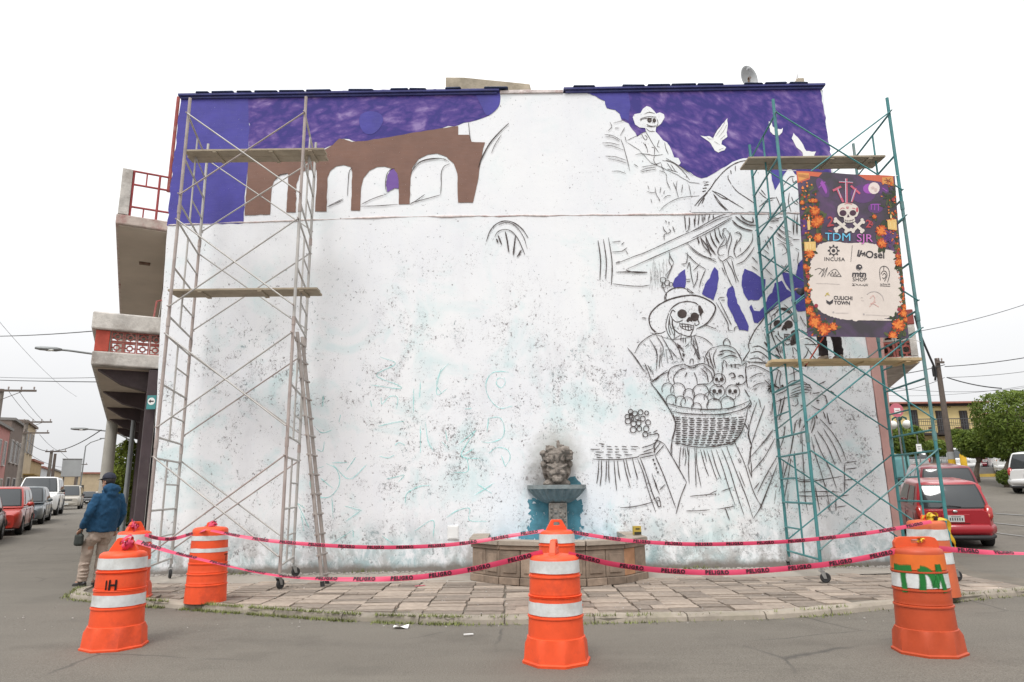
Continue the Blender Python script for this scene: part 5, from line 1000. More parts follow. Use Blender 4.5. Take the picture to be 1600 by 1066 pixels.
dR, rdR = drum(Rp, math.radians(-8), 'faded orange drum sprayed with green letters at the front right', m_or2, [(.565, .685)], [.70, .545, .405], handle='wide', hm=orange('handle orange', (0.60, 0.08, 0.02), .3), h=.90)
dML, rdM = drum(MLp, math.radians(5), 'slim orange drum with two thin white bands on the pavement by the grey scaffold', m_or1, [(.785, .845), (.635, .685)], [.49, .36, .22], h=.945, r0=.262, r1=.222, base=False, handle='knob')
dRB, rdB = drum(RBp, math.radians(10), 'chalky orange drum with yellow tape wound on its top beside the red car', m_or4, [(.69, .825), (.40, .535)], [], h=.93, r0=.285, r1=.225, base=False, handle='knob', hm=m_or1)
dCB, rdCB = drum(CBp, math.radians(5), 'orange drum standing in front of the fountain behind the centre drum', m_or1, BA, RB_, h=.885)
dLB, rdL = drum(LBp, math.radians(15), 'orange drum half hidden beside the left foot of the grey scaffold', m_or1, BA, RB_, h=.885)
dLB.rotation_euler[2] = math.radians(60)
m_spb = strokemat('black spray', (0.02, 0.015, 0.015), 0.95, 0.25, 16, .12); m_spg = strokemat('green spray', (0.022, 0.14, 0.035), 1.25, 0.35, 12, .2)
f = face(FLp) - math.degrees(dFL.rotation_euler[2])
drum_marks(dFL, rdF, [(.026, [(f - 24, .655), (f - 24, .555)]), (.026, [(f - 10, .655), (f - 10, .555)]), (.024, [(f - 24, .605), (f - 10, .605)]), (.02, [(f - 32, .65), (f - 32, .56)])], m_spb, 'black_letter')
f = face(MLp) - math.degrees(dML.rotation_euler[2]); drum_marks(dML, rdM, [(.018, [(f + 62, .61), (f + 62, .51)]), (.016, [(f + 52, .60), (f + 75, .60)])], m_spb, 'black_letter')
f = face(Rp) - math.degrees(dR.rotation_euler[2]); RBand = None
drum_marks(dR, rdR, [(.080, [(f - 58, .735), (f - 38, .73), (f - 14, .735)]), (.070, [(f - 34, .73), (f - 34, .63), (f - 33, .525)]), (.072, [(f + 2, .535), (f + 5, .63), (f + 4, .735)]), (.080, [(f + 2, .735), (f + 14, .72), (f + 26, .67), (f + 30, .575)]), (.070, [(f + 30, .575), (f + 38, .66), (f + 42, .77)]), (.070, [(f + 42, .77), (f + 48, .65), (f + 52, .53)])], m_spg, 'green_letters')
g = G(); g.grid(lambda u, v: ((rdR(.72 + .13 * v) + .003) * math.cos(2 * math.pi * u), (rdR(.72 + .13 * v) + .003) * math.sin(2 * math.pi * u), .72 + .13 * v), 48, 2); g.build('bright_band', m_or3, dR, smooth=True)
# --- tape
m_tape = mat('pink barrier tape', (0.55, 0.042, 0.105), 0.4, 0.08, 6, 0.1, 30, spec=.5); m_tink = mat('tape ink', (0.03, 0.006, 0.012), .6, .1, 6, 0); m_ytape = mat('yellow barrier tape', (0.62, 0.42, 0.03), .45, .2, 14, .1)
PEL = text2d('PELIGRO', .048, .0028, 'LEFT', 1.2); PELW = max(v.x for v in PEL[0])
def tape(label, pts, twist, w=.047, words=True):
    P = [onY(x, y, Y) for x, y, Y in pts]; P = catmull(P, 10); k = len(P); S_ = [0]
    for i in range(1, k): S_.append(S_[-1] + (P[i] - P[i - 1]).length)
    def tw(s):
        t = s / S_[-1] * (len(twist) - 1); i = min(int(t), len(twist) - 2); return math.radians(twist[i] + (twist[i + 1] - twist[i]) * sstep(0, 1, t - i))
    def frame(s):
        s = max(0, min(S_[-1], s)); i = 0
        lo, hi = 0, k - 1
        while hi - lo > 1:
            md = (lo + hi) // 2
            if S_[md] <= s: lo = md
            else: hi = md
        t = (s - S_[lo]) / max(1e-6, S_[hi] - S_[lo]); p = P[lo].lerp(P[hi], t); T = (P[min(hi + 1, k - 1)] - P[max(lo - 1, 0)]).normalized()
        b = UP - T * UP.dot(T); b.normalize(); n_ = T.cross(b)                      # n_ points to the street for left-to-right tape
        if n_.y > 0: n_ = -n_
        a = tw(s) + .12 * mnoise.noise(Vector((s * 2.2, p.x, 0))); return p, b * math.cos(a) + n_ * math.sin(a), n_ * math.cos(a) - b * math.sin(a)
    root = empty('barrier_tape', P[0], 0, label, 'barrier tape', 'pink barrier tape between the drums'); o = P[0]
    g = G(); N = max(20, int(S_[-1] / .04)); vs = []
    for i in range(N + 1):
        p, b, n_ = frame(S_[-1] * i / N); c = .004 * mnoise.noise(Vector((i * .3, p.x, 1))); vs += [p + b * w / 2 - o, p + n_ * (.005 + c) - o, p - b * w / 2 - o]
    g.add(vs, [(3 * i + j, 3 * i + j + 1, 3 * i + j + 4, 3 * i + j + 3) for i in range(N) for j in range(2)]); g.build('strip', m_tape, root, smooth=True)
    if words:
        s = random.uniform(.05, .2); 
        while s + PELW < S_[-1]:
            g = G(); vs = []
            for v in PEL[0]:
                p, b, n_ = frame(s + v.x); vs.append(p + b * (v.y * .95) + n_ * .0085 - o)
            g.add(vs, PEL[1]); g.build('lettering', m_tink, root, fixn=False); s += PELW + random.uniform(.15, .19)
    return root
hFL = FLp + Vector((.05, -.03, .99)); hC = Cp + Vector((0, 0, .99))
tape('pink tape sagging from the front left drum to the front centre drum', [(213, 846, 7.15), (265, 862, 7.1), (325, 877, 7.05), (400, 894, 6.95), (467, 903, 6.85), (560, 905.5, 6.75), (640, 903, 6.65), (700, 896, 6.58), (745, 888, 6.52), (790, 877.5, 6.46), (848, 863, 6.42)], [-40, -70, -80, -72, -40, -8, 5, 10])
tape('pink tape sagging from the front centre drum to the drum with green letters', [(888, 866, 6.42), (920, 873, 6.42), (960, 882, 6.44), (1030, 891, 6.47), (1120, 895, 6.5), (1200, 891, 6.54), (1290, 882, 6.57), (1350, 872, 6.59), (1425, 856, 6.6)], [10, 15, 5, -12, -10, 0, -5, -15])
tape('pink tape stretched from the green lettered drum out to the right', [(1466, 857, 6.58), (1500, 860, 6.6), (1540, 863, 6.65), (1600, 865, 6.75), (1680, 866, 6.9)], [0, -20, -55, -70, -60])
tape('pink tape from the half hidden left drum to the slim drum', [(222, 834, 10.0), (245, 841, 9.8), (270, 842, 9.65), (300, 834, 9.5), (322, 828, 9.35)], [-30, -5, -15, -50])
tape('pink tape sagging behind from the slim drum to the drum by the fountain', [(330, 829, 9.3), (380, 839, 9.25), (430, 846, 9.2), (520, 853, 9.12), (600, 855.5, 9.05), (680, 853, 9.0), (740, 847, 8.97), (800, 837, 8.94), (850, 829.5, 8.9)], [-60, -35, -15, -5, 3, -10, -25, -30])
tape('pink tape sagging behind from the drum by the fountain to the chalky drum', [(885, 829.5, 8.9), (920, 836, 8.92), (980, 844.5, 8.95), (1060, 850, 9.0), (1140, 850, 9.03), (1240, 845.5, 9.06), (1340, 835, 9.1), (1400, 826, 9.12), (1455, 815, 9.14)], [-30, -15, -5, -4, 3, -8, -20, -30])
tape('loose pink tape hanging down from the half hidden drum', [(206, 812, 10.0), (212, 824, 9.93), (207, 838, 9.9), (214, 852, 9.92)], [20, 50, 30, 60], words=False)
def wad(parent, c, r, m, name, n=9):
    g = G()
    for i in range(n):
        ax = Vector((random.gauss(0, 1), random.gauss(0, 1), random.gauss(0, 1))).normalized(); q = ax.orthogonal().normalized(); q2 = ax.cross(q); rr = r * random.uniform(.6, 1.1); cc = Vector(c) + Vector((random.gauss(0, r * .3), random.gauss(0, r * .3), random.gauss(0, r * .2))); vs = []; K = 14; tt = random.uniform(.7, 1.0)
        for j in range(K + 1):
            a = 2 * math.pi * tt * j / K; p = cc + q * (rr * math.cos(a)) + q2 * (rr * math.sin(a) * .7); h_ = r * .32; tw_ = .8 * math.sin(a * 2 + i); vs += [p + ax * h_ * math.cos(tw_) + q * h_ * math.sin(tw_) * .5, p - ax * h_ * math.cos(tw_) - q * h_ * math.sin(tw_) * .5]
        g.add(vs, [(2 * j, 2 * j + 1, 2 * j + 3, 2 * j + 2) for j in range(K)])
    return g.build(name, m, parent, smooth=True)
def wadthing(pos, r, m, name, label, n=9):
    o = wad(None, (0, 0, 0), r, m, name, n); o.location = pos; tag(o, label, 'tape'); return o
wadthing(MLp + Vector((.02, 0, .985)), .055, m_tape, 'tape_knot', 'crumpled pink tape knotted on top of the slim drum', 12); wadthing(FLp + Vector((.05, -.03, .985)), .06, m_tape, 'tape_knot', 'pink tape knotted through the handle of the front left drum', 8); wadthing(LBp + Vector((.0, -.05, .97)), .05, m_tape, 'tape_knot', 'pink tape knotted on the half hidden left drum', 8)
yk = wadthing(RBp + Vector((.03, -.10, .965)), .07, m_ytape, 'tape_knot', 'yellow tape bundled on top of the chalky drum', 12)
g = G(); g.box((.02, -.06, .0), (.035, .02, .05), .4); g.build('black_print', m_tink, yk)
g = G(); pts = [RBp + Vector((.05, -.16, .95)), RBp + Vector((.14, -.15, .955)), RBp + Vector((.225, -.11, .92)), RBp + Vector((.255, -.09, .80)), RBp + Vector((.275, -.09, .66)), RBp + Vector((.285, -.08, .58))]
g2 = catmull(pts, 5); vs = []
for i, p in enumerate(g2): d = Vector((.018 * math.cos(i * .5), .018 * math.sin(i * .4), .018)); vs += [p + d, p - d]
g.add(vs, [(2 * j, 2 * j + 1, 2 * j + 3, 2 * j + 2) for j in range(len(g2) - 1)]); tag(g.build('yellow_tape', m_ytape, smooth=True), 'loose end of yellow tape hanging down the chalky drum', 'tape')
wadthing(Rp + Vector((.03, -.04, .965)), .028, m_ytape, 'tape_knot', 'scrap of yellow tape in the handle of the green lettered drum', 5)
# litter
g = G(); g.grid(lambda u, v: (.16 * (u - .5), .11 * (v - .5), .008 + .012 * math.sin(u * 5 + v * 3)), 6, 4); o = g.build('paper_scrap', mat('paper', (.75, .74, .72), .8, .05, 6, 0), None, smooth=True); o.location = onZ(627, 980, 0.012); tag(o, 'crumpled white paper scrap lying on the road', 'litter')
g = G(); g.box((0, 0, .006), (.10, .02, .01), .3); o = g.build('paper_strip', mat('paper', (0, 0, 0))); o.location = onZ(732, 992, 0.012); tag(o, 'thin white strip lying on the road near the centre', 'litter')
g = G(); g.box((0, 0, .006), (.16, .03, .006), .5); o = g.build('tape_scrap', m_tape); o.location = onZ(656, 916, SW + .004); tag(o, 'short pink tape scrap lying on the pavement', 'litter')

# ================================================================== BANNER on the teal scaffold
BY = 10.60
Bc = [onY(1244, 267, BY), onY(1398, 276, BY), onY(1419, 529, BY), onY(1262, 526, BY)]   # tl tr br bl
ban = empty('banner', (Bc[0] + Bc[1] + Bc[2] + Bc[3]) / 4, 0, 'printed festival banner with skull, marigolds and sponsor marks hung on the teal scaffold', 'banner'); bo = Vector(ban.location)
def bq(u, v, layer=0):
    a = Bc[0].lerp(Bc[1], u); b = Bc[3].lerp(Bc[2], u); p = a.lerp(b, v)
    fold = .018 * math.sin((u * 1.0 + v * .9) * 7.0) * math.exp(-((u - v * 1.05 + .12) / .16) ** 2) + .012 * math.sin(u * 9 + v * 2) * (1 - v) * .5 + .010 * math.sin(v * 6 + u * 3) + .02 * math.sin(u * math.pi) * v
    return p + Vector((0, -fold - .002 * layer, .006 * math.sin(u * 8) * (v < .02))) - bo
def bpx(x, y, layer):                        # photo pixel -> banner cloth (inverse bilinear through the plane)
    p = onY(x, y, BY); u = v = .5
    for _ in range(12):
        a = Bc[0].lerp(Bc[1], u); b = Bc[3].lerp(Bc[2], u); q = a.lerp(b, v); du = ((Bc[1] - Bc[0]).lerp(Bc[2] - Bc[3], v)); dv = b - a; e = p - q; det = du.x * dv.z - du.z * dv.x
        u += (e.x * dv.z - e.z * dv.x) / det; v += (du.x * e.z - du.z * e.x) / det
    return bq(min(1, max(0, u)), min(1, max(0, v)), layer)
def bmat(): 
    m, t, b = newmat('banner print ground'); c = ramp(t, noisef(t, coords(t), 2.2, 5, .6, .5), [(.38, (0.045, 0.038, 0.045)), (.54, (0.070, 0.045, 0.085)), (.70, (0.12, 0.055, 0.15))]); t.links.new(c, b.inputs['Base Color']); b.inputs['Roughness'].default_value = .42; b.inputs['Specular IOR Level'].default_value = .45; return m
g = G(); g.grid(lambda u, v: bq(u, v), 40, 60); cloth = g.build('cloth', bmat(), ban, smooth=True)
def bm_(name, col, rough=.42): return mat('print ' + name, col, rough, .04, 8, 0)
class BP:
    def __init__(s, layer, x0, y0, k): s.g = G(); s.L = layer; s.o = (x0, y0, k)
    def pt(s, x, y): return bpx(s.o[0] + x * s.o[2], s.o[1] + y * s.o[2], s.L)
    def poly(s, pts, sm=False):
        if isinstance(pts, str): v = [float(q) for q in pts.replace(',', ' ').split()]; pts = list(zip(v[0::2], v[1::2]))
        if sm: pts = [(p.x, p.y) for p in catmull([Vector(p) for p in pts] + [Vector(pts[0])], 5)[:-1]]
        tri = [[Vector(pts[i]) for i in t] for t in triangulate2d(pts)]; lim = 7.0 / s.o[2]; out = []
        while tri:
            t = tri.pop(); e = [((t[i] - t[(i + 1) % 3]).length, i) for i in range(3)]; L, i = max(e)
            if L <= lim: out.append(t)
            else: a, b, c = t[i], t[(i + 1) % 3], t[(i + 2) % 3]; m = (a + b) / 2; tri += [[a, m, c], [m, b, c]]
        for t in out: s.g.add([s.pt(p.x, p.y) for p in t], [(0, 1, 2)])
        return s
    def ell(s, cx, cy, rx, ry=None, rot=0, n=14):
        ry = ry or rx; c, q = math.cos(rot), math.sin(rot); return s.poly([(cx + rx * math.cos(a) * c - ry * math.sin(a) * q, cy + rx * math.cos(a) * q + ry * math.sin(a) * c) for a in [2 * math.pi * i / n for i in range(n)]])
    def line(s, txt, w):
        for ln in txt.split(';'):
            v = [float(q) for q in ln.replace(',', ' ').split()]; P = list(zip(v[0::2], v[1::2])); P = catmull([Vector(p) for p in P], 5) if len(P) > 2 else [Vector(p) for p in P]; vs = []
            for i, p in enumerate(P):
                d = (P[min(i + 1, len(P) - 1)] - P[max(i - 1, 0)]).normalized(); n_ = Vector((-d.y, d.x)) * w / 2; vs += [s.pt(*(p + n_)), s.pt(*(p - n_))]
            s.g.add(vs, [(2 * i, 2 * i + 1, 2 * i + 3, 2 * i + 2) for i in range(len(P) - 1)])
        return s
    def text(s, txt, cx, cy, size, bold=0, slant=0.03, sx=1.0, shear=0.0, space=1.0):
        vs, fs = text2d(txt, size, bold * size, 'CENTER', space); s.g.add([s.pt(cx + (v.x + shear * v.y) * sx, cy - v.y + slant * v.x) for v in vs], fs); return s
    def done(s, nm, m): o = s.g.build(nm, m, cloth, fixn=False); o['kind'] = 'stuff'; return o
T1 = (1235, 260, .1313); T2 = (1245, 370, .15943)
random.seed(21)
# paper-cut corners
BP(1, *T1).poly('62 55 375 85 330 130 230 120 225 160 80 205').poly('800 100 1222 118 1235 240 1080 200 1075 190 900 165').done('corner_paper', bm_('red orange', (0.55, 0.12, 0.06))); BP(2, *T1).poly('80 75 215 90 220 140 95 185').poly('1085 140 1215 130 1225 230 1090 205').done('corner_lace', bm_('gold', (0.62, 0.28, 0.08)))
b = BP(3, *T1); 
for i in range(9): b.line(f'{95+i*14} {95+i*2} {100+i*13} {130+i*3}', 5)
b.line('1130 150 1190 200; 1190 150 1130 200; 1110 170 1200 180', 7).done('lace_cut', bm_('dark red', (0.20, 0.05, 0.03)))
# purple glows of the print
BP(1, *T1).ell(860, 330, 150, 110).ell(380, 260, 60, 130, -.5).ell(1010, 500, 90, 60).ell(1090, 280, 90, 50).done('violet_wash', bm_('violet', (0.105, 0.045, 0.15)))
BP(2, *T1).ell(930, 270, 70, 60).ell(395, 250, 22, 80, -.4).line('350 200 420 330; 330 260 410 190; 960 460 960 520; 1000 455 1000 525; 1045 455 1045 530; 950 458 1070 455; 880 250 960 330; 1090 260 1150 300', 12).done('violet_marks', bm_('bright violet', (0.30, 0.07, 0.38)))
BP(3, *T1).ell(990, 265, 68, 70).done('moon', bm_('moon cream', (0.72, 0.62, 0.58))); BP(4, *T1).ell(975, 260, 22, 16).ell(1010, 285, 18, 22).done('moon_mark', bm_('moon rose', (0.60, 0.45, 0.43)))
# swords, skull, bones
BP(3, *T1).line('660 150 665 440', 30).line('572 190 740 200', 16).line('545 260 625 430; 500 295 600 245', 26).line('775 265 725 430; 715 235 825 330', 24).done('sword', bm_('sword rose', (0.52, 0.10, 0.16)))
BP(4, *T1).line('652 150 655 430', 8).line('575 184 740 194', 5).line('560 270 600 380', 8).line('770 275 720 420', 8).done('sword_edge', bm_('sword pale', (0.45, 0.52, 0.62)))
BP(4, *T1).poly('560 480 600 450 680 438 760 455 800 490 810 540 790 595 760 610 765 655 700 672 640 660 630 610 580 595 555 540', True).line('540 640 690 770', 34).line('860 650 740 770', 34).line('545 750 650 680', 34).line('860 770 750 675', 34).done('skull', bm_('bone', (0.66, 0.60, 0.54)))
b = BP(4, *T1)
for x, y in ((535, 630), (530, 655), (690, 760), (660, 778), (850, 640), (865, 668), (745, 775), (720, 755), (535, 745), (550, 770), (860, 765), (845, 780)): b.ell(x, y, 20)
b.done('bone_end', bm_('bone', (0, 0, 0)))
BP(5, *T1).ell(622, 560, 42, 36).ell(740, 558, 40, 34).poly('668 610 683 570 702 608').line('640 640 670 652 720 648 755 635', 5).line('655 635 655 660; 675 640 675 665; 695 642 695 668; 715 640 715 664; 735 636 735 658', 4).done('skull_hollow', bm_('hollow', (0.06, 0.025, 0.045)))
BP(5, *T1).line('640 455 680 445 730 455; 590 520 610 500 640 505; 730 500 770 510', 8).ell(676, 495, 16).ell(790, 520, 14, 30).done('skull_paint', bm_('rose red', (0.50, 0.09, 0.12))); BP(6, *T1).line('668 505 676 482 686 505', 4).done('skull_letter', bm_('bone', (0, 0, 0)))
BP(3, *T1).text('2', 475, 660, 150, .02).text('2', 925, 690, 130, .02).line('960 650 945 690 985 690; 970 660 968 715', 12).line('440 715 520 700; 455 765 500 775', 14).done('date_figures', bm_('date red', (0.40, 0.06, 0.07)))
BP(5, *T1).text('TDM', 565, 845, 130, .0, .03, 1.12).done('title_lettering', bm_('sky blue', (0.14, 0.50, 0.72))); BP(5, *T1).text('SJR', 880, 860, 130, .0, .03, 1.15).done('title_lettering', bm_('orchid', (0.55, 0.16, 0.48)))
# cream torn-paper panel
pp = []
ctr = [(1279, 382), (1300, 377), (1330, 380), (1358, 380), (1381, 388), (1398, 396), (1404, 420), (1406, 440), (1411, 465), (1409, 480), (1405, 487), (1392, 496), (1370, 500), (1340, 502), (1310, 498), (1292, 492), (1276, 482), (1267, 465), (1263, 440), (1266, 415), (1270, 396)]
for p in catmull([Vector(p) for p in ctr] + [Vector(ctr[0])], 9)[:-1]: pp.append((p.x + random.gauss(0, .8), p.y + random.gauss(0, .5)))
BP(1, 0, 0, 1).poly(pp).done('cream_panel', bm_('cream', (0.66, 0.585, 0.53), .5))
b = BP(2, 0, 0, 1)
for i in range(7): x = random.uniform(1290, 1385); b.poly([(x, 499 + random.uniform(-2, 2)), (x + 18, 499.5), (x + 22, 501), (x + 2, 501.5)])
b.done('torn_edge', bm_('cream', (0, 0, 0)))
# sponsor marks
kb = bm_('black', (0.045, 0.04, 0.045))
b = BP(3, *T2); K = 8
for i in range(K):
    a = 2 * math.pi * i / K; b.line(f'{362+38*math.cos(a):.1f} {135+38*math.sin(a):.1f} {362+58*math.cos(a):.1f} {135+58*math.sin(a):.1f}', 16)
for i in range(24):
    a = 2 * math.pi * i / 24; c = 2 * math.pi * (i + 1) / 24; b.line(f'{362+38*math.cos(a):.1f} {135+38*math.sin(a):.1f} {362+38*math.cos(c):.1f} {135+38*math.sin(c):.1f}', 9)
b.ell(362, 135, 18).text('INCUSA', 368, 222, 50, .012, .02, 1.05, 0, 1.12).line('543 85 525 248', 4)
b.poly('600 130 615 130 600 195 585 195').poly('625 132 640 138 615 200 600 198').line('625 170 660 165 665 195; 640 190 665 150', 12).text('Osel', 765, 180, 100, .02, .02, 1.0)
b.line('215 370 270 310 240 395; 250 390 300 300 270 395; 300 385 320 350 330 380 350 345 360 385 380 345 385 385 410 365; 175 325 220 310 260 330; 330 340 380 320 435 392; 330 385 435 392', 5)
b.ell(605, 305, 32).text('mtn', 605, 372, 78, .035, .02, 1.12, .1).text('SHOP', 608, 425, 54, .004, .02, 1.02).line('535 463 690 470', 3).line('535 480 560 482 545 470; 570 482 580 472 595 484; 600 482 612 474 625 486; 630 484 645 476 655 488 670 478 688 486', 5)
b.line('815 430 808 360 815 310 850 290 890 310 905 370 885 450; 850 290 848 330; 820 370 840 340 870 345 880 385 855 440; 835 380 855 360 870 385 850 415 835 400', 6).line('815 462 822 474 832 462; 838 474 846 462 856 474; 862 463 872 474 884 463; 890 474 900 463 908 474; 812 484 912 488', 5)
b.poly('285 620 320 640 355 612 350 650 320 670 290 650').text('CULICHI', 450, 605, 50, .03, .04, .95).text('TOWN', 440, 652, 50, .03, .04, .95)
b.done('sponsor_marks', kb)
BP(4, *T2).ell(612, 298, 10, 6).line('585 325 610 335 632 318', 5).done('ball_mark', bm_('cream', (0, 0, 0))); BP(3, *T2).line('275 580 300 565 320 575; 285 560 310 550', 9).done('sprig_mark', bm_('olive gold', (0.50, 0.40, 0.12)))
BP(3, *T2).line('330 462 420 468; 190 458 330 462; 375 750 500 752; 670 770 905 775; 620 600 640 602; 625 630 650 632', 3).line('678 570 720 545 780 545 830 580 850 630', 5).ell(355, 742, 9).ell(648, 764, 9).done('small_print', bm_('grey print', (0.42, 0.38, 0.37))); BP(3, *T2).line('710 610 740 580 760 610 745 650; 705 690 740 660 800 690; 715 660 770 640', 6).done('pale_emblem', bm_('pale rose', (0.66, 0.40, 0.36)))
# marigolds, leaves, berries, candles
mm = [bm_('marigold deep', (0.36, 0.045, 0.012)), bm_('marigold', (0.58, 0.11, 0.02)), bm_('marigold bright', (0.72, 0.21, 0.04))]; ml = [bm_('leaf dark', (0.035, 0.050, 0.022)), bm_('leaf', (0.085, 0.10, 0.035))]; mr = bm_('crimson', (0.30, 0.035, 0.05)); mv = bm_('grape', (0.10, 0.035, 0.16))
fl = [(1272, 331, 9), (1279, 345, 9), (1274, 349, 9), (1278, 372, 8), (1268, 315, 4), (1273, 315, 4), (1377, 361, 10), (1378, 380, 9), (1366, 339, 4), (1273, 503, 11), (1287, 515, 11), (1301, 511, 7), (1403, 509, 11), (1394, 525, 8), (1264, 394, 6), (1258, 417, 5), (1266, 398, 7), (1404, 410, 7), (1403, 400, 5), (1411, 490, 7), (1265, 485, 7), (1270, 492, 5), (1415, 500, 5), (1259, 452, 4), (1412, 440, 4), (1262, 470, 6), (1395, 345, 5), (1252, 318, 4), (1413, 480, 5)]
lv = [BP(2, 0, 0, 1), BP(2, 0, 0, 1)]
for x, y, r in fl:
    for i in range(5): a = random.uniform(0, 6.28); lv[i % 2].ell(min(1414, x + (r + 1) * math.cos(a)), y + (r + 1) * math.sin(a), r * .75, r * .3, a + random.gauss(0, .4), 8)
for i in range(200):
    side = random.random(); y = random.uniform(290, 520); edge = 1247 + (y - 270) * .068 if side < .5 else 1398 + (y - 276) * .083
    if side < .5: x = edge + abs(random.gauss(0, 1)) * (9 if y < 375 or y > 480 else 3) + 1
    else: x = edge - abs(random.gauss(0, 1)) * (9 if y < 385 or y > 480 else 3) - 1
    a = random.uniform(0, 6.28); lv[i % 2].ell(x, y, random.uniform(3, 6), random.uniform(1.2, 2.2), a, 7)
for q in range(2): lv[q].done('leaf_print', ml[q])
fb = [BP(3 + q, 0, 0, 1) for q in range(3)]
for x, y, r in fl:
    for ring, (rr, n_, q) in enumerate(((1.0, 13, 0), (.72, 10, 1), (.42, 7, 2), (.15, 3, 1))):
        for i in range(n_):
            a = 2 * math.pi * (i + random.uniform(-.25, .25)) / n_; fb[q if random.random() < .7 else random.randrange(3)].ell(x + rr * r * .72 * math.cos(a), y + rr * r * .72 * math.sin(a), r * .27, r * .17, a, 6)
for i in range(170):
    side = random.random(); y = random.choice([random.uniform(285, 380), random.uniform(380, 528)]); edge = 1247 + (y - 270) * .068 if side < .5 else 1398 + (y - 276) * .083
    x = edge + (1 if side < .5 else -1) * (1.5 + abs(random.gauss(0, 1)) * (10 if (y < 378 or y > 490) else 3.2)); fb[random.randrange(3)].ell(x, y, random.uniform(.8, 2.4), random.uniform(.8, 1.8), random.random() * 3, 6)
for q in range(3): fb[q].done('marigold_print', mm[q])
b = BP(4, 0, 0, 1); c = BP(4, 0, 0, 1)
for i in range(34): b.ell(1255 + random.gauss(0, 4) + (i % 3), 357 + random.gauss(0, 7), 2, 2, 0, 7)
for i in range(30): b.ell(1386 + random.gauss(0, 3.5), 371 + random.gauss(0, 6), 2, 2, 0, 7)
for x, y in ((1403, 397), (1252, 430), (1412, 452), (1262, 432), (1405, 300), (1396, 312), (1264, 455), (1275, 478), (1404, 484)): c.ell(x, y, 3.2, 3.2, 0, 8)
b.done('grape_print', mv); c.done('berry_print', mr)
b = BP(5, *T1).poly('160 905 295 900 300 1010 165 1010').poly('1150 640 1260 630 1270 760 1160 750').poly('190 650 225 645 230 760 200 765'); b.done('candle_print', bm_('candle', (0.70, 0.47, 0.17))); BP(6, *T1).ell(225, 880, 9, 24).ell(1195, 600, 9, 26).ell(208, 625, 7, 20).line('190 930 195 990; 230 925 235 995; 265 930 262 985; 1185 670 1195 740; 1230 660 1235 740', 7).done('flame_print', bm_('flame', (0.80, 0.62, 0.30)))
# ties
g = G()
for q, c in ((0, SR[0]), (1, SR[1])):
    for v in (0.0, 1.0): p = bq(q, v) ; t = Vector((c[0], c[1], p.z + bo.z + (.06 if v == 0 else -.04))) - bo; g.tube(p, t, .006, 5)
g.build('tie', mat('paper', (0, 0, 0)), ban)

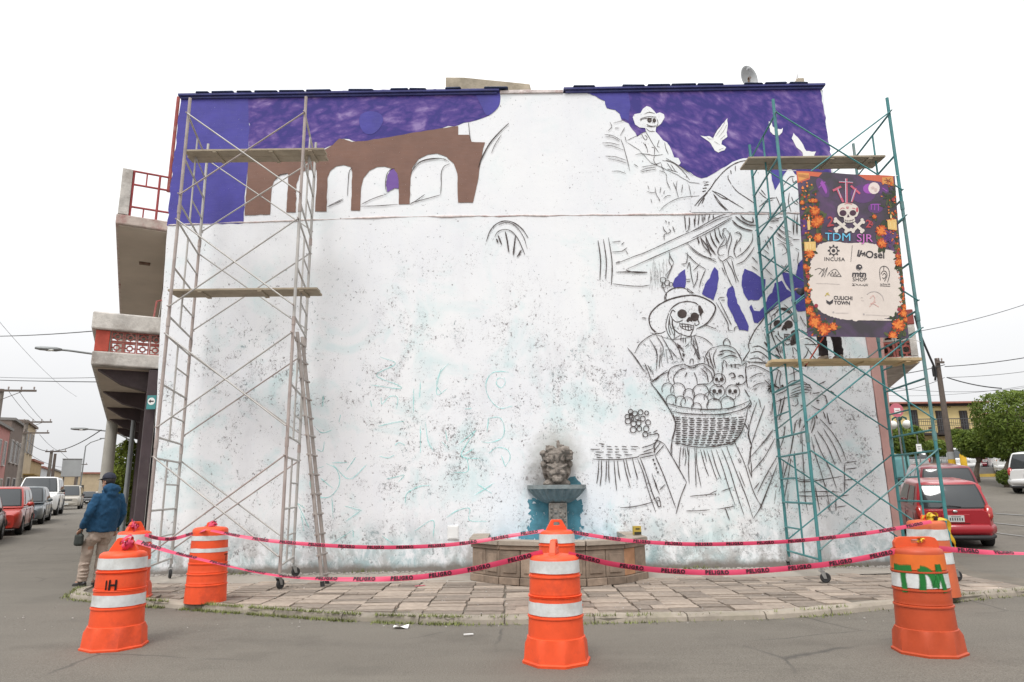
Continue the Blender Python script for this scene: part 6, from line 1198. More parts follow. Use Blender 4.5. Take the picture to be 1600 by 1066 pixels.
# ================================================================== PEOPLE
def remesh(o, vox, sm=2):
    r = o.modifiers.new('r', 'REMESH'); r.mode = 'VOXEL'; r.voxel_size = vox; r.use_smooth_shade = True
    if sm: s_ = o.modifiers.new('s', 'SMOOTH'); s_.iterations = sm; s_.factor = .5
def V(*a): return Vector(a)
def fold(o, sc, st):
    t = bpy.data.textures.new('cloth_folds', 'CLOUDS'); t.noise_scale = sc; t.noise_depth = 1; d = o.modifiers.new('f', 'DISPLACE'); d.texture = t; d.strength = st; d.mid_level = .5
def person(label, loc, rz, top_m, leg_m, shoe_m, arms, hips=.90, feet=((.02, .10), (-.02, -.10)), lean=-.10, hood=True, cap=True, bag=False, shoe_len=.27, bulk=1.0, headyaw=0.0):
    """faces +x; z up; arms = [(elbow, wrist), (elbow, wrist)] for left (+y) and right (-y)"""
    root = empty('person', loc, rz, label, 'person')
    sk = mat('skin', (0.33, 0.18, 0.12), .55, .08, 8, .1); sh = V(lean, 0, 1.40); pel = V(0, 0, hips); chest = V(lean * .65, 0, 1.20)
    neck = sh + V(.01, 0, .08); hc = sh + V(.035, 0, .205); rot = Matrix.Rotation(headyaw, 3, 'Z')
    # body: head, neck, arms, hands and legs as one surface (clothes lie over it)
    g = G(); g.ell(hc + V(0, 0, .03), (.098, .078, .105), 16, 12); g.ell(hc + rot @ V(.035, 0, -.055), (.062, .056, .068), 14, 10); g.path([sh - V(0, 0, .05), neck, hc - V(.01, 0, .05)], [.062, .056, .055], 12)
    g.ell(hc + rot @ V(.102, 0, -.018), (.022, .014, .024)); g.ell(hc + rot @ V(.094, 0, .018), (.018, .045, .012)); g.ell(hc + rot @ V(.088, 0, -.062), (.014, .026, .010)); g.ell(hc + rot @ V(.075, 0, -.098), (.025, .025, .02))
    for s_ in (1, -1): g.ell(hc + rot @ V(-.008, .080 * s_, -.012), (.018, .012, .032))
    g.path([pel + V(0, 0, -.02), chest, sh - V(0, 0, .02)], [(.12, .15), (.115, .155), (.08, .15)], 16, ref=V(1, 0, 0))
    for i, s_ in enumerate((1, -1)):
        S0 = sh + V(0, .17 * s_, -.03); E, Wr = arms[i]; g.path([S0, E, Wr], [.05, .04, .028], 10)
        fd = (Wr - E).normalized(); sd = fd.cross(V(0, 0, 1)); sd = sd.normalized() if sd.length > .2 else V(0, 1, 0); dn = fd.cross(sd)
        g.path([Wr, Wr + fd * .045, Wr + fd * .085], [(.026, .018), (.040, .016), (.040, .014)], 10, ref=sd)
        for k, (o_, ln) in enumerate(((-.03, .068), (-.01, .078), (.01, .074), (.03, .058))):
            b0 = Wr + fd * .075 + sd * o_; g.path([b0, b0 + fd * ln * .5 + dn * .012, b0 + fd * ln * .8 + dn * .038, b0 + fd * ln * .75 + dn * .058], [.0095, .0092, .0085, .007], 7)
        t0 = Wr + fd * .03 - sd * .032; g.path([t0, t0 + fd * .03 - sd * .022 + dn * .012, t0 + fd * .062 - sd * .018 + dn * .03], [.012, .010, .008], 7)
        fx, fy = feet[i]; kn = V((fx + 0) * .5 + .03, fy * .98, .50); g.path([pel + V(0, .085 * s_, -.03), kn, V(fx, fy, .09)], [.075, .055, .04], 10); g.ell(V(fx + .06, fy, .05), (.11, .04, .035))
    bd = g.build('body', sk, root, smooth=True); remesh(bd, .0085, 1)
    for s_ in (1, -1):
        g = G(); g.ell(hc + rot @ V(.089, .032 * s_, .002), (.008, .011, .007)); g.build('eye', mat('eye dark', (.03, .02, .02), .3, 0, 5, 0), bd, smooth=True)
    g = G(); g.ell(hc + V(-.028, 0, .03), (.090, .083, .098), 16, 12); hr = g.build('hair', mat('dark hair', (.03, .025, .024), .8, .3, 40, .3), bd, smooth=True)
    # top garment
    g = G(); B_ = bulk
    g.path([pel + V(0, 0, -.06), pel + V(0, 0, .02), pel + V(lean * .2, 0, .13), chest, sh - V(0, 0, .06), sh + V(0, 0, .0), sh + V(0, 0, .05)], [(.145 * B_, .19 * B_), (.165 * B_, .205 * B_), (.165 * B_, .205 * B_), (.155 * B_, .20 * B_), (.125 * B_, .19 * B_), (.09, .14), (.07, .075)], 20, ref=V(1, 0, 0))
    for i, s_ in enumerate((1, -1)):
        S0 = sh + V(0, .165 * s_, -.045); E, Wr = arms[i]; mid = S0.lerp(E, .5); fd = (Wr - E).normalized()
        g.path([S0 + V(0, -.06 * s_, .0), S0, mid + V(-.01, .01 * s_, 0), E, E.lerp(Wr, .5) + V(0, 0, -.008), Wr - fd * .045, Wr - fd * .005], [.07, .082, .070, .064, .058, .054, .042], 12)
        for q in (.25, .45, .8, 1.2, 1.45, 1.7): p = S0.lerp(E, q) if q < 1 else E.lerp(Wr, q - 1); rr = .070 - .010 * q; g.ell(p + V(random.gauss(0, .012), random.gauss(0, .012), 0), (rr, rr, .018), rot=Matrix.Rotation(random.gauss(0, .4), 3, 'X'))
    for q in range(9): z = random.uniform(.98, 1.3); a = random.uniform(0, 6.28); g.ell(V(lean * (z - .9) * 1.7 + .13 * math.cos(a), .17 * math.sin(a), z), (.05, .05, .016), rot=Matrix.Rotation(random.gauss(0, .5), 3, 'X'))
    g.path([pel + V(0, 0, -.075), pel + V(0, 0, -.03)], [(.150 * B_, .190 * B_), (.158 * B_, .198 * B_)], 20, ref=V(1, 0, 0))
    if hood: g.ell(sh + V(-.075, 0, .085), (.085, .135, .085), 14, 10); g.ell(sh + V(-.10, 0, .01), (.06, .10, .08)); g.ell(sh + V(.02, 0, .055), (.09, .10, .045))
    jk = g.build('jacket', top_m, root, smooth=True); remesh(jk, .012, 3); fold(jk, .09, .035)
    # trousers
    g = G(); g.path([pel + V(0, 0, .05), pel + V(-.01, 0, -.06), pel + V(0, 0, -.16)], [(.135, .175), (.145, .185), (.10, .15)], 18, ref=V(1, 0, 0))
    for i, s_ in enumerate((1, -1)):
        fx, fy = feet[i]; kn = V(fx * .5 + .03, fy * .98, .48)
        g.path([pel + V(0, .085 * s_, -.02), pel + V(.01, .09 * s_, -.16), kn + V(0, 0, .15), kn, V(fx, fy, .28).lerp(kn, .3), V(fx - .005, fy, .13), V(fx, fy, .075)], [.105, .102, .088, .079, .076, .074, .076], 14)
        for q in range(4): z = random.uniform(.1, .34); g.ell(V(fx * (1 - z), fy, z), (.077, .077, .012), rot=Matrix.Rotation(random.gauss(0, .35), 3, 'Y'))
    tr_ = g.build('trousers', leg_m, root, smooth=True); remesh(tr_, .012, 2); fold(tr_, .07, .028)
    for i in range(2):
        fx, fy = feet[i]; g = G(); yw = .12 if i == 0 else -.12; c, s2 = math.cos(yw), math.sin(yw); prof = [(-.085, .03, .045), (-.06, .038, .06), (0, .041, .062), (.07, .045, .042), (.13, .043, .033), (.17, .03, .026), (.185, .012, .018)]
        g.path([V(fx + x * c, fy + x * s2, max(.012, h_ * .55 + .006)) for x, w_, h_ in prof], [(w_, h_ * .75) for x, w_, h_ in prof], 12, ref=V(0, 1, 0)); g.ell(V(fx, fy, .08), (.055, .048, .045)); so = g.build('shoe', shoe_m, root, smooth=True); remesh(so, .009, 2)
        g = G(); g.prism([(fx + x * c - w_ * .98 * s2 * sg, fy + x * s2 + w_ * .98 * sg, 0.0) for sg, L in ((1, prof), (-1, prof[::-1])) for x, w_, h_ in L], (0, 0, .02)); g.build('sole', mat('shoe sole', (.04, .038, .035), .8, .1, 6, 0), so)
    if cap:
        cm = mat('navy cap', (.022, .024, .04), .8, .2, 20, .2); g = G(); g.ell(hc + V(-.004, 0, .065), (.112, .094, .085), 18, 10); g.path([hc + V(-.004, 0, .045), hc + V(-.004, 0, .075)], [(.113, .095), (.114, .096)], 20, ref=V(1, 0, 0)); cp = g.build('cap', cm, root, smooth=True)
        g = G(); g.grid(lambda u, v: hc + rot @ V(.085 + .085 * v * (1 - (2 * u - 1) ** 2 * .45), (u - .5) * .165, .052 - .018 * v - .012 * (2 * u - 1) ** 2), 10, 4); pk = g.build('peak', cm, cp, smooth=True); q = pk.modifiers.new('s', 'SOLIDIFY'); q.thickness = .006
    if bag:
        Wr = arms[0][1]; p = Wr + V(.045, -.0, -.16); g = G(); g.path([p + V(0, 0, -.10), p + V(0, 0, -.07), p + V(0, 0, .06), p + V(0, 0, .09)], [(.07, .04), (.10, .055), (.095, .05), (.06, .03)], 14, ref=V(1, 0, 0)); bg = g.build('waist_bag', mat('black nylon', (.022, .026, .022), .6, .3, 20, .3), None, smooth=True); remesh(bg, .012, 1)
        bg.location = root.matrix_basis @ V(0, 0, 0); bg.rotation_euler = (0, 0, rz); tag(bg, 'dark nylon bag held in the lowered hand of the man in blue', 'bag')
        g = G(); g.path(catmull([p + V(.05, 0, .07), p + V(.045, .0, .14), p + V(-.0, .0, .165), p + V(-.045, 0, .14), p + V(-.05, 0, .07)], 5), .008, 6); g.build('strap', mat('black nylon', (0, 0, 0)), bg)
    return root
random.seed(5)
m_bluej = mat('blue fleece', (0.010, 0.055, 0.118), .9, .18, 7, .35, 60); m_kh = mat('khaki cotton', (0.34, 0.27, 0.22), .9, .12, 6, .3, 60); m_shoe = mat('black leather', (.022, .02, .02), .45, .2, 9, .1)
person('man in blue hooded jacket, dark cap and khaki trousers standing at the left kerb', (-6.58, 11.35, SW), math.radians(150), m_bluej, m_kh, m_shoe, [(V(-.09, .27, 1.12), V(.07, .27, .88)), (V(-.10, -.26, 1.12), V(.06, -.27, .88))], feet=((.18, .12), (.10, -.09)), lean=-.09, bag=True, bulk=1.12, headyaw=.35)
m_dk = mat('dark work trousers', (0.040, 0.030, 0.032), .9, .2, 6, .3, 60); m_tan = mat('tan work shoes', (0.36, 0.30, 0.25), .8, .2, 9, .2); m_dks = mat('dark work shirt', (0.05, 0.05, 0.06), .9, .2, 6, .3, 60)
pz = 3.55; pX = onY(1297, 560, 11.5).x
person('painter in dark trousers standing on the lower plank, mostly hidden by the banner', (pX, 11.45, pz), math.radians(100), m_dks, m_dk, m_tan, [(V(.22, .26, 1.22), V(.42, .20, 1.35)), (V(.02, -.27, 1.12), V(.12, -.24, .92))], feet=((.03, .12), (-.05, -.11)), lean=.03, hood=False, cap=False)
a, b = onY(1287, 527, 11.35), onY(1258, 573, 11.35); st = empty('red_pole', a, 0, 'thin red extension pole leaning on the lower plank below the banner', 'pole'); g = G(); g.tube((0, 0, 0), b - a, .012, 8); g.build('shaft', mat('red enamel', (.55, .09, .05), .5, .1, 6, 0), st); g = G(); g.tube((b - a) * .96, b - a, .016, 8); g.build('tip', m_tink, st)

# ================================================================== VEHICLES
m_gl = glassmat('car glass', (0.03, 0.035, 0.038), .05); m_tyre = mat('tyre', (.022, .022, .022), .85, .15, 12, .2); m_rimm = mat('wheel rim', (.30, .30, .31), .4, .1, 8, 0, metal=.8); m_blk = mat('black trim', (.02, .02, .021), .6, .15, 10, .1)
m_tail = glassmat('tail lamp', (0.35, 0.02, 0.015), .15); m_head = glassmat('head lamp', (0.55, 0.55, 0.53), .12); m_amb = glassmat('lamp amber', (0.6, 0.22, 0.12), .2); m_plate = mat('number plate', (.55, .56, .54), .5, .1, 20, 0); m_chr = mat('chrome', (.6, .6, .6), .2, .05, 5, 0, metal=1)
def carpaint(name, col): return mat('paint ' + name, col, .32, .04, 2, 0, spec=.5, coat=.5)
def car(label, loc, heading, paint, L, Wd, H, kind='hatch', group=None, detail=True, roofm=None, ground=None):
    """heading: direction the nose points to, degrees clockwise from +Y"""
    z0 = gh(loc[0], loc[1]) if ground is None else ground
    root = empty('parked_car' if kind != 'pickup' else 'pickup_truck', (loc[0], loc[1], z0), math.radians(90 - heading), label, 'car' if kind != 'pickup' else 'pickup', group)
    d = Vector((math.sin(math.radians(heading)), math.cos(math.radians(heading)))); sl = math.atan2(gh(loc[0] + d.x, loc[1] + d.y) - gh(loc[0] - d.x, loc[1] - d.y), 2); root.rotation_euler = (0, -sl, math.radians(90 - heading))
    hw = Wd / 2; belt = H * {'hatch': .60, 'sedan': .60, 'suv': .60, 'van': .56, 'pickup': .60}[kind]; lo = H * .13; R = H * .205 if kind != 'suv' else H * .215
    xr, xf = -L / 2, L / 2
    if kind in ('hatch', 'suv', 'van'): cb, cr = xr + .10, xr + (.42 if kind == 'hatch' else .36)
    elif kind == 'sedan': cb, cr = xr + .62, xr + 1.15
    else: cb, cr = xr + L * .38, xr + L * .41
    cfb = xf - {'hatch': .82, 'sedan': 1.05, 'suv': 1.0, 'van': .62, 'pickup': 1.15}[kind]; cfr = cfb - {'hatch': .62, 'sedan': .75, 'suv': .65, 'van': .75, 'pickup': .6}[kind]
    hood = H * {'hatch': .56, 'sedan': .53, 'suv': .585, 'van': .56, 'pickup': .60}[kind]; nose = hood - .17
    st = []
    N = 30
    for i in range(N + 1):
        t = i / N; x = xr + L * t; e0 = min(1, (x - xr) / .35); e1 = min(1, (xf - x) / .5); ed = (1 - (1 - min(e0, 1)) ** 2.2) ; ef = (1 - (1 - min(e1, 1)) ** 2.2)
        w = hw * (.84 + .16 * min(ed, 1)) * (.80 + .20 * ef)
        if x > cfb: zt = hood + (nose - hood) * ((x - cfb) / (xf - cfb)) ** 2.4
        elif x < cb + .0 and kind == 'sedan': zt = belt - .015 - .05 * (1 - (x - xr) / (cb - xr)) ** 2
        else: zt = belt if x < cfb - .15 else belt + (hood - belt) * (x - cfb + .15) / .15
        zb = lo + .05 * (1 - e0) + .06 * (1 - e1); st.append((x, w, zb, zt))
    g = G(); vs = []; ring = 14
    for x, w, zb, zt in st:
        h_ = zt - zb; half = [(.70, 0), (.93, .03), (.985, .16), (1.0, .42), (.99, .66), (.965, .86), (.90, .97), (.78, 1.0)]
        pr = [(w * a, zb + h_ * b) for a, b in half]; full = pr + [(-a, b) for a, b in pr[::-1]]; ring = len(full); vs += [(x, a, b) for a, b in full]
    g.add(vs, [(i * ring + j, i * ring + (j + 1) % ring, (i + 1) * ring + (j + 1) % ring, (i + 1) * ring + j) for i in range(N) for j in range(ring)] + [tuple(range(ring))[::-1], tuple(range(N * ring, (N + 1) * ring))])
    body = g.build('body', paint, root, smooth=True, auto=True)
    wb, wt = hw * .955, hw * .77
    def cabin(s, t, off=0.0):
        x0 = cb + (cr - cb) * (t ** 1.15); x1 = cfb + (cfr - cfb) * t; w = wb + (wt - wb) * t ** 1.2; z = belt - .03 + (H - belt + .03) * (1 - (1 - t) ** 1.25); q = s % 1; k = int(s) % 4
        bl = .045
        if k == 0: p = V(x0 - bl * (1 - (2 * q - 1) ** 2) * (1 - t * .5) + .06 * abs(2 * q - 1) ** 5, w * (1 - 2 * q) * (1 - .03 * abs(2 * q - 1) ** 6), z); n_ = V(-1, 0, .35)
        elif k == 1: p = V(x0 + .06 + (x1 - x0 - .12) * q, -w * (.97 + .03 * (1 - (2 * q - 1) ** 6)), z); n_ = V(0, -1, .25)
        elif k == 2: p = V(x1 + bl * 1.6 * (1 - (2 * q - 1) ** 2) - .06 * abs(2 * q - 1) ** 5, -w * (1 - 2 * q) * (1 - .03 * abs(2 * q - 1) ** 6), z); n_ = V(1, 0, .6)
        else: p = V(x1 - .06 - (x1 - x0 - .12) * q, w * (.97 + .03 * (1 - (2 * q - 1) ** 6)), z); n_ = V(0, 1, .25)
        return p + n_ * off
    NS, NT = 48, 8; g = G(); ts = [0, .15, .3, .45, .6, .75, .88, 1.0]
    for t in ts: g.v += [tuple(cabin(4 * i / NS, t)) for i in range(NS)]
    x0, x1 = cr, cfr
    for k_, sc in ((0, .93), (1, .75), (2, .35)): g.v += [tuple(V((x0 + x1) / 2, 0, 0) + V((p.x - (x0 + x1) / 2) * (.985 if k_ == 0 else (.85 if k_ == 1 else .4)), p.y * sc, p.z + (.022, .045, .055)[k_])) for p in [cabin(4 * i / NS, 1.0) for i in range(NS)]]
    nr2 = len(ts) + 3
    g.f += [(r * NS + i, r * NS + (i + 1) % NS, (r + 1) * NS + (i + 1) % NS, (r + 1) * NS + i) for r in range(nr2 - 1) for i in range(NS)] + [tuple(range((nr2 - 1) * NS, nr2 * NS))]; g.mi += [0] * len(g.f)
    g.build('cabin', paint, root, smooth=True, auto=True)
    def patch(nm, s0, s1, t0, t1, m, off=.006, nu=10, nv=4, par=None, trim=0.0):
        g = G(); g.grid(lambda u, v: cabin(s0 + (s1 - s0) * (u if trim == 0 else u + trim * (.5 - u) * 2 * v * .5), t0 + (t1 - t0) * v, off), nu, nv); return g.build(nm, m, par or root, smooth=True)
    patch('rear_window_seal', .045, .955, .08, .92, m_blk, .004); patch('rear_window', .075, .925, .12, .86, m_gl, .009)
    patch('windscreen_seal', 2.04, 2.96, .06, .95, m_blk, .004); patch('windscreen', 2.07, 2.93, .10, .90, m_gl, .009)
    for a, b_ in ((1, 2), (3, 4)):
        rng = [(.10, .40), (.45, .88)] if kind in ('hatch', 'sedan', 'pickup') else [(.06, .27), (.30, .56), (.60, .90)]
        for u0, u1 in rng:
            if a == 3: u0, u1 = 1 - u1, 1 - u0
            patch('side_window', a + u0, a + u1, .14, .82, m_gl, .008, 8, 3)
    # wheels
    for wx in (xr + L * .185, xf - L * .195):
        for s_ in (1, -1):
            cy = s_ * (hw - .085); c = V(wx, cy, R); tw = .10
            g = G(); prof = [(R * .62, -tw), (R * .93, -tw), (R, -tw * .7), (R, tw * .7), (R * .93, tw), (R * .62, tw)]; vs = []; K = 24
            for rr, w in prof: vs += [(c.x + rr * math.cos(2 * math.pi * j / K), c.y + w, c.z + rr * math.sin(2 * math.pi * j / K)) for j in range(K)]
            g.add(vs, [(i * K + j, i * K + (j + 1) % K, (i + 1) * K + (j + 1) % K, (i + 1) * K + j) for i in range(5) for j in range(K)]); wh = g.build('wheel', m_tyre, root, smooth=True, auto=True)
            g = G(); K = 20; yo = c.y + s_ * tw * .75; g.add([(c.x + R * .63 * math.cos(2 * math.pi * j / K), yo, c.z + R * .63 * math.sin(2 * math.pi * j / K)) for j in range(K)], [tuple(range(K))]); g.build('hub', m_blk, wh)
            g = G()
            for j in range(5): a = 2 * math.pi * j / 5 + .3; dd = V(math.cos(a), 0, math.sin(a)); g.box(V(c.x, yo + s_ * .012, c.z) + dd * R * .32, (R * .62, .02, R * .17), ax=(dd, V(0, 1, 0), V(-math.sin(a), 0, math.cos(a))))
            g.lathe([(R * .60, -.008), (R * .64, -.008), (R * .64, .012), (R * .60, .012)], 24, cap=False); ring_ = g
            for q in range(len(g.v) - 96, len(g.v)): x, y, z = g.v[q]; g.v[q] = (c.x + x, yo + s_ * .008 + z, c.z + y)
            g.build('rim', m_rimm, wh)
            g = G(); K = 18; pts = [V(c.x + R * 1.14 * math.cos(math.pi * j / K), s_ * (hw + .001), c.z - .03 + R * 1.14 * math.sin(math.pi * j / K)) for j in range(K + 1)]; g.add([p for p in pts] + [V(p.x, s_ * (hw - .20), p.z) for p in pts], [tuple(range(K + 1))] + [(j, j + 1, K + 2 + j, K + 1 + j) for j in range(K)]); g.build('wheel_arch', m_blk, root)
    # lamps, bumpers, plates, mirrors
    tz = belt * .93
    for s_ in (1, -1):
        g = G()
        if kind in ('hatch', 'suv', 'van'): g.path([V(xr + .075, s_ * hw * .78, tz - .20), V(xr + .07, s_ * hw * .83, tz - .06), V(xr + .13, s_ * hw * .86, tz + .08), V(xr + .20, s_ * hw * .83, tz + .17)], [(.05, .075), (.06, .10), (.05, .085), (.03, .05)], 12, ref=V(1, 0, 0))
        else: g.path([V(xr + .06, s_ * hw * .52, tz - .10), V(xr + .08, s_ * hw * .72, tz - .09), V(xr + .2, s_ * hw * .90, tz - .06)], [(.05, .06), (.05, .075), (.04, .06)], 12)
        tl = g.build('tail_light', m_tail, root, smooth=True)
        g = G(); g.ell(V(xr + .035, s_ * hw * .81, tz - .06), (.03, .05, .05)); g.build('lens', m_amb, tl, smooth=True)
        g = G(); g.path([V(xf - .10, s_ * hw * .50, nose - .06), V(xf - .13, s_ * hw * .66, nose - .03), V(xf - .33, s_ * hw * .84, nose + .02)], [(.05, .055), (.06, .075), (.03, .05)], 12, ref=V(0, 0, 1)); g.build('head_light', m_head, root, smooth=True)
        g = G(); mz = belt + .08; g.ell(V(cfb - .28, s_ * (hw + .10), mz), (.055, .10, .075)); g.tube(V(cfb - .26, s_ * (hw - .08), mz - .05), V(cfb - .28, s_ * (hw + .06), mz - .02), .022, 8); g.build('mirror', m_blk if kind in ('suv', 'pickup', 'van') else paint, root, smooth=True)
        for q in (.42, .72):
            g = G(); x_ = cb + (cfb - cb) * q; g.box(V(x_, s_ * (hw * .985 + .006), belt - .12), (.15, .02, .025)); g.build('door_handle', paint, root, bevel=.006)
        for q in (.08, .46, .88):
            g = G(); x_ = cb + (cfb - cb) * q; g.box(V(x_, s_ * hw * .998, (belt + lo) / 2 + .04), (.006, .012, (belt - lo) * .72)); g.build('door_seam', m_blk, root)
        g = G(); g.box(V((xr + xf) / 2, s_ * hw * .965, lo + .05), (L * .42, .03, .10)); g.build('sill', m_blk, root, bevel=.01)
    g = G(); g.path([V(xr + .16, -hw * .90, lo + .11), V(xr - .005, -hw * .72, lo + .09), V(xr - .03, 0, lo + .09), V(xr - .005, hw * .72, lo + .09), V(xr + .16, hw * .90, lo + .11)], [(.06, .09)] * 5, 10, ref=V(0, 0, 1)); g.build('rear_valance', m_blk, root, smooth=True)
    g = G(); bz = belt * .52; g.path([V(xr + .20, -hw * .96, bz), V(xr + .02, -hw * .78, bz), V(xr - .035, 0, bz), V(xr + .02, hw * .78, bz), V(xr + .20, hw * .96, bz)], [(.12, .07)] * 5, 12, ref=V(0, 0, 1)); g.build('rear_bumper', paint, root, smooth=True)
    g = G(); g.path([V(xf - .25, -hw * .88, bz * .88), V(xf - .05, -hw * .66, bz * .88), V(xf + .015, 0, bz * .88), V(xf - .05, hw * .66, bz * .88), V(xf - .25, hw * .88, bz * .88)], [(.13, .06)] * 5, 12, ref=V(0, 0, 1)); g.build('front_bumper', paint if kind != 'pickup' else m_chr, root, smooth=True)
    g = G(); g.box(V(xf - .02, 0, nose - .11), (.05, hw * .85, .12)); gr = g.build('grille', m_blk, root, bevel=.02)
    g = G()
    for q in (-1, 0, 1): g.box(V(xf + .008, 0, nose - .11 + q * .035), (.012, hw * .8, .010))
    g.build('grille_bar', m_chr, gr); g = G(); g.box(V(xf + .065, 0, bz * .80), (.012, .33, .12)); g.build('number_plate', m_plate, root, bevel=.004)
    pz_ = tz - .12 if kind != 'suv' else tz - .15; px_ = xr - .012
    g = G(); g.box(V(px_ - .012, 0, pz_), (.02, .56, .20)); g.build('plate_recess', paint, root, bevel=.02); g = G(); g.box(V(px_ - .028, 0, pz_), (.012, .33, .15)); pl_ = g.build('number_plate', m_plate, root, bevel=.004)
    g = G()
    for q in range(6): g.box(V(px_ - .035, -.12 + q * .048, pz_ - .01), (.004, .022, .06))
    g.box(V(px_ - .035, 0, pz_ + .045), (.004, .2, .012)); g.build('plate_print', m_blk, pl_)
    g = G(); g.ell(V(px_ - .004, 0, pz_ + .16), (.012, .055, .028)); g.build('badge', m_chr, root, smooth=True)
    if detail and kind in ('hatch', 'suv'):
        g = G(); g.path(catmull([cabin(.30, .10, .02), cabin(.42, .16, .022), cabin(.60, .13, .02)], 5), .008, 5); g.build('wiper', m_blk, root)
    if kind == 'pickup':
        g = G(); b0, b1 = xr + .08, cb - .05; g.box(V((b0 + b1) / 2, 0, belt - .02), (b1 - b0, hw * 1.6, .06)); g.build('load_bed', m_blk, root)
        g = G()
        for s_ in (1, -1): g.tube(V(cb - .25, s_ * hw * .75, belt), V(cb - .15, s_ * hw * .70, H - .05), .03, 8)
        g.tube(V(cb - .15, -hw * .7, H - .05), V(cb - .15, hw * .7, H - .05), .03, 8); g.build('roll_bar', m_chr, root)
    return root
HD_R = math.degrees(math.atan2(DR.x, DR.y)); HD_L = math.degrees(math.atan2(DL.x, DL.y))
def at(base, s, o): p = base + DR * s + NR * o; return (p.x, p.y)
red = carpaint('red', (0.34, 0.008, 0.018)); dred = carpaint('dark red', (0.17, 0.010, 0.020)); wht = carpaint('white', (0.70, 0.70, 0.69)); sil = carpaint('silver', (0.42, 0.43, 0.43)); gry = carpaint('slate grey', (0.075, 0.09, 0.10)); blkp = carpaint('black', (0.015, 0.016, 0.018)); ored = carpaint('orange red', (0.42, 0.035, 0.022)); champ = carpaint('champagne', (0.36, 0.33, 0.28))
c1 = V(10.25, 16.55, 0) + DR * 1.75
car('bright red hatchback parked right behind the teal scaffold', (c1.x - .0, c1.y), HD_R, red, 3.55, 1.62, 1.48, 'hatch', 'cars on the right street')
c2 = V(13.9, 22.6, 0) + DR * 1.6; car('dark red sport utility car parked ahead of the red hatchback', (c2.x, c2.y), HD_R + 1, dred, 4.2, 1.78, 1.55, 'suv', 'cars on the right street')
car('white sport utility car cut off by the right edge of the photo', (22.9, 30.0), 52, wht, 4.5, 1.84, 1.66, 'suv', 'cars on the right street')
# parked row in the square behind
for x_, y_, hd, pt, kd, lab, LL, ww, hh in ((1492, 728, 14, wht, 'sedan', 'white saloon parked behind the yellow-footed utility pole', 4.3, 1.74, 1.45), (1531, 728, 25, dred, 'sedan', 'dark red saloon parked under the clipped tree', 4.4, 1.76, 1.45), (1576, 722, 30, wht, 'pickup', 'white pickup parked behind the white sport utility car', 5.0, 1.85, 1.75), (1436, 722, 35, sil, 'hatch', 'silver hatchback parked in front of the yellow hotel', 3.9, 1.7, 1.5)):
    p = onY(x_, y_, 46.0 if kd != 'pickup' else 41); car(lab, (p.x, p.y), hd, pt, LL, ww, hh, kd, 'cars in the square', False)
# left street, noses towards the camera
for x_, Yc, hd, pt, kd, lab, LL, ww, hh in ((-60, 20.2, 0, blkp, 'sedan', 'black saloon cut off by the left edge of the photo', 4.4, 1.75, 1.46), (1, 24.4, 0, ored, 'hatch', 'orange red hatchback second in the left street queue', 3.8, 1.66, 1.5), (38, 30.2, 0, gry, 'sedan', 'slate grey saloon behind the orange red hatchback', 4.4, 1.74, 1.45), (62, 37.5, 0, wht, 'suv', 'white sport utility truck in the left street queue', 4.9, 1.9, 1.92), (106, 54.0, 0, champ, 'van', 'champagne minivan farther along the left street', 4.6, 1.8, 1.72), (137, 84.0, 0, blkp, 'sedan', 'tiny dark car at the far end of the left street', 4.4, 1.75, 1.45), (146, 92.0, 0, wht, 'sedan', 'tiny white car at the far end of the left street', 4.4, 1.75, 1.45)):
    p = onY(x_, 790, Yc); car(lab, (p.x, p.y), HD_L + 180, pt, LL, ww, hh, kd, 'cars on the left street', False)

# ================================================================== TREES
def leafmat(name, c0, c1):
    m, t, b = newmat(name); c = ramp(t, noisef(t, coords(t), 1.7, 5, .7), [(.32, c0), (.68, c1)]); t.links.new(c, b.inputs['Base Color']); b.inputs['Roughness'].default_value = .55; b.inputs['Specular IOR Level'].default_value = .25
    tr2 = t.nodes.new('ShaderNodeBsdfTranslucent'); t.links.new(c, tr2.inputs[0]); mx = t.nodes.new('ShaderNodeMixShader'); mx.inputs[0].default_value = .3; t.links.new(b.outputs[0], mx.inputs[1]); t.links.new(tr2.outputs[0], mx.inputs[2]); t.links.new(mx.outputs[0], t.nodes['Material Output'].inputs[0]); MATS[name] = m; return m
m_leaf = leafmat('ficus leaves', (0.055, 0.096, 0.014), (0.205, 0.265, 0.045)); m_leafy = leafmat('yellow green leaves', (0.14, 0.19, 0.03), (0.26, 0.31, 0.05)); m_bark = mat('bark', (.16, .13, .10), .9, .3, 8, .6)
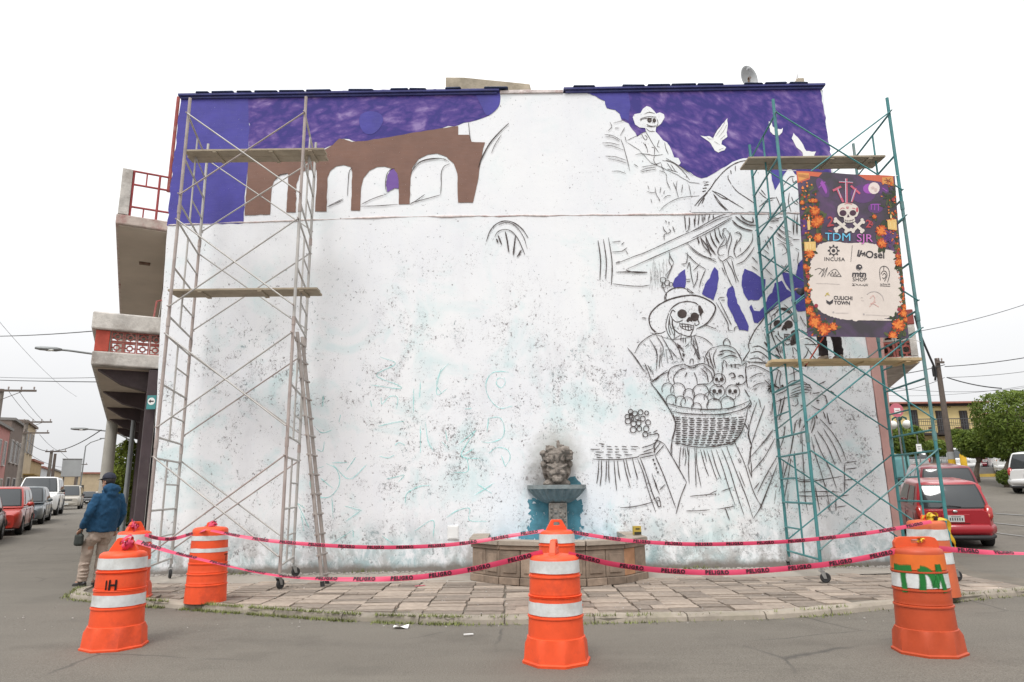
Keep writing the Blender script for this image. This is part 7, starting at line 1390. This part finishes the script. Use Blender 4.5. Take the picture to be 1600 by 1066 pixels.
def tree(label, base, lobes, trunk_h, n, leaf=.10, m=None, name='clipped_tree', tr_r=.12):
    base = Vector(base); root = empty(name, base, 0, label, 'tree', None); g = G(); rnd = random.Random(int(base.x * 91 + n))
    tot = sum(l[1][0] * l[1][1] + l[1][2] * l[1][0] for l in lobes)
    for (c, r, pw) in lobes:
        k = int(n * (r[0] * r[1] + r[2] * r[0]) / tot); c = Vector(c)
        for i in range(k):
            d = Vector((rnd.gauss(0, 1), rnd.gauss(0, 1), rnd.gauss(0, 1))).normalized(); e = (abs(d.x) ** pw + abs(d.y) ** pw + abs(d.z) ** pw) ** (-1 / pw)
            cl = mnoise.noise(Vector(d) * 3.1 + c) ; rr = e * (1 - abs(rnd.gauss(0, .13))) * (1 + .08 * mnoise.noise(Vector(d) * 7 + c) + .065 * cl)
            if cl < -.25 and rnd.random() < .7: rr *= .74
            p = c + Vector((d.x * r[0], d.y * r[1], d.z * r[2])) * rr
            nrm = (d + Vector((rnd.gauss(0, .7), rnd.gauss(0, .7), rnd.gauss(0, .7) + .3))).normalized(); a = nrm.orthogonal().normalized(); b = nrm.cross(a); th = rnd.uniform(0, 6.28); a, b = a * math.cos(th) + b * math.sin(th), b * math.cos(th) - a * math.sin(th); s_ = leaf * rnd.uniform(.6, 1.3)
            g.add([p - a * s_, p - b * s_ * .42 + nrm * s_ * .1, p + a * s_, p + b * s_ * .42 + nrm * s_ * .1], [(0, 1, 2, 3)])
    g.build('crown', m or m_leaf, root, fixn=False)
    g = G(); c0 = Vector(lobes[0][0]); g.path([(0, 0, -.1), (.04, .02, trunk_h * .5), (c0.x * .4, c0.y * .4, trunk_h)], [tr_r * 1.3, tr_r, tr_r * .8], 10)
    for (c, r, pw) in lobes:
        c = Vector(c)
        for q in range(5): e = c + Vector((rnd.uniform(-.6, .6) * r[0], rnd.uniform(-.6, .6) * r[1], rnd.uniform(-.2, .6) * r[2])); st_ = Vector((c0.x * .4, c0.y * .4, trunk_h * .95)); g.path([st_, st_.lerp(e, .5) + Vector((rnd.gauss(0, .1), rnd.gauss(0, .1), .1)), e], [tr_r * .5, tr_r * .3, .015], 7)
    g.build('trunk', m_bark, root, smooth=True); return root
def gp(px, Y): p = onY(px, 740, Y); return Vector((p.x, p.y, gh(p.x, p.y)))
b = gp(1571, 32.5); tree('big square-clipped ficus behind the white sport utility car', b, [((1.15, 0, 3.2), (1.75, 1.6, 1.2), 4.0), ((.95, 0, 1.95), (1.25, 1.2, .8), 3.0)], 1.5, 17000, .085)
b = gp(1525, 36.0); tree('smaller rounded ficus beside the big square-clipped one', b, [((.5, 0, 1.98), (1.0, 1.0, .76), 2.8)], 1.0, 7000, .085)
b = gp(1412, 40); tree('round clipped tree behind the globe lamp', b, [((.4, 0, 2.2), (.80, .9, .9), 2.8)], 1.2, 5000, .10)
b = gp(1462, 44); tree('small clipped tree in front of the hotel door', b, [((0.2, 0, 1.6), (.55, .6, .5), 3)], 1.1, 2500, .10)
b = gp(1484, 47); tree('low dark tree right of the utility pole', b, [((.85, 0, 1.9), (.5, .6, .85), 3)], 1.0, 3000, .10)
b = gp(1425, 49); tree('tall shrub against the hotel wall', b, [((0, 0, 1.7), (.8, .8, .8), 3)], .9, 3500, .11)
b = gp(1566, 33.5) ; tree('small bush at the foot of the big ficus', b + V(-.5, -1.0, 0), [((0, 0, .38), (.45, .4, .36), 2.2)], .2, 1500, .06, name='bush', tr_r=.04)
p = lf(14.5, .55, 0) + V(0, WY, 0); p.z = gh(p.x, p.y) + .1; tree('bright yellow green tree under the far end of the canopy', p, [((.1, 0, 2.1), (.36, .7, 1.0), 2.5), ((.15, 0, .9), (.32, .6, .9), 2.5)], 1.5, 6500, .075, m_leafy, 'street_tree', .06)

# ================================================================== RIGHT STREET: hotel, poles, lamps, square
HY = 49.0
def HP(px, py, d=0): return onY(px, py, HY + d)
hb = HP(1404, 740); zg = gh(hb.x, HY); hotel = empty('hotel_building', (hb.x, HY, zg), 0, 'yellow two-storey hotel with dark shutters and a tiled eave', 'building')
m_yel = mat('hotel yellow', (0.66, 0.52, 0.25), .9, .07, 1.2, .2, 8, dirt=.15, dirtcol=(.35, .27, .15)); m_dkb = mat('dark brown wood', (.035, .027, .026), .7, .2, 5, .2); m_roof = mat('brick red roof edge', (0.30, 0.12, 0.09), .8, .2, 4, .3)
hw_ = HP(1535, 640).x - hb.x; hh_ = HP(1470, 632).z - zg
g = G(); g.box((hw_ / 2, 3, hh_ / 2 - .3), (hw_, 6, hh_ + .6)); g.build('wall', m_yel, hotel)
g = G(); g.box((hw_ / 2, -.2, hh_ + .08), (hw_ + .4, .7, .12)); g.build('eave', m_roof, hotel); g = G(); g.box((hw_ / 2, -.1, hh_ - .06), (hw_ + .2, .3, .14)); ev = g.build('eave_board', m_dkb, hotel)
def rel(px, py): q = HP(px, py); return q.x - hb.x, q.z - zg
for x0, x1, y0, y1 in ((1421, 1437, 641, 678), (1461, 1477, 642, 682), (1498, 1515, 642, 676), (1443, 1462, 695, 728)):
    a = rel(x0, y0); c = rel(x1, y1); g = G(); g.box(((a[0] + c[0]) / 2, -.03, (a[1] + c[1]) / 2), (c[0] - a[0], .08, a[1] - c[1])); dr = g.build('door', m_dkb, hotel); g = G()
    for q in range(1, 3): g.box((a[0] + (c[0] - a[0]) * q / 3, -.085, (a[1] + c[1]) / 2), (.04, .03, a[1] - c[1] - .1))
    for q in range(1, 4): g.box(((a[0] + c[0]) / 2, -.09, c[1] + (a[1] - c[1]) * q / 4), (c[0] - a[0] - .06, .03, .03))
    g.build('grille', mat('iron grille', (.07, .07, .075), .6, .2, 6, 0), dr)
a = rel(1425, 678); c = rel(1530, 678); g = G(); g.box(((a[0] + c[0]) / 2, -.45, a[1] - .08), (c[0] - a[0], .9, .14)); bal = g.build('balcony', m_dkb, hotel); g = G()
n_ = 34
for q in range(n_ + 1): x_ = a[0] + (c[0] - a[0]) * q / n_; g.tube((x_, -.85, a[1]), (x_, -.85, a[1] + .95), .014, 5)
g.tube((a[0], -.85, a[1] + .95), (c[0], -.85, a[1] + .95), .028, 6); g.tube((a[0], -.85, a[1] + .5), (c[0], -.85, a[1] + .5), .018, 6); g.build('railing', mat('iron grille', (0, 0, 0)), bal)
vs, fs = text2d('HOTEL PARAISO', .55, .01); t_ = rel(1463, 634); tw_ = max(v.x for v in vs) - min(v.x for v in vs); sx = (rel(1486, 634)[0] - rel(1441, 634)[0]) / tw_
g = G(); g.add([(t_[0] + v.x * sx, -.012, t_[1] + v.y) for v in vs], fs); g.build('lettering', mat('gold lettering', (.30, .19, .05), .6, .1, 5, 0), hotel, fixn=False)
for x0, col in ((1449, 'a'), (1490, 'b')):
    q = rel(x0, 676); g = G(); g.lathe([(.12, 0), (.2, .3), (.22, .3)], 12, (q[0], -.6, q[1] + .02)); g.build('flower_pot', m_roof, bal)
wb_ = HP(1384, 690, 3); g = G(); g.box((0, 2, 2.2), (4.4, 4, 4.6)); wn2 = empty('white_house', (wb_.x - 1.3, HY + 3, gh(wb_.x, HY)), 0, 'plain white house left of the yellow hotel', 'building'); g.build('wall', mat('white render', (.55, .56, .57), .9, .08, 1, .2), wn2); g = G(); g.box((0, -.02, 4.56), (4.7, .5, .12)); g.build('eave', mat('grey slab', (.3, .3, .3), .9, .1, 3, .2), wn2)
for x_ in (.4, 1.5): g = G(); g.box((x_, -.02, 3.1), (.7, .1, 1.0)); w_ = g.build('window', m_gl, wn2); g = G(); g.box((x_, -.06, 2.55), (.85, .12, .08)); g.build('sill', mat('grey slab', (0, 0, 0)), w_)
g = G()
for x_ in (-.6, .2, 1.0, 1.8): g.tube((x_, 1, 4.6), (x_, 1, 5.5 + .3 * math.sin(x_ * 5)), .03, 6)
g.tube((-.6, 1, 5.3), (1.8, 1, 5.4), .025, 6); g.build('roof_rack', mat('iron grille', (0, 0, 0)), wn2)
hx2 = HP(1560, 700); bk = empty('grey_shop', (hx2.x + 3.5, HY + 4, gh(hx2.x, HY)), 0, 'low grey building hidden behind the clipped trees on the right', 'building'); g = G(); g.box((0, 3, 2), (14, 6, 4)); g.build('wall', mat('grey render', (.30, .29, .27), .9, .1, 1, .2), bk); g = G(); g.box((0, -.2, 4.06), (14.4, .8, .12)); g.build('eave', m_roof, bk)
for q in range(4): g = G(); g.box((-5 + q * 3.2, -.03, 1.3), (1.6, .1, 2.4)); g.build('shutter', m_dkb, bk)
# raised square with yellow kerb
g = G(); q0 = gp(1490, 40.5); q1 = gp(1568, 40); zq = gh(q0.x, 40)
sq = [V(q0.x - 6.5, 40.6, zq - .4), V(q0.x, 40.4, zq - .3), V(q1.x - .5, 39.6, zq - .3), V(q1.x + .4, 40.3, zq - .3), V(q1.x + 9, 46, zq - .3), V(q0.x - 6.5, 46.5, zq - .3)]
g.prism(sq, (0, 0, .85)); sqo = tag(g.build('planter_wall', mat('planter concrete', (.16, .155, .15), .9, .15, 2, .4), None, bevel=.02), 'low grey planter wall with a yellow foot in front of the square', 'wall')
g = G()
for a, c in ((sq[1], sq[2]), (sq[2], sq[3])):
    d = (c - a).normalized(); n_ = V(d.y, -d.x, 0); g.prism([a + n_ * .16 + V(0, 0, 0), c + n_ * .16, c + n_ * .005, a + n_ * .005], (0, 0, .48))
g.build('yellow_kerb', mat('kerb yellow', (.50, .34, .07), .85, .2, 3, .3, dirt=.5, dirtcol=(.25, .2, .1)), sqo)
m_ypaint = mat('bollard yellow', (.62, .37, .02), .7, .12, 4, .1); m_pole = mat('concrete pole', (.21, .185, .16), .9, .15, 3, .3, dirt=.4, dirtcol=(.12, .1, .09)); m_wood = mat('wooden pole', (.12, .095, .08), .9, .2, 5, .4)
def upole(name, label, base, h, r0, r1, m, arms=(), parts=(), lean=(0, 0), cat='utility pole'):
    root = empty(name, base, 0, label, cat, 'utility poles'); g = G(); g.path([(0, 0, -.3), (lean[0], lean[1], h)], [r0, r1], 12); g.build('shaft', m, root, smooth=True, auto=True); g = None
    for (z, L, ang, ins) in arms:
        g = G(); d = V(math.cos(ang), math.sin(ang), 0); c = V(lean[0] * z / h, lean[1] * z / h, z) - V(-d.y, d.x, 0) * (r1 + .05); o_ = ins[2] if len(ins) > 2 else 0
        g.box(c + d * o_, (L, .09, .11), ang); am = g.build('crossarm', m_wood, root); 
        for q in range(ins[0]): p = c + d * (o_ - L / 2 + .12 + (L - .24) * q / max(1, ins[0] - 1)); g = G(); g.lathe([(.015, 0), (.03, .05), (.05, .07), (.03, .1), (.05, .13), (.02, .18)], 8, p + V(0, 0, .055)); g.build('insulator', mat('porcelain', (.25, .2, .18), .4, .1, 4, 0), am)
        if ins[1]: g = G(); g.tube(c + d * (o_ + L * .22), c - V(0, 0, .55) + d * .02, .018, 5); g.build('strut', m_wood, am)
    return root
pb = gp(1490, 37.0); pole_r = upole('utility_pole', 'tall wooden utility pole with a yellow painted foot in front of the hotel', pb, 6.6, .17, .12, m_wood, [(6.35, .5, .2, (2, 0))], lean=(.0, 0))
g = G(); g.lathe([(.185, -.2), (.178, 1.15)], 14); g.build('painted_foot', m_ypaint, pole_r, smooth=True, auto=True); g = G(); g.lathe([(.178, 1.16), (.172, 1.55)], 14); g.build('grey_band', mat('grey slab', (0, 0, 0)), pole_r, smooth=True, auto=True); g = G(); g.lathe([(.09, 0), (.1, .1), (.1, .5), (.06, .58)], 10, (-.25, 0, 5.6)); g.build('fuse_box', m_blk, pole_r)
q = gp(1519, 40.0); bol = empty('yellow_bollard', (q.x, 40.6, zq + .1), 0, 'short yellow bollard on the planter wall beside the utility pole', 'bollard'); g = G(); g.lathe([(.17, 0), (.17, 1.2), (.13, 1.27), (0.001, 1.29)], 14); g.build('post', m_ypaint, bol, smooth=True, auto=True)
# globe lamp and round sign
lb = gp(1421, 34); lamp = empty('street_lamp', lb, 0, 'green street lamp with white globes behind the teal scaffold', 'street lamp'); m_grn = mat('lamp green', (.02, .085, .075), .5, .2, 6, .1)
lh = onY(1413, 650, 34).z - lb.z; g = G(); g.path([(0, 0, 0), (0, 0, .3), (-.02, 0, .32), (-.15, 0, lh)], [.10, .09, .05, .045], 10); g.build('post', m_grn, lamp, smooth=True, auto=True); g = G(); lc = V(-.15, 0, lh - .15)
for a in range(4): d = V(math.cos(a * math.pi / 2 + .3), math.sin(a * math.pi / 2 + .3), 0) * .42; g.path([lc, lc + d * .5 + V(0, 0, .1), lc + d + V(0, 0, .02), lc + d + V(0, 0, -.1)], .03, 6)
g.lathe([(.02, .3), (.1, .2), (.06, .1), (.16, .0), (.05, -.1)], 10, lc); g.build('arm', m_grn, lamp, smooth=True)
for a in range(4): d = V(math.cos(a * math.pi / 2 + .3), math.sin(a * math.pi / 2 + .3), 0) * .42; g = G(); g.ell(lc + d + V(0, 0, -.28), (.19, .19, .19), 14, 10); g.build('globe', mat('opal globe', (.72, .72, .68), .35, .03, 5, 0), lamp, smooth=True)
sgp = onY(1401, 641, 27); gz = gh(sgp.x, 27); rs = empty('round_sign', (sgp.x, 27, gz), 0, 'faded round red and white no-parking sign behind the teal scaffold', 'sign'); zz = sgp.z - gz
g = G(); g.tube((0, .03, 0), (0, .03, zz + .2), .03, 8); g.build('post', mat('sign post', (.2, .2, .2), .5, .1, 5, 0, metal=.5), rs); g = G(); K = 28; g.prism([(.27 * math.cos(2 * math.pi * j / K), 0, zz + .27 * math.sin(2 * math.pi * j / K)) for j in range(K)], (0, .012, 0)); pn = g.build('panel', mat('faded sign red', (.52, .14, .18), .5, .1, 5, 0), rs); g = G(); g.box((0.02, -.006, zz - .03), (.24, .006, .22)); g.build('white_field', mat('sign white', (0, 0, 0)), pn); g = G(); g.box((.02, -.0105, zz - .02), (.16, .003, .025)); g.build('bar', mat('faded sign red', (0, 0, 0)), pn)
s2 = onY(1436, 700, 33); gz = gh(s2.x, 33); ps = empty('small_sign', (s2.x, 33, gz), 0, 'small white rectangular plate on a thin post beside the lamp', 'sign'); g = G(); g.tube((0, .03, 0), (0, .03, s2.z - gz + .6), .025, 8); g.build('post', mat('sign post', (0, 0, 0)), ps); g = G(); g.box((0, 0, s2.z - gz), (.25, .012, .36)); p_ = g.build('panel', mat('sign white', (0, 0, 0)), ps); g = G(); g.box((0, -.008, s2.z - gz + .05), (.16, .003, .03)); g.box((0, -.008, s2.z - gz - .05), (.12, .003, .03)); g.build('print', m_blk, p_)
sb = onY(1400, 722, 36); kio = empty('turquoise_kiosk', (sb.x, 36, gh(sb.x, 36)), .1, 'pale turquoise cabinet at the edge of the square', 'cabinet'); g = G(); g.box((0, 0, .75), (1.1, .6, 1.5)); g.build('cabinet_body', mat('pale turquoise', (.22, .45, .46), .6, .1, 3, .1), kio, bevel=.03); g = G(); g.box((0, -.305, .8), (.85, .02, 1.0)); g.build('door', mat('turquoise door', (.16, .36, .38), .6, .1, 3, .1), kio, bevel=.005); g = G(); g.box((0, 0, 1.53), (1.2, .7, .06)); g.build('lid', mat('pale turquoise', (0, 0, 0)), kio, bevel=.01)
# road marking stripes on the right
m_mark = mat('worn road paint', (.26, .26, .255), .8, .2, 3, .3, dirt=.7, dirtcol=(.14, .135, .13))
for k in range(3):
    a = onZ(1560, 831 + 8 * k, 0); c = onZ(1680, 836 + 10 * k, 0); g = G(); g.add([V(a.x, a.y, gh(a.x, a.y) + .02), V(c.x, c.y, gh(c.x, c.y) + .02), V(c.x, c.y + .28, gh(c.x, c.y + .28) + .02), V(a.x, a.y + .28, gh(a.x, a.y + .28) + .02)], [(0, 1, 2, 3)]); tag(g.build('road_marking', m_mark), kind='structure')

# ================================================================== LEFT STREET: houses, poles, far end
def lp(s, o, z=0): p = V(-6.49, 10.6, 0) + DL * s + NL * o; return V(p.x, p.y, gh(p.x, p.y) + z)
SO = 9.0
g = G(); pts = [(lp(s, SO - 1.6), lp(s, SO + .1)) for s in (8, 20, 34, 60, 110)]; vs = []
for a, b_ in pts: vs += [a + V(0, 0, -.05), a + V(0, 0, .13), b_ + V(0, 0, .13)]
g.add(vs, [(3 * i + j, 3 * i + j + 1, 3 * i + j + 4, 3 * i + j + 3) for i in range(4) for j in range(2)]); tag(g.build('far_pavement', m_conc), kind='structure')
ang = math.atan2(DL.y, DL.x)
def house(label, s, w, dep, h, m, roofm, wins, name='town_house', extra=None):
    """front face along the left side of the left street, s..s+w"""
    o_ = lp(s, SO); root = empty(name, o_, ang, label, 'building', 'houses on the left street'); g = G(); g.box((w / 2, dep / 2, h / 2 - .2), (w, dep, h + .4)); g.build('wall', m, root)
    g = G(); g.box((w / 2, dep / 2 - .1, h + .1), (w + .12, dep + .3, .22)); g.build('parapet', roofm, root)
    for (x, z, ww, hh2, kd) in wins:
        g = G(); g.box((x, -.02, z + hh2 / 2), (ww, .10, hh2)); wd = g.build('window' if kd == 'w' else 'door', m_gl if kd == 'w' else m_dkb, root)
        g = G(); t = .09; g.box((x - ww / 2 - t / 2, -.03, z + hh2 / 2), (t, .14, hh2 + 2 * t)); g.box((x + ww / 2 + t / 2, -.03, z + hh2 / 2), (t, .14, hh2 + 2 * t)); g.box((x, -.03, z + hh2 + t / 2), (ww, .14, t))
        if kd == 'w': g.box((x, -.06, z - t / 2), (ww + .2, .2, t)); g.box((x, -.06, z + hh2 / 2), (.05, .06, hh2))
        g.build('frame', mat('window frame', (.45, .42, .40), .8, .1, 4, .1), wd)
    return root
m_rose = mat('rose render', (.42, .19, .17), .9, .1, 1.5, .2); m_brn = mat('brown render', (.17, .13, .11), .9, .15, 1.5, .3); m_bei = mat('beige render', (.46, .37, .25), .9, .12, 1.2, .3, dirt=.3, dirtcol=(.3, .22, .14)); m_gry2 = mat('grey parapet', (.20, .19, .18), .9, .15, 2, .3)
house('dark rose two-storey house at the left edge', 53, 9, 7, 6.6, m_rose, m_gry2, [(1.5, 3.6, 1.0, 1.9, 'w'), (4.2, 3.6, 1.0, 1.9, 'w'), (7, 3.6, 1.0, 1.9, 'w'), (1.6, 0.1, 1.2, 2.4, 'd'), (4.5, .1, 1.4, 2.4, 'd'), (7.3, .9, 1.2, 1.5, 'w')])
house('brown two-storey house next to the rose one', 62.2, 8, 7, 7.6, m_brn, m_gry2, [(1.6, 4, 1.1, 1.9, 'w'), (4.2, 4, 1.1, 1.9, 'w'), (6.6, 4, 1.0, 1.9, 'w'), (2, .1, 1.6, 2.5, 'd'), (5.6, .1, 1.6, 2.5, 'd')])
hs = house('tall beige house with an ochre awning', 70.4, 9, 8, 8.2, m_bei, m_brn, [(2, 5.4, 1.2, 2, 'w'), (4.8, 5.4, 1.2, 2, 'w'), (7.2, 5.4, 1.1, 2, 'w'), (2, .1, 1.5, 2.7, 'd'), (6, .1, 1.5, 2.7, 'd')]); g = G(); g.box((6, -.5, 3.2), (5, 1.0, .12)); g.build('awning', mat('ochre awning', (.34, .23, .08), .8, .15, 3, .2), hs)
house('low ochre house beyond the tall beige one', 79.6, 10, 7, 4.8, mat('ochre render', (.38, .27, .14), .9, .12, 1.2, .3), m_roof, [(2, .1, 1.5, 2.5, 'd'), (5, .9, 1.4, 1.5, 'w'), (8, .9, 1.4, 1.5, 'w')])
house('low white house far along the left street', 90, 14, 7, 4.4, mat('white render', (0, 0, 0)), m_roof, [(2.5, .1, 1.5, 2.4, 'd'), (7, .9, 1.4, 1.5, 'w'), (11, .9, 1.4, 1.5, 'w')])
house('last pale house on the left side of the left street', 104.5, 18, 7, 4.6, m_bei, m_gry2, [(3, .1, 1.5, 2.4, 'd'), (8, .9, 1.4, 1.5, 'w'), (13, .9, 1.4, 1.5, 'w')])
e_ = lp(128, 3); eb = empty('street_end_house', e_, ang - math.pi / 2, 'wide beige block closing the far end of the left street', 'building'); g = G(); g.box((0, 4, 2.3), (24, 8, 4.9)); g.build('wall', m_bei, eb); g = G(); g.box((0, 3.9, 4.85), (24.4, 8.4, .25)); g.build('parapet', m_roof, eb)
for q in range(5): g = G(); g.box((-8 + q * 4, -.02, 2.0), (1.6, .12, 1.6)); w_ = g.build('window', m_gl, eb); g = G(); g.box((-8 + q * 4, -.05, 1.15), (1.9, .2, .1)); g.build('sill', m_gry2, w_)
# billboard
bb = onY(112, 731, 70); gb = gh(bb.x, 70); bbd = empty('billboard', (bb.x, 70, gb), math.radians(20), 'blank grey billboard above the far roofs of the left street', 'billboard'); h_ = bb.z - gb; g = G(); g.box((0, 0, h_), (1.7, .12, 1.7)); g.build('panel', mat('billboard grey', (.36, .37, .37), .7, .1, 1, .1), bbd); g = G()
for s_ in (-1, 1): g.tube((s_ * .6, .1, 0), (s_ * .6, .1, h_), .06, 8)
g.box((0, -.07, h_ - .87), (1.75, .06, .06)); g.box((0, -.07, h_ + .87), (1.75, .06, .06)); g.build('frame', m_gry2, bbd)
def lpole(label, px, pytop, Y, r, m, arms, nm='utility_pole'):
    t = onY(px, pytop, Y); gz = gh(t.x, Y); return upole(nm, label, (t.x, Y, gz), t.z - gz, r, r * .75, m, arms)
aa = ang + math.pi / 2
P1 = lpole('nearest concrete utility pole on the left street, cut by the left edge', 3, 608, 38, .16, m_pole, [((onY(3, 611, 38).z - gh(onY(3, 611, 38).x, 38)), 2.2, 0.15, (4, 1, .75))]); P2 = lpole('utility pole with two stacked crossarms on the left street', 42, 656, 52, .17, m_pole, [((onY(42, 660, 52).z - gh(onY(42, 660, 52).x, 52)), 2.1, .1, (4, 1, .85)), ((onY(42, 677, 52).z - gh(onY(42, 677, 52).x, 52)), 1.9, .1, (3, 0, .85))])
lpole('pale concrete utility pole behind the white truck', 81, 704, 70, .18, m_pole, [((onY(81, 706, 70).z - gh(onY(81, 706, 70).x, 70)), 2.0, .1, (4, 0, .5))]); lpole('dark wooden pole beside the pale concrete pole', 86.5, 709, 66, .15, m_wood, [])
lpole('thin far utility pole above the champagne minivan', 123, 722, 92, .18, m_wood, [((onY(123, 726, 92).z - gh(onY(123, 726, 92).x, 92)), 2.4, .1, (4, 0))]); lpole('very thin dark pole at the far end of the street', 118, 744, 98, .12, m_wood, [])
cpz = lp(13.0, .05); cpole = upole('concrete_pole', 'thick pale concrete pole at the kerb behind the man in blue', (cpz.x, cpz.y, cpz.z + .1), 6.5, .19, .14, mat('pale concrete pole', (.36, .34, .30), .9, .12, 2, .3, dirt=.3, dirtcol=(.22, .2, .17)), [], cat='pole')
def lamparm(label, pole_s, o, zt, L, px=None):
    b_ = lp(pole_s, o); root = empty('street_light', b_, 0, label, 'street light', 'street lights on the left street'); m = mat('light pole grey', (.25, .26, .26), .5, .1, 4, 0, metal=.4); d = NL
    g = G(); g.path([(0, 0, 0), (0, 0, zt - .25)], [.07, .05], 10); g.build('post', m, root, smooth=True, auto=True); g = G(); g.path(catmull([V(0, 0, zt - .3), d * (L * .35) + V(0, 0, zt), d * (L * .8) + V(0, 0, zt + .1), d * L + V(0, 0, zt + .12)], 5), .028, 8); g.build('arm', m, root, smooth=True)
    g = G(); c = d * (L + .22) + V(0, 0, zt + .12); g.path([c - d * .28, c - d * .15, c + d * .2, c + d * .32], [(.03, .04), (.06, .06), (.055, .055), (.03, .035)], 10, ref=V(0, 0, 1)); lm = g.build('lamp_head', m, root, smooth=True); g = G(); g.ell(c + V(0, 0, -.035), (.12, .05, .03)); g.build('lens', mat('opal globe', (0, 0, 0)), lm, smooth=True)
lamparm('near street light arm reaching left from behind the lower balcony', 9.0, -.55, 5.05, 1.9); lamparm('second street light arm beyond the canopy', 20.0, -.5, 3.65, 1.6)
t = onY(133, 693, 76); b_ = V(t.x, 76, gh(t.x, 76)); r_ = empty('street_light', b_, 0, 'far double-bent street light above the minivan', 'street light', 'street lights on the left street'); g = G(); h_ = t.z - b_.z; g.path([(0, 0, 0), (.1, 0, h_ - .3), (.6, 0, h_ + .1), (1.8, 0, h_ + .5)], [.09, .06, .05, .05], 8); g.build('post', mat('light pole grey', (0, 0, 0)), r_); g = G(); g.box((1.9, 0, h_ + .52), (.6, .2, .1)); g.build('lamp_head', mat('light pole grey', (0, 0, 0)), r_)
# shop sign and bits behind the man
q = lf(15.2, .75, 2.0) + V(0, WY, 0); q.z = gh(q.x, q.y) + 2.15; ss = empty('red_shop_sign', q, math.radians(-10), 'small red shop sign hanging behind the head of the man in blue', 'sign'); g = G(); g.box((0, 0, 0), (.75, .06, .34)); g.build('panel', mat('shop red', (.45, .05, .06), .5, .1, 4, 0), ss, bevel=.01); g = G(); g.tube((-.25, 0, .17), (-.25, 0, 1.4), .012, 6); g.tube((.25, 0, .17), (.25, 0, 1.4), .012, 6); g.build('hanger', m_rebar, ss)
# ================================================================== WIRES
m_wire = mat('wire', (.03, .03, .032), .6, .1, 4, 0)
def wire(label, a, b, sag, r):
    a, b = Vector(a), Vector(b); o = empty('overhead_wire', a, 0, label, 'wire', 'overhead wires'); g = G(); K = 20; g.path([(b - a) * (i / K) - V(0, 0, sag * 4 * (i / K) * (1 - i / K)) for i in range(K + 1)], r, 5); g.build('cable', m_wire, o)
def wpx(label, x0, y0, Y0, x1, y1, Y1, sag=.2, r=.012): wire(label, onY(x0, y0, Y0), onY(x1, y1, Y1), sag, r)
wpx('upper wire on the left meeting the parapet cap of the lower balcony', -60, 525, 20, 152, 517, 13, .05, .010)
wpx('wire on the left meeting the middle of the lower balcony', -60, 592, 26, 157, 597, 17, .02, .012); wpx('second wire just above it reaching the lower balcony', -60, 586, 26, 157, 590, 17, .06, .007)
wpx('slack cable hanging from the canopy end down to the far pole', 158, 672, 26, 40, 684, 52, .9, .020); wpx('high faint wire crossing the left sky', -40, 455, 30, 120, 620, 70, .5, .010); wpx('faint wire from the nearest pole to the stacked pole', 30, 612, 38, 70, 660, 52, .1, .012); wpx('another faint wire from the nearest pole to the stacked pole', 14, 612, 38, 58, 660, 52, .15, .012); wpx('wire from the stacked pole down the street', 62, 679, 52, 95, 706, 70, .2, .014); wpx('low wire from the stacked pole past the billboard', 20, 690, 50, 122, 727, 92, .9, .018); wpx('faint wire from the pale pole to the far pole', 95, 706, 70, 128, 726, 92, .3, .016)
wpx('wire climbing to the right edge above the hotel', 1440, 517, 20, 1640, 462, 22, .1, .010); wpx('thick wire running from the scaffold across the utility pole to the right edge', 1375, 588, 34, 1476, 570, 37, .1, .022); wpx('thick wire from the utility pole rising to the right edge', 1476, 573, 37, 1640, 552, 34, .1, .022); wpx('twin cable sagging from the utility pole to the clipped tree', 1480, 590, 37, 1565, 607, 34, .1, .030); wpx('thin wire above the twin cable', 1478, 590, 37, 1640, 575, 34, .1, .012); wpx('low wire over the hotel roof', 1370, 612, 40, 1476, 590, 37, .25, .014); wpx('second low wire over the hotel roof', 1380, 604, 42, 1640, 600, 40, .4, .012); wpx('third faint wire over the hotel roof', 1380, 618, 44, 1640, 596, 40, .3, .010); wpx('wire crossing the front of the hotel balcony', 1420, 657, 38, 1640, 662, 37, .1, .016)
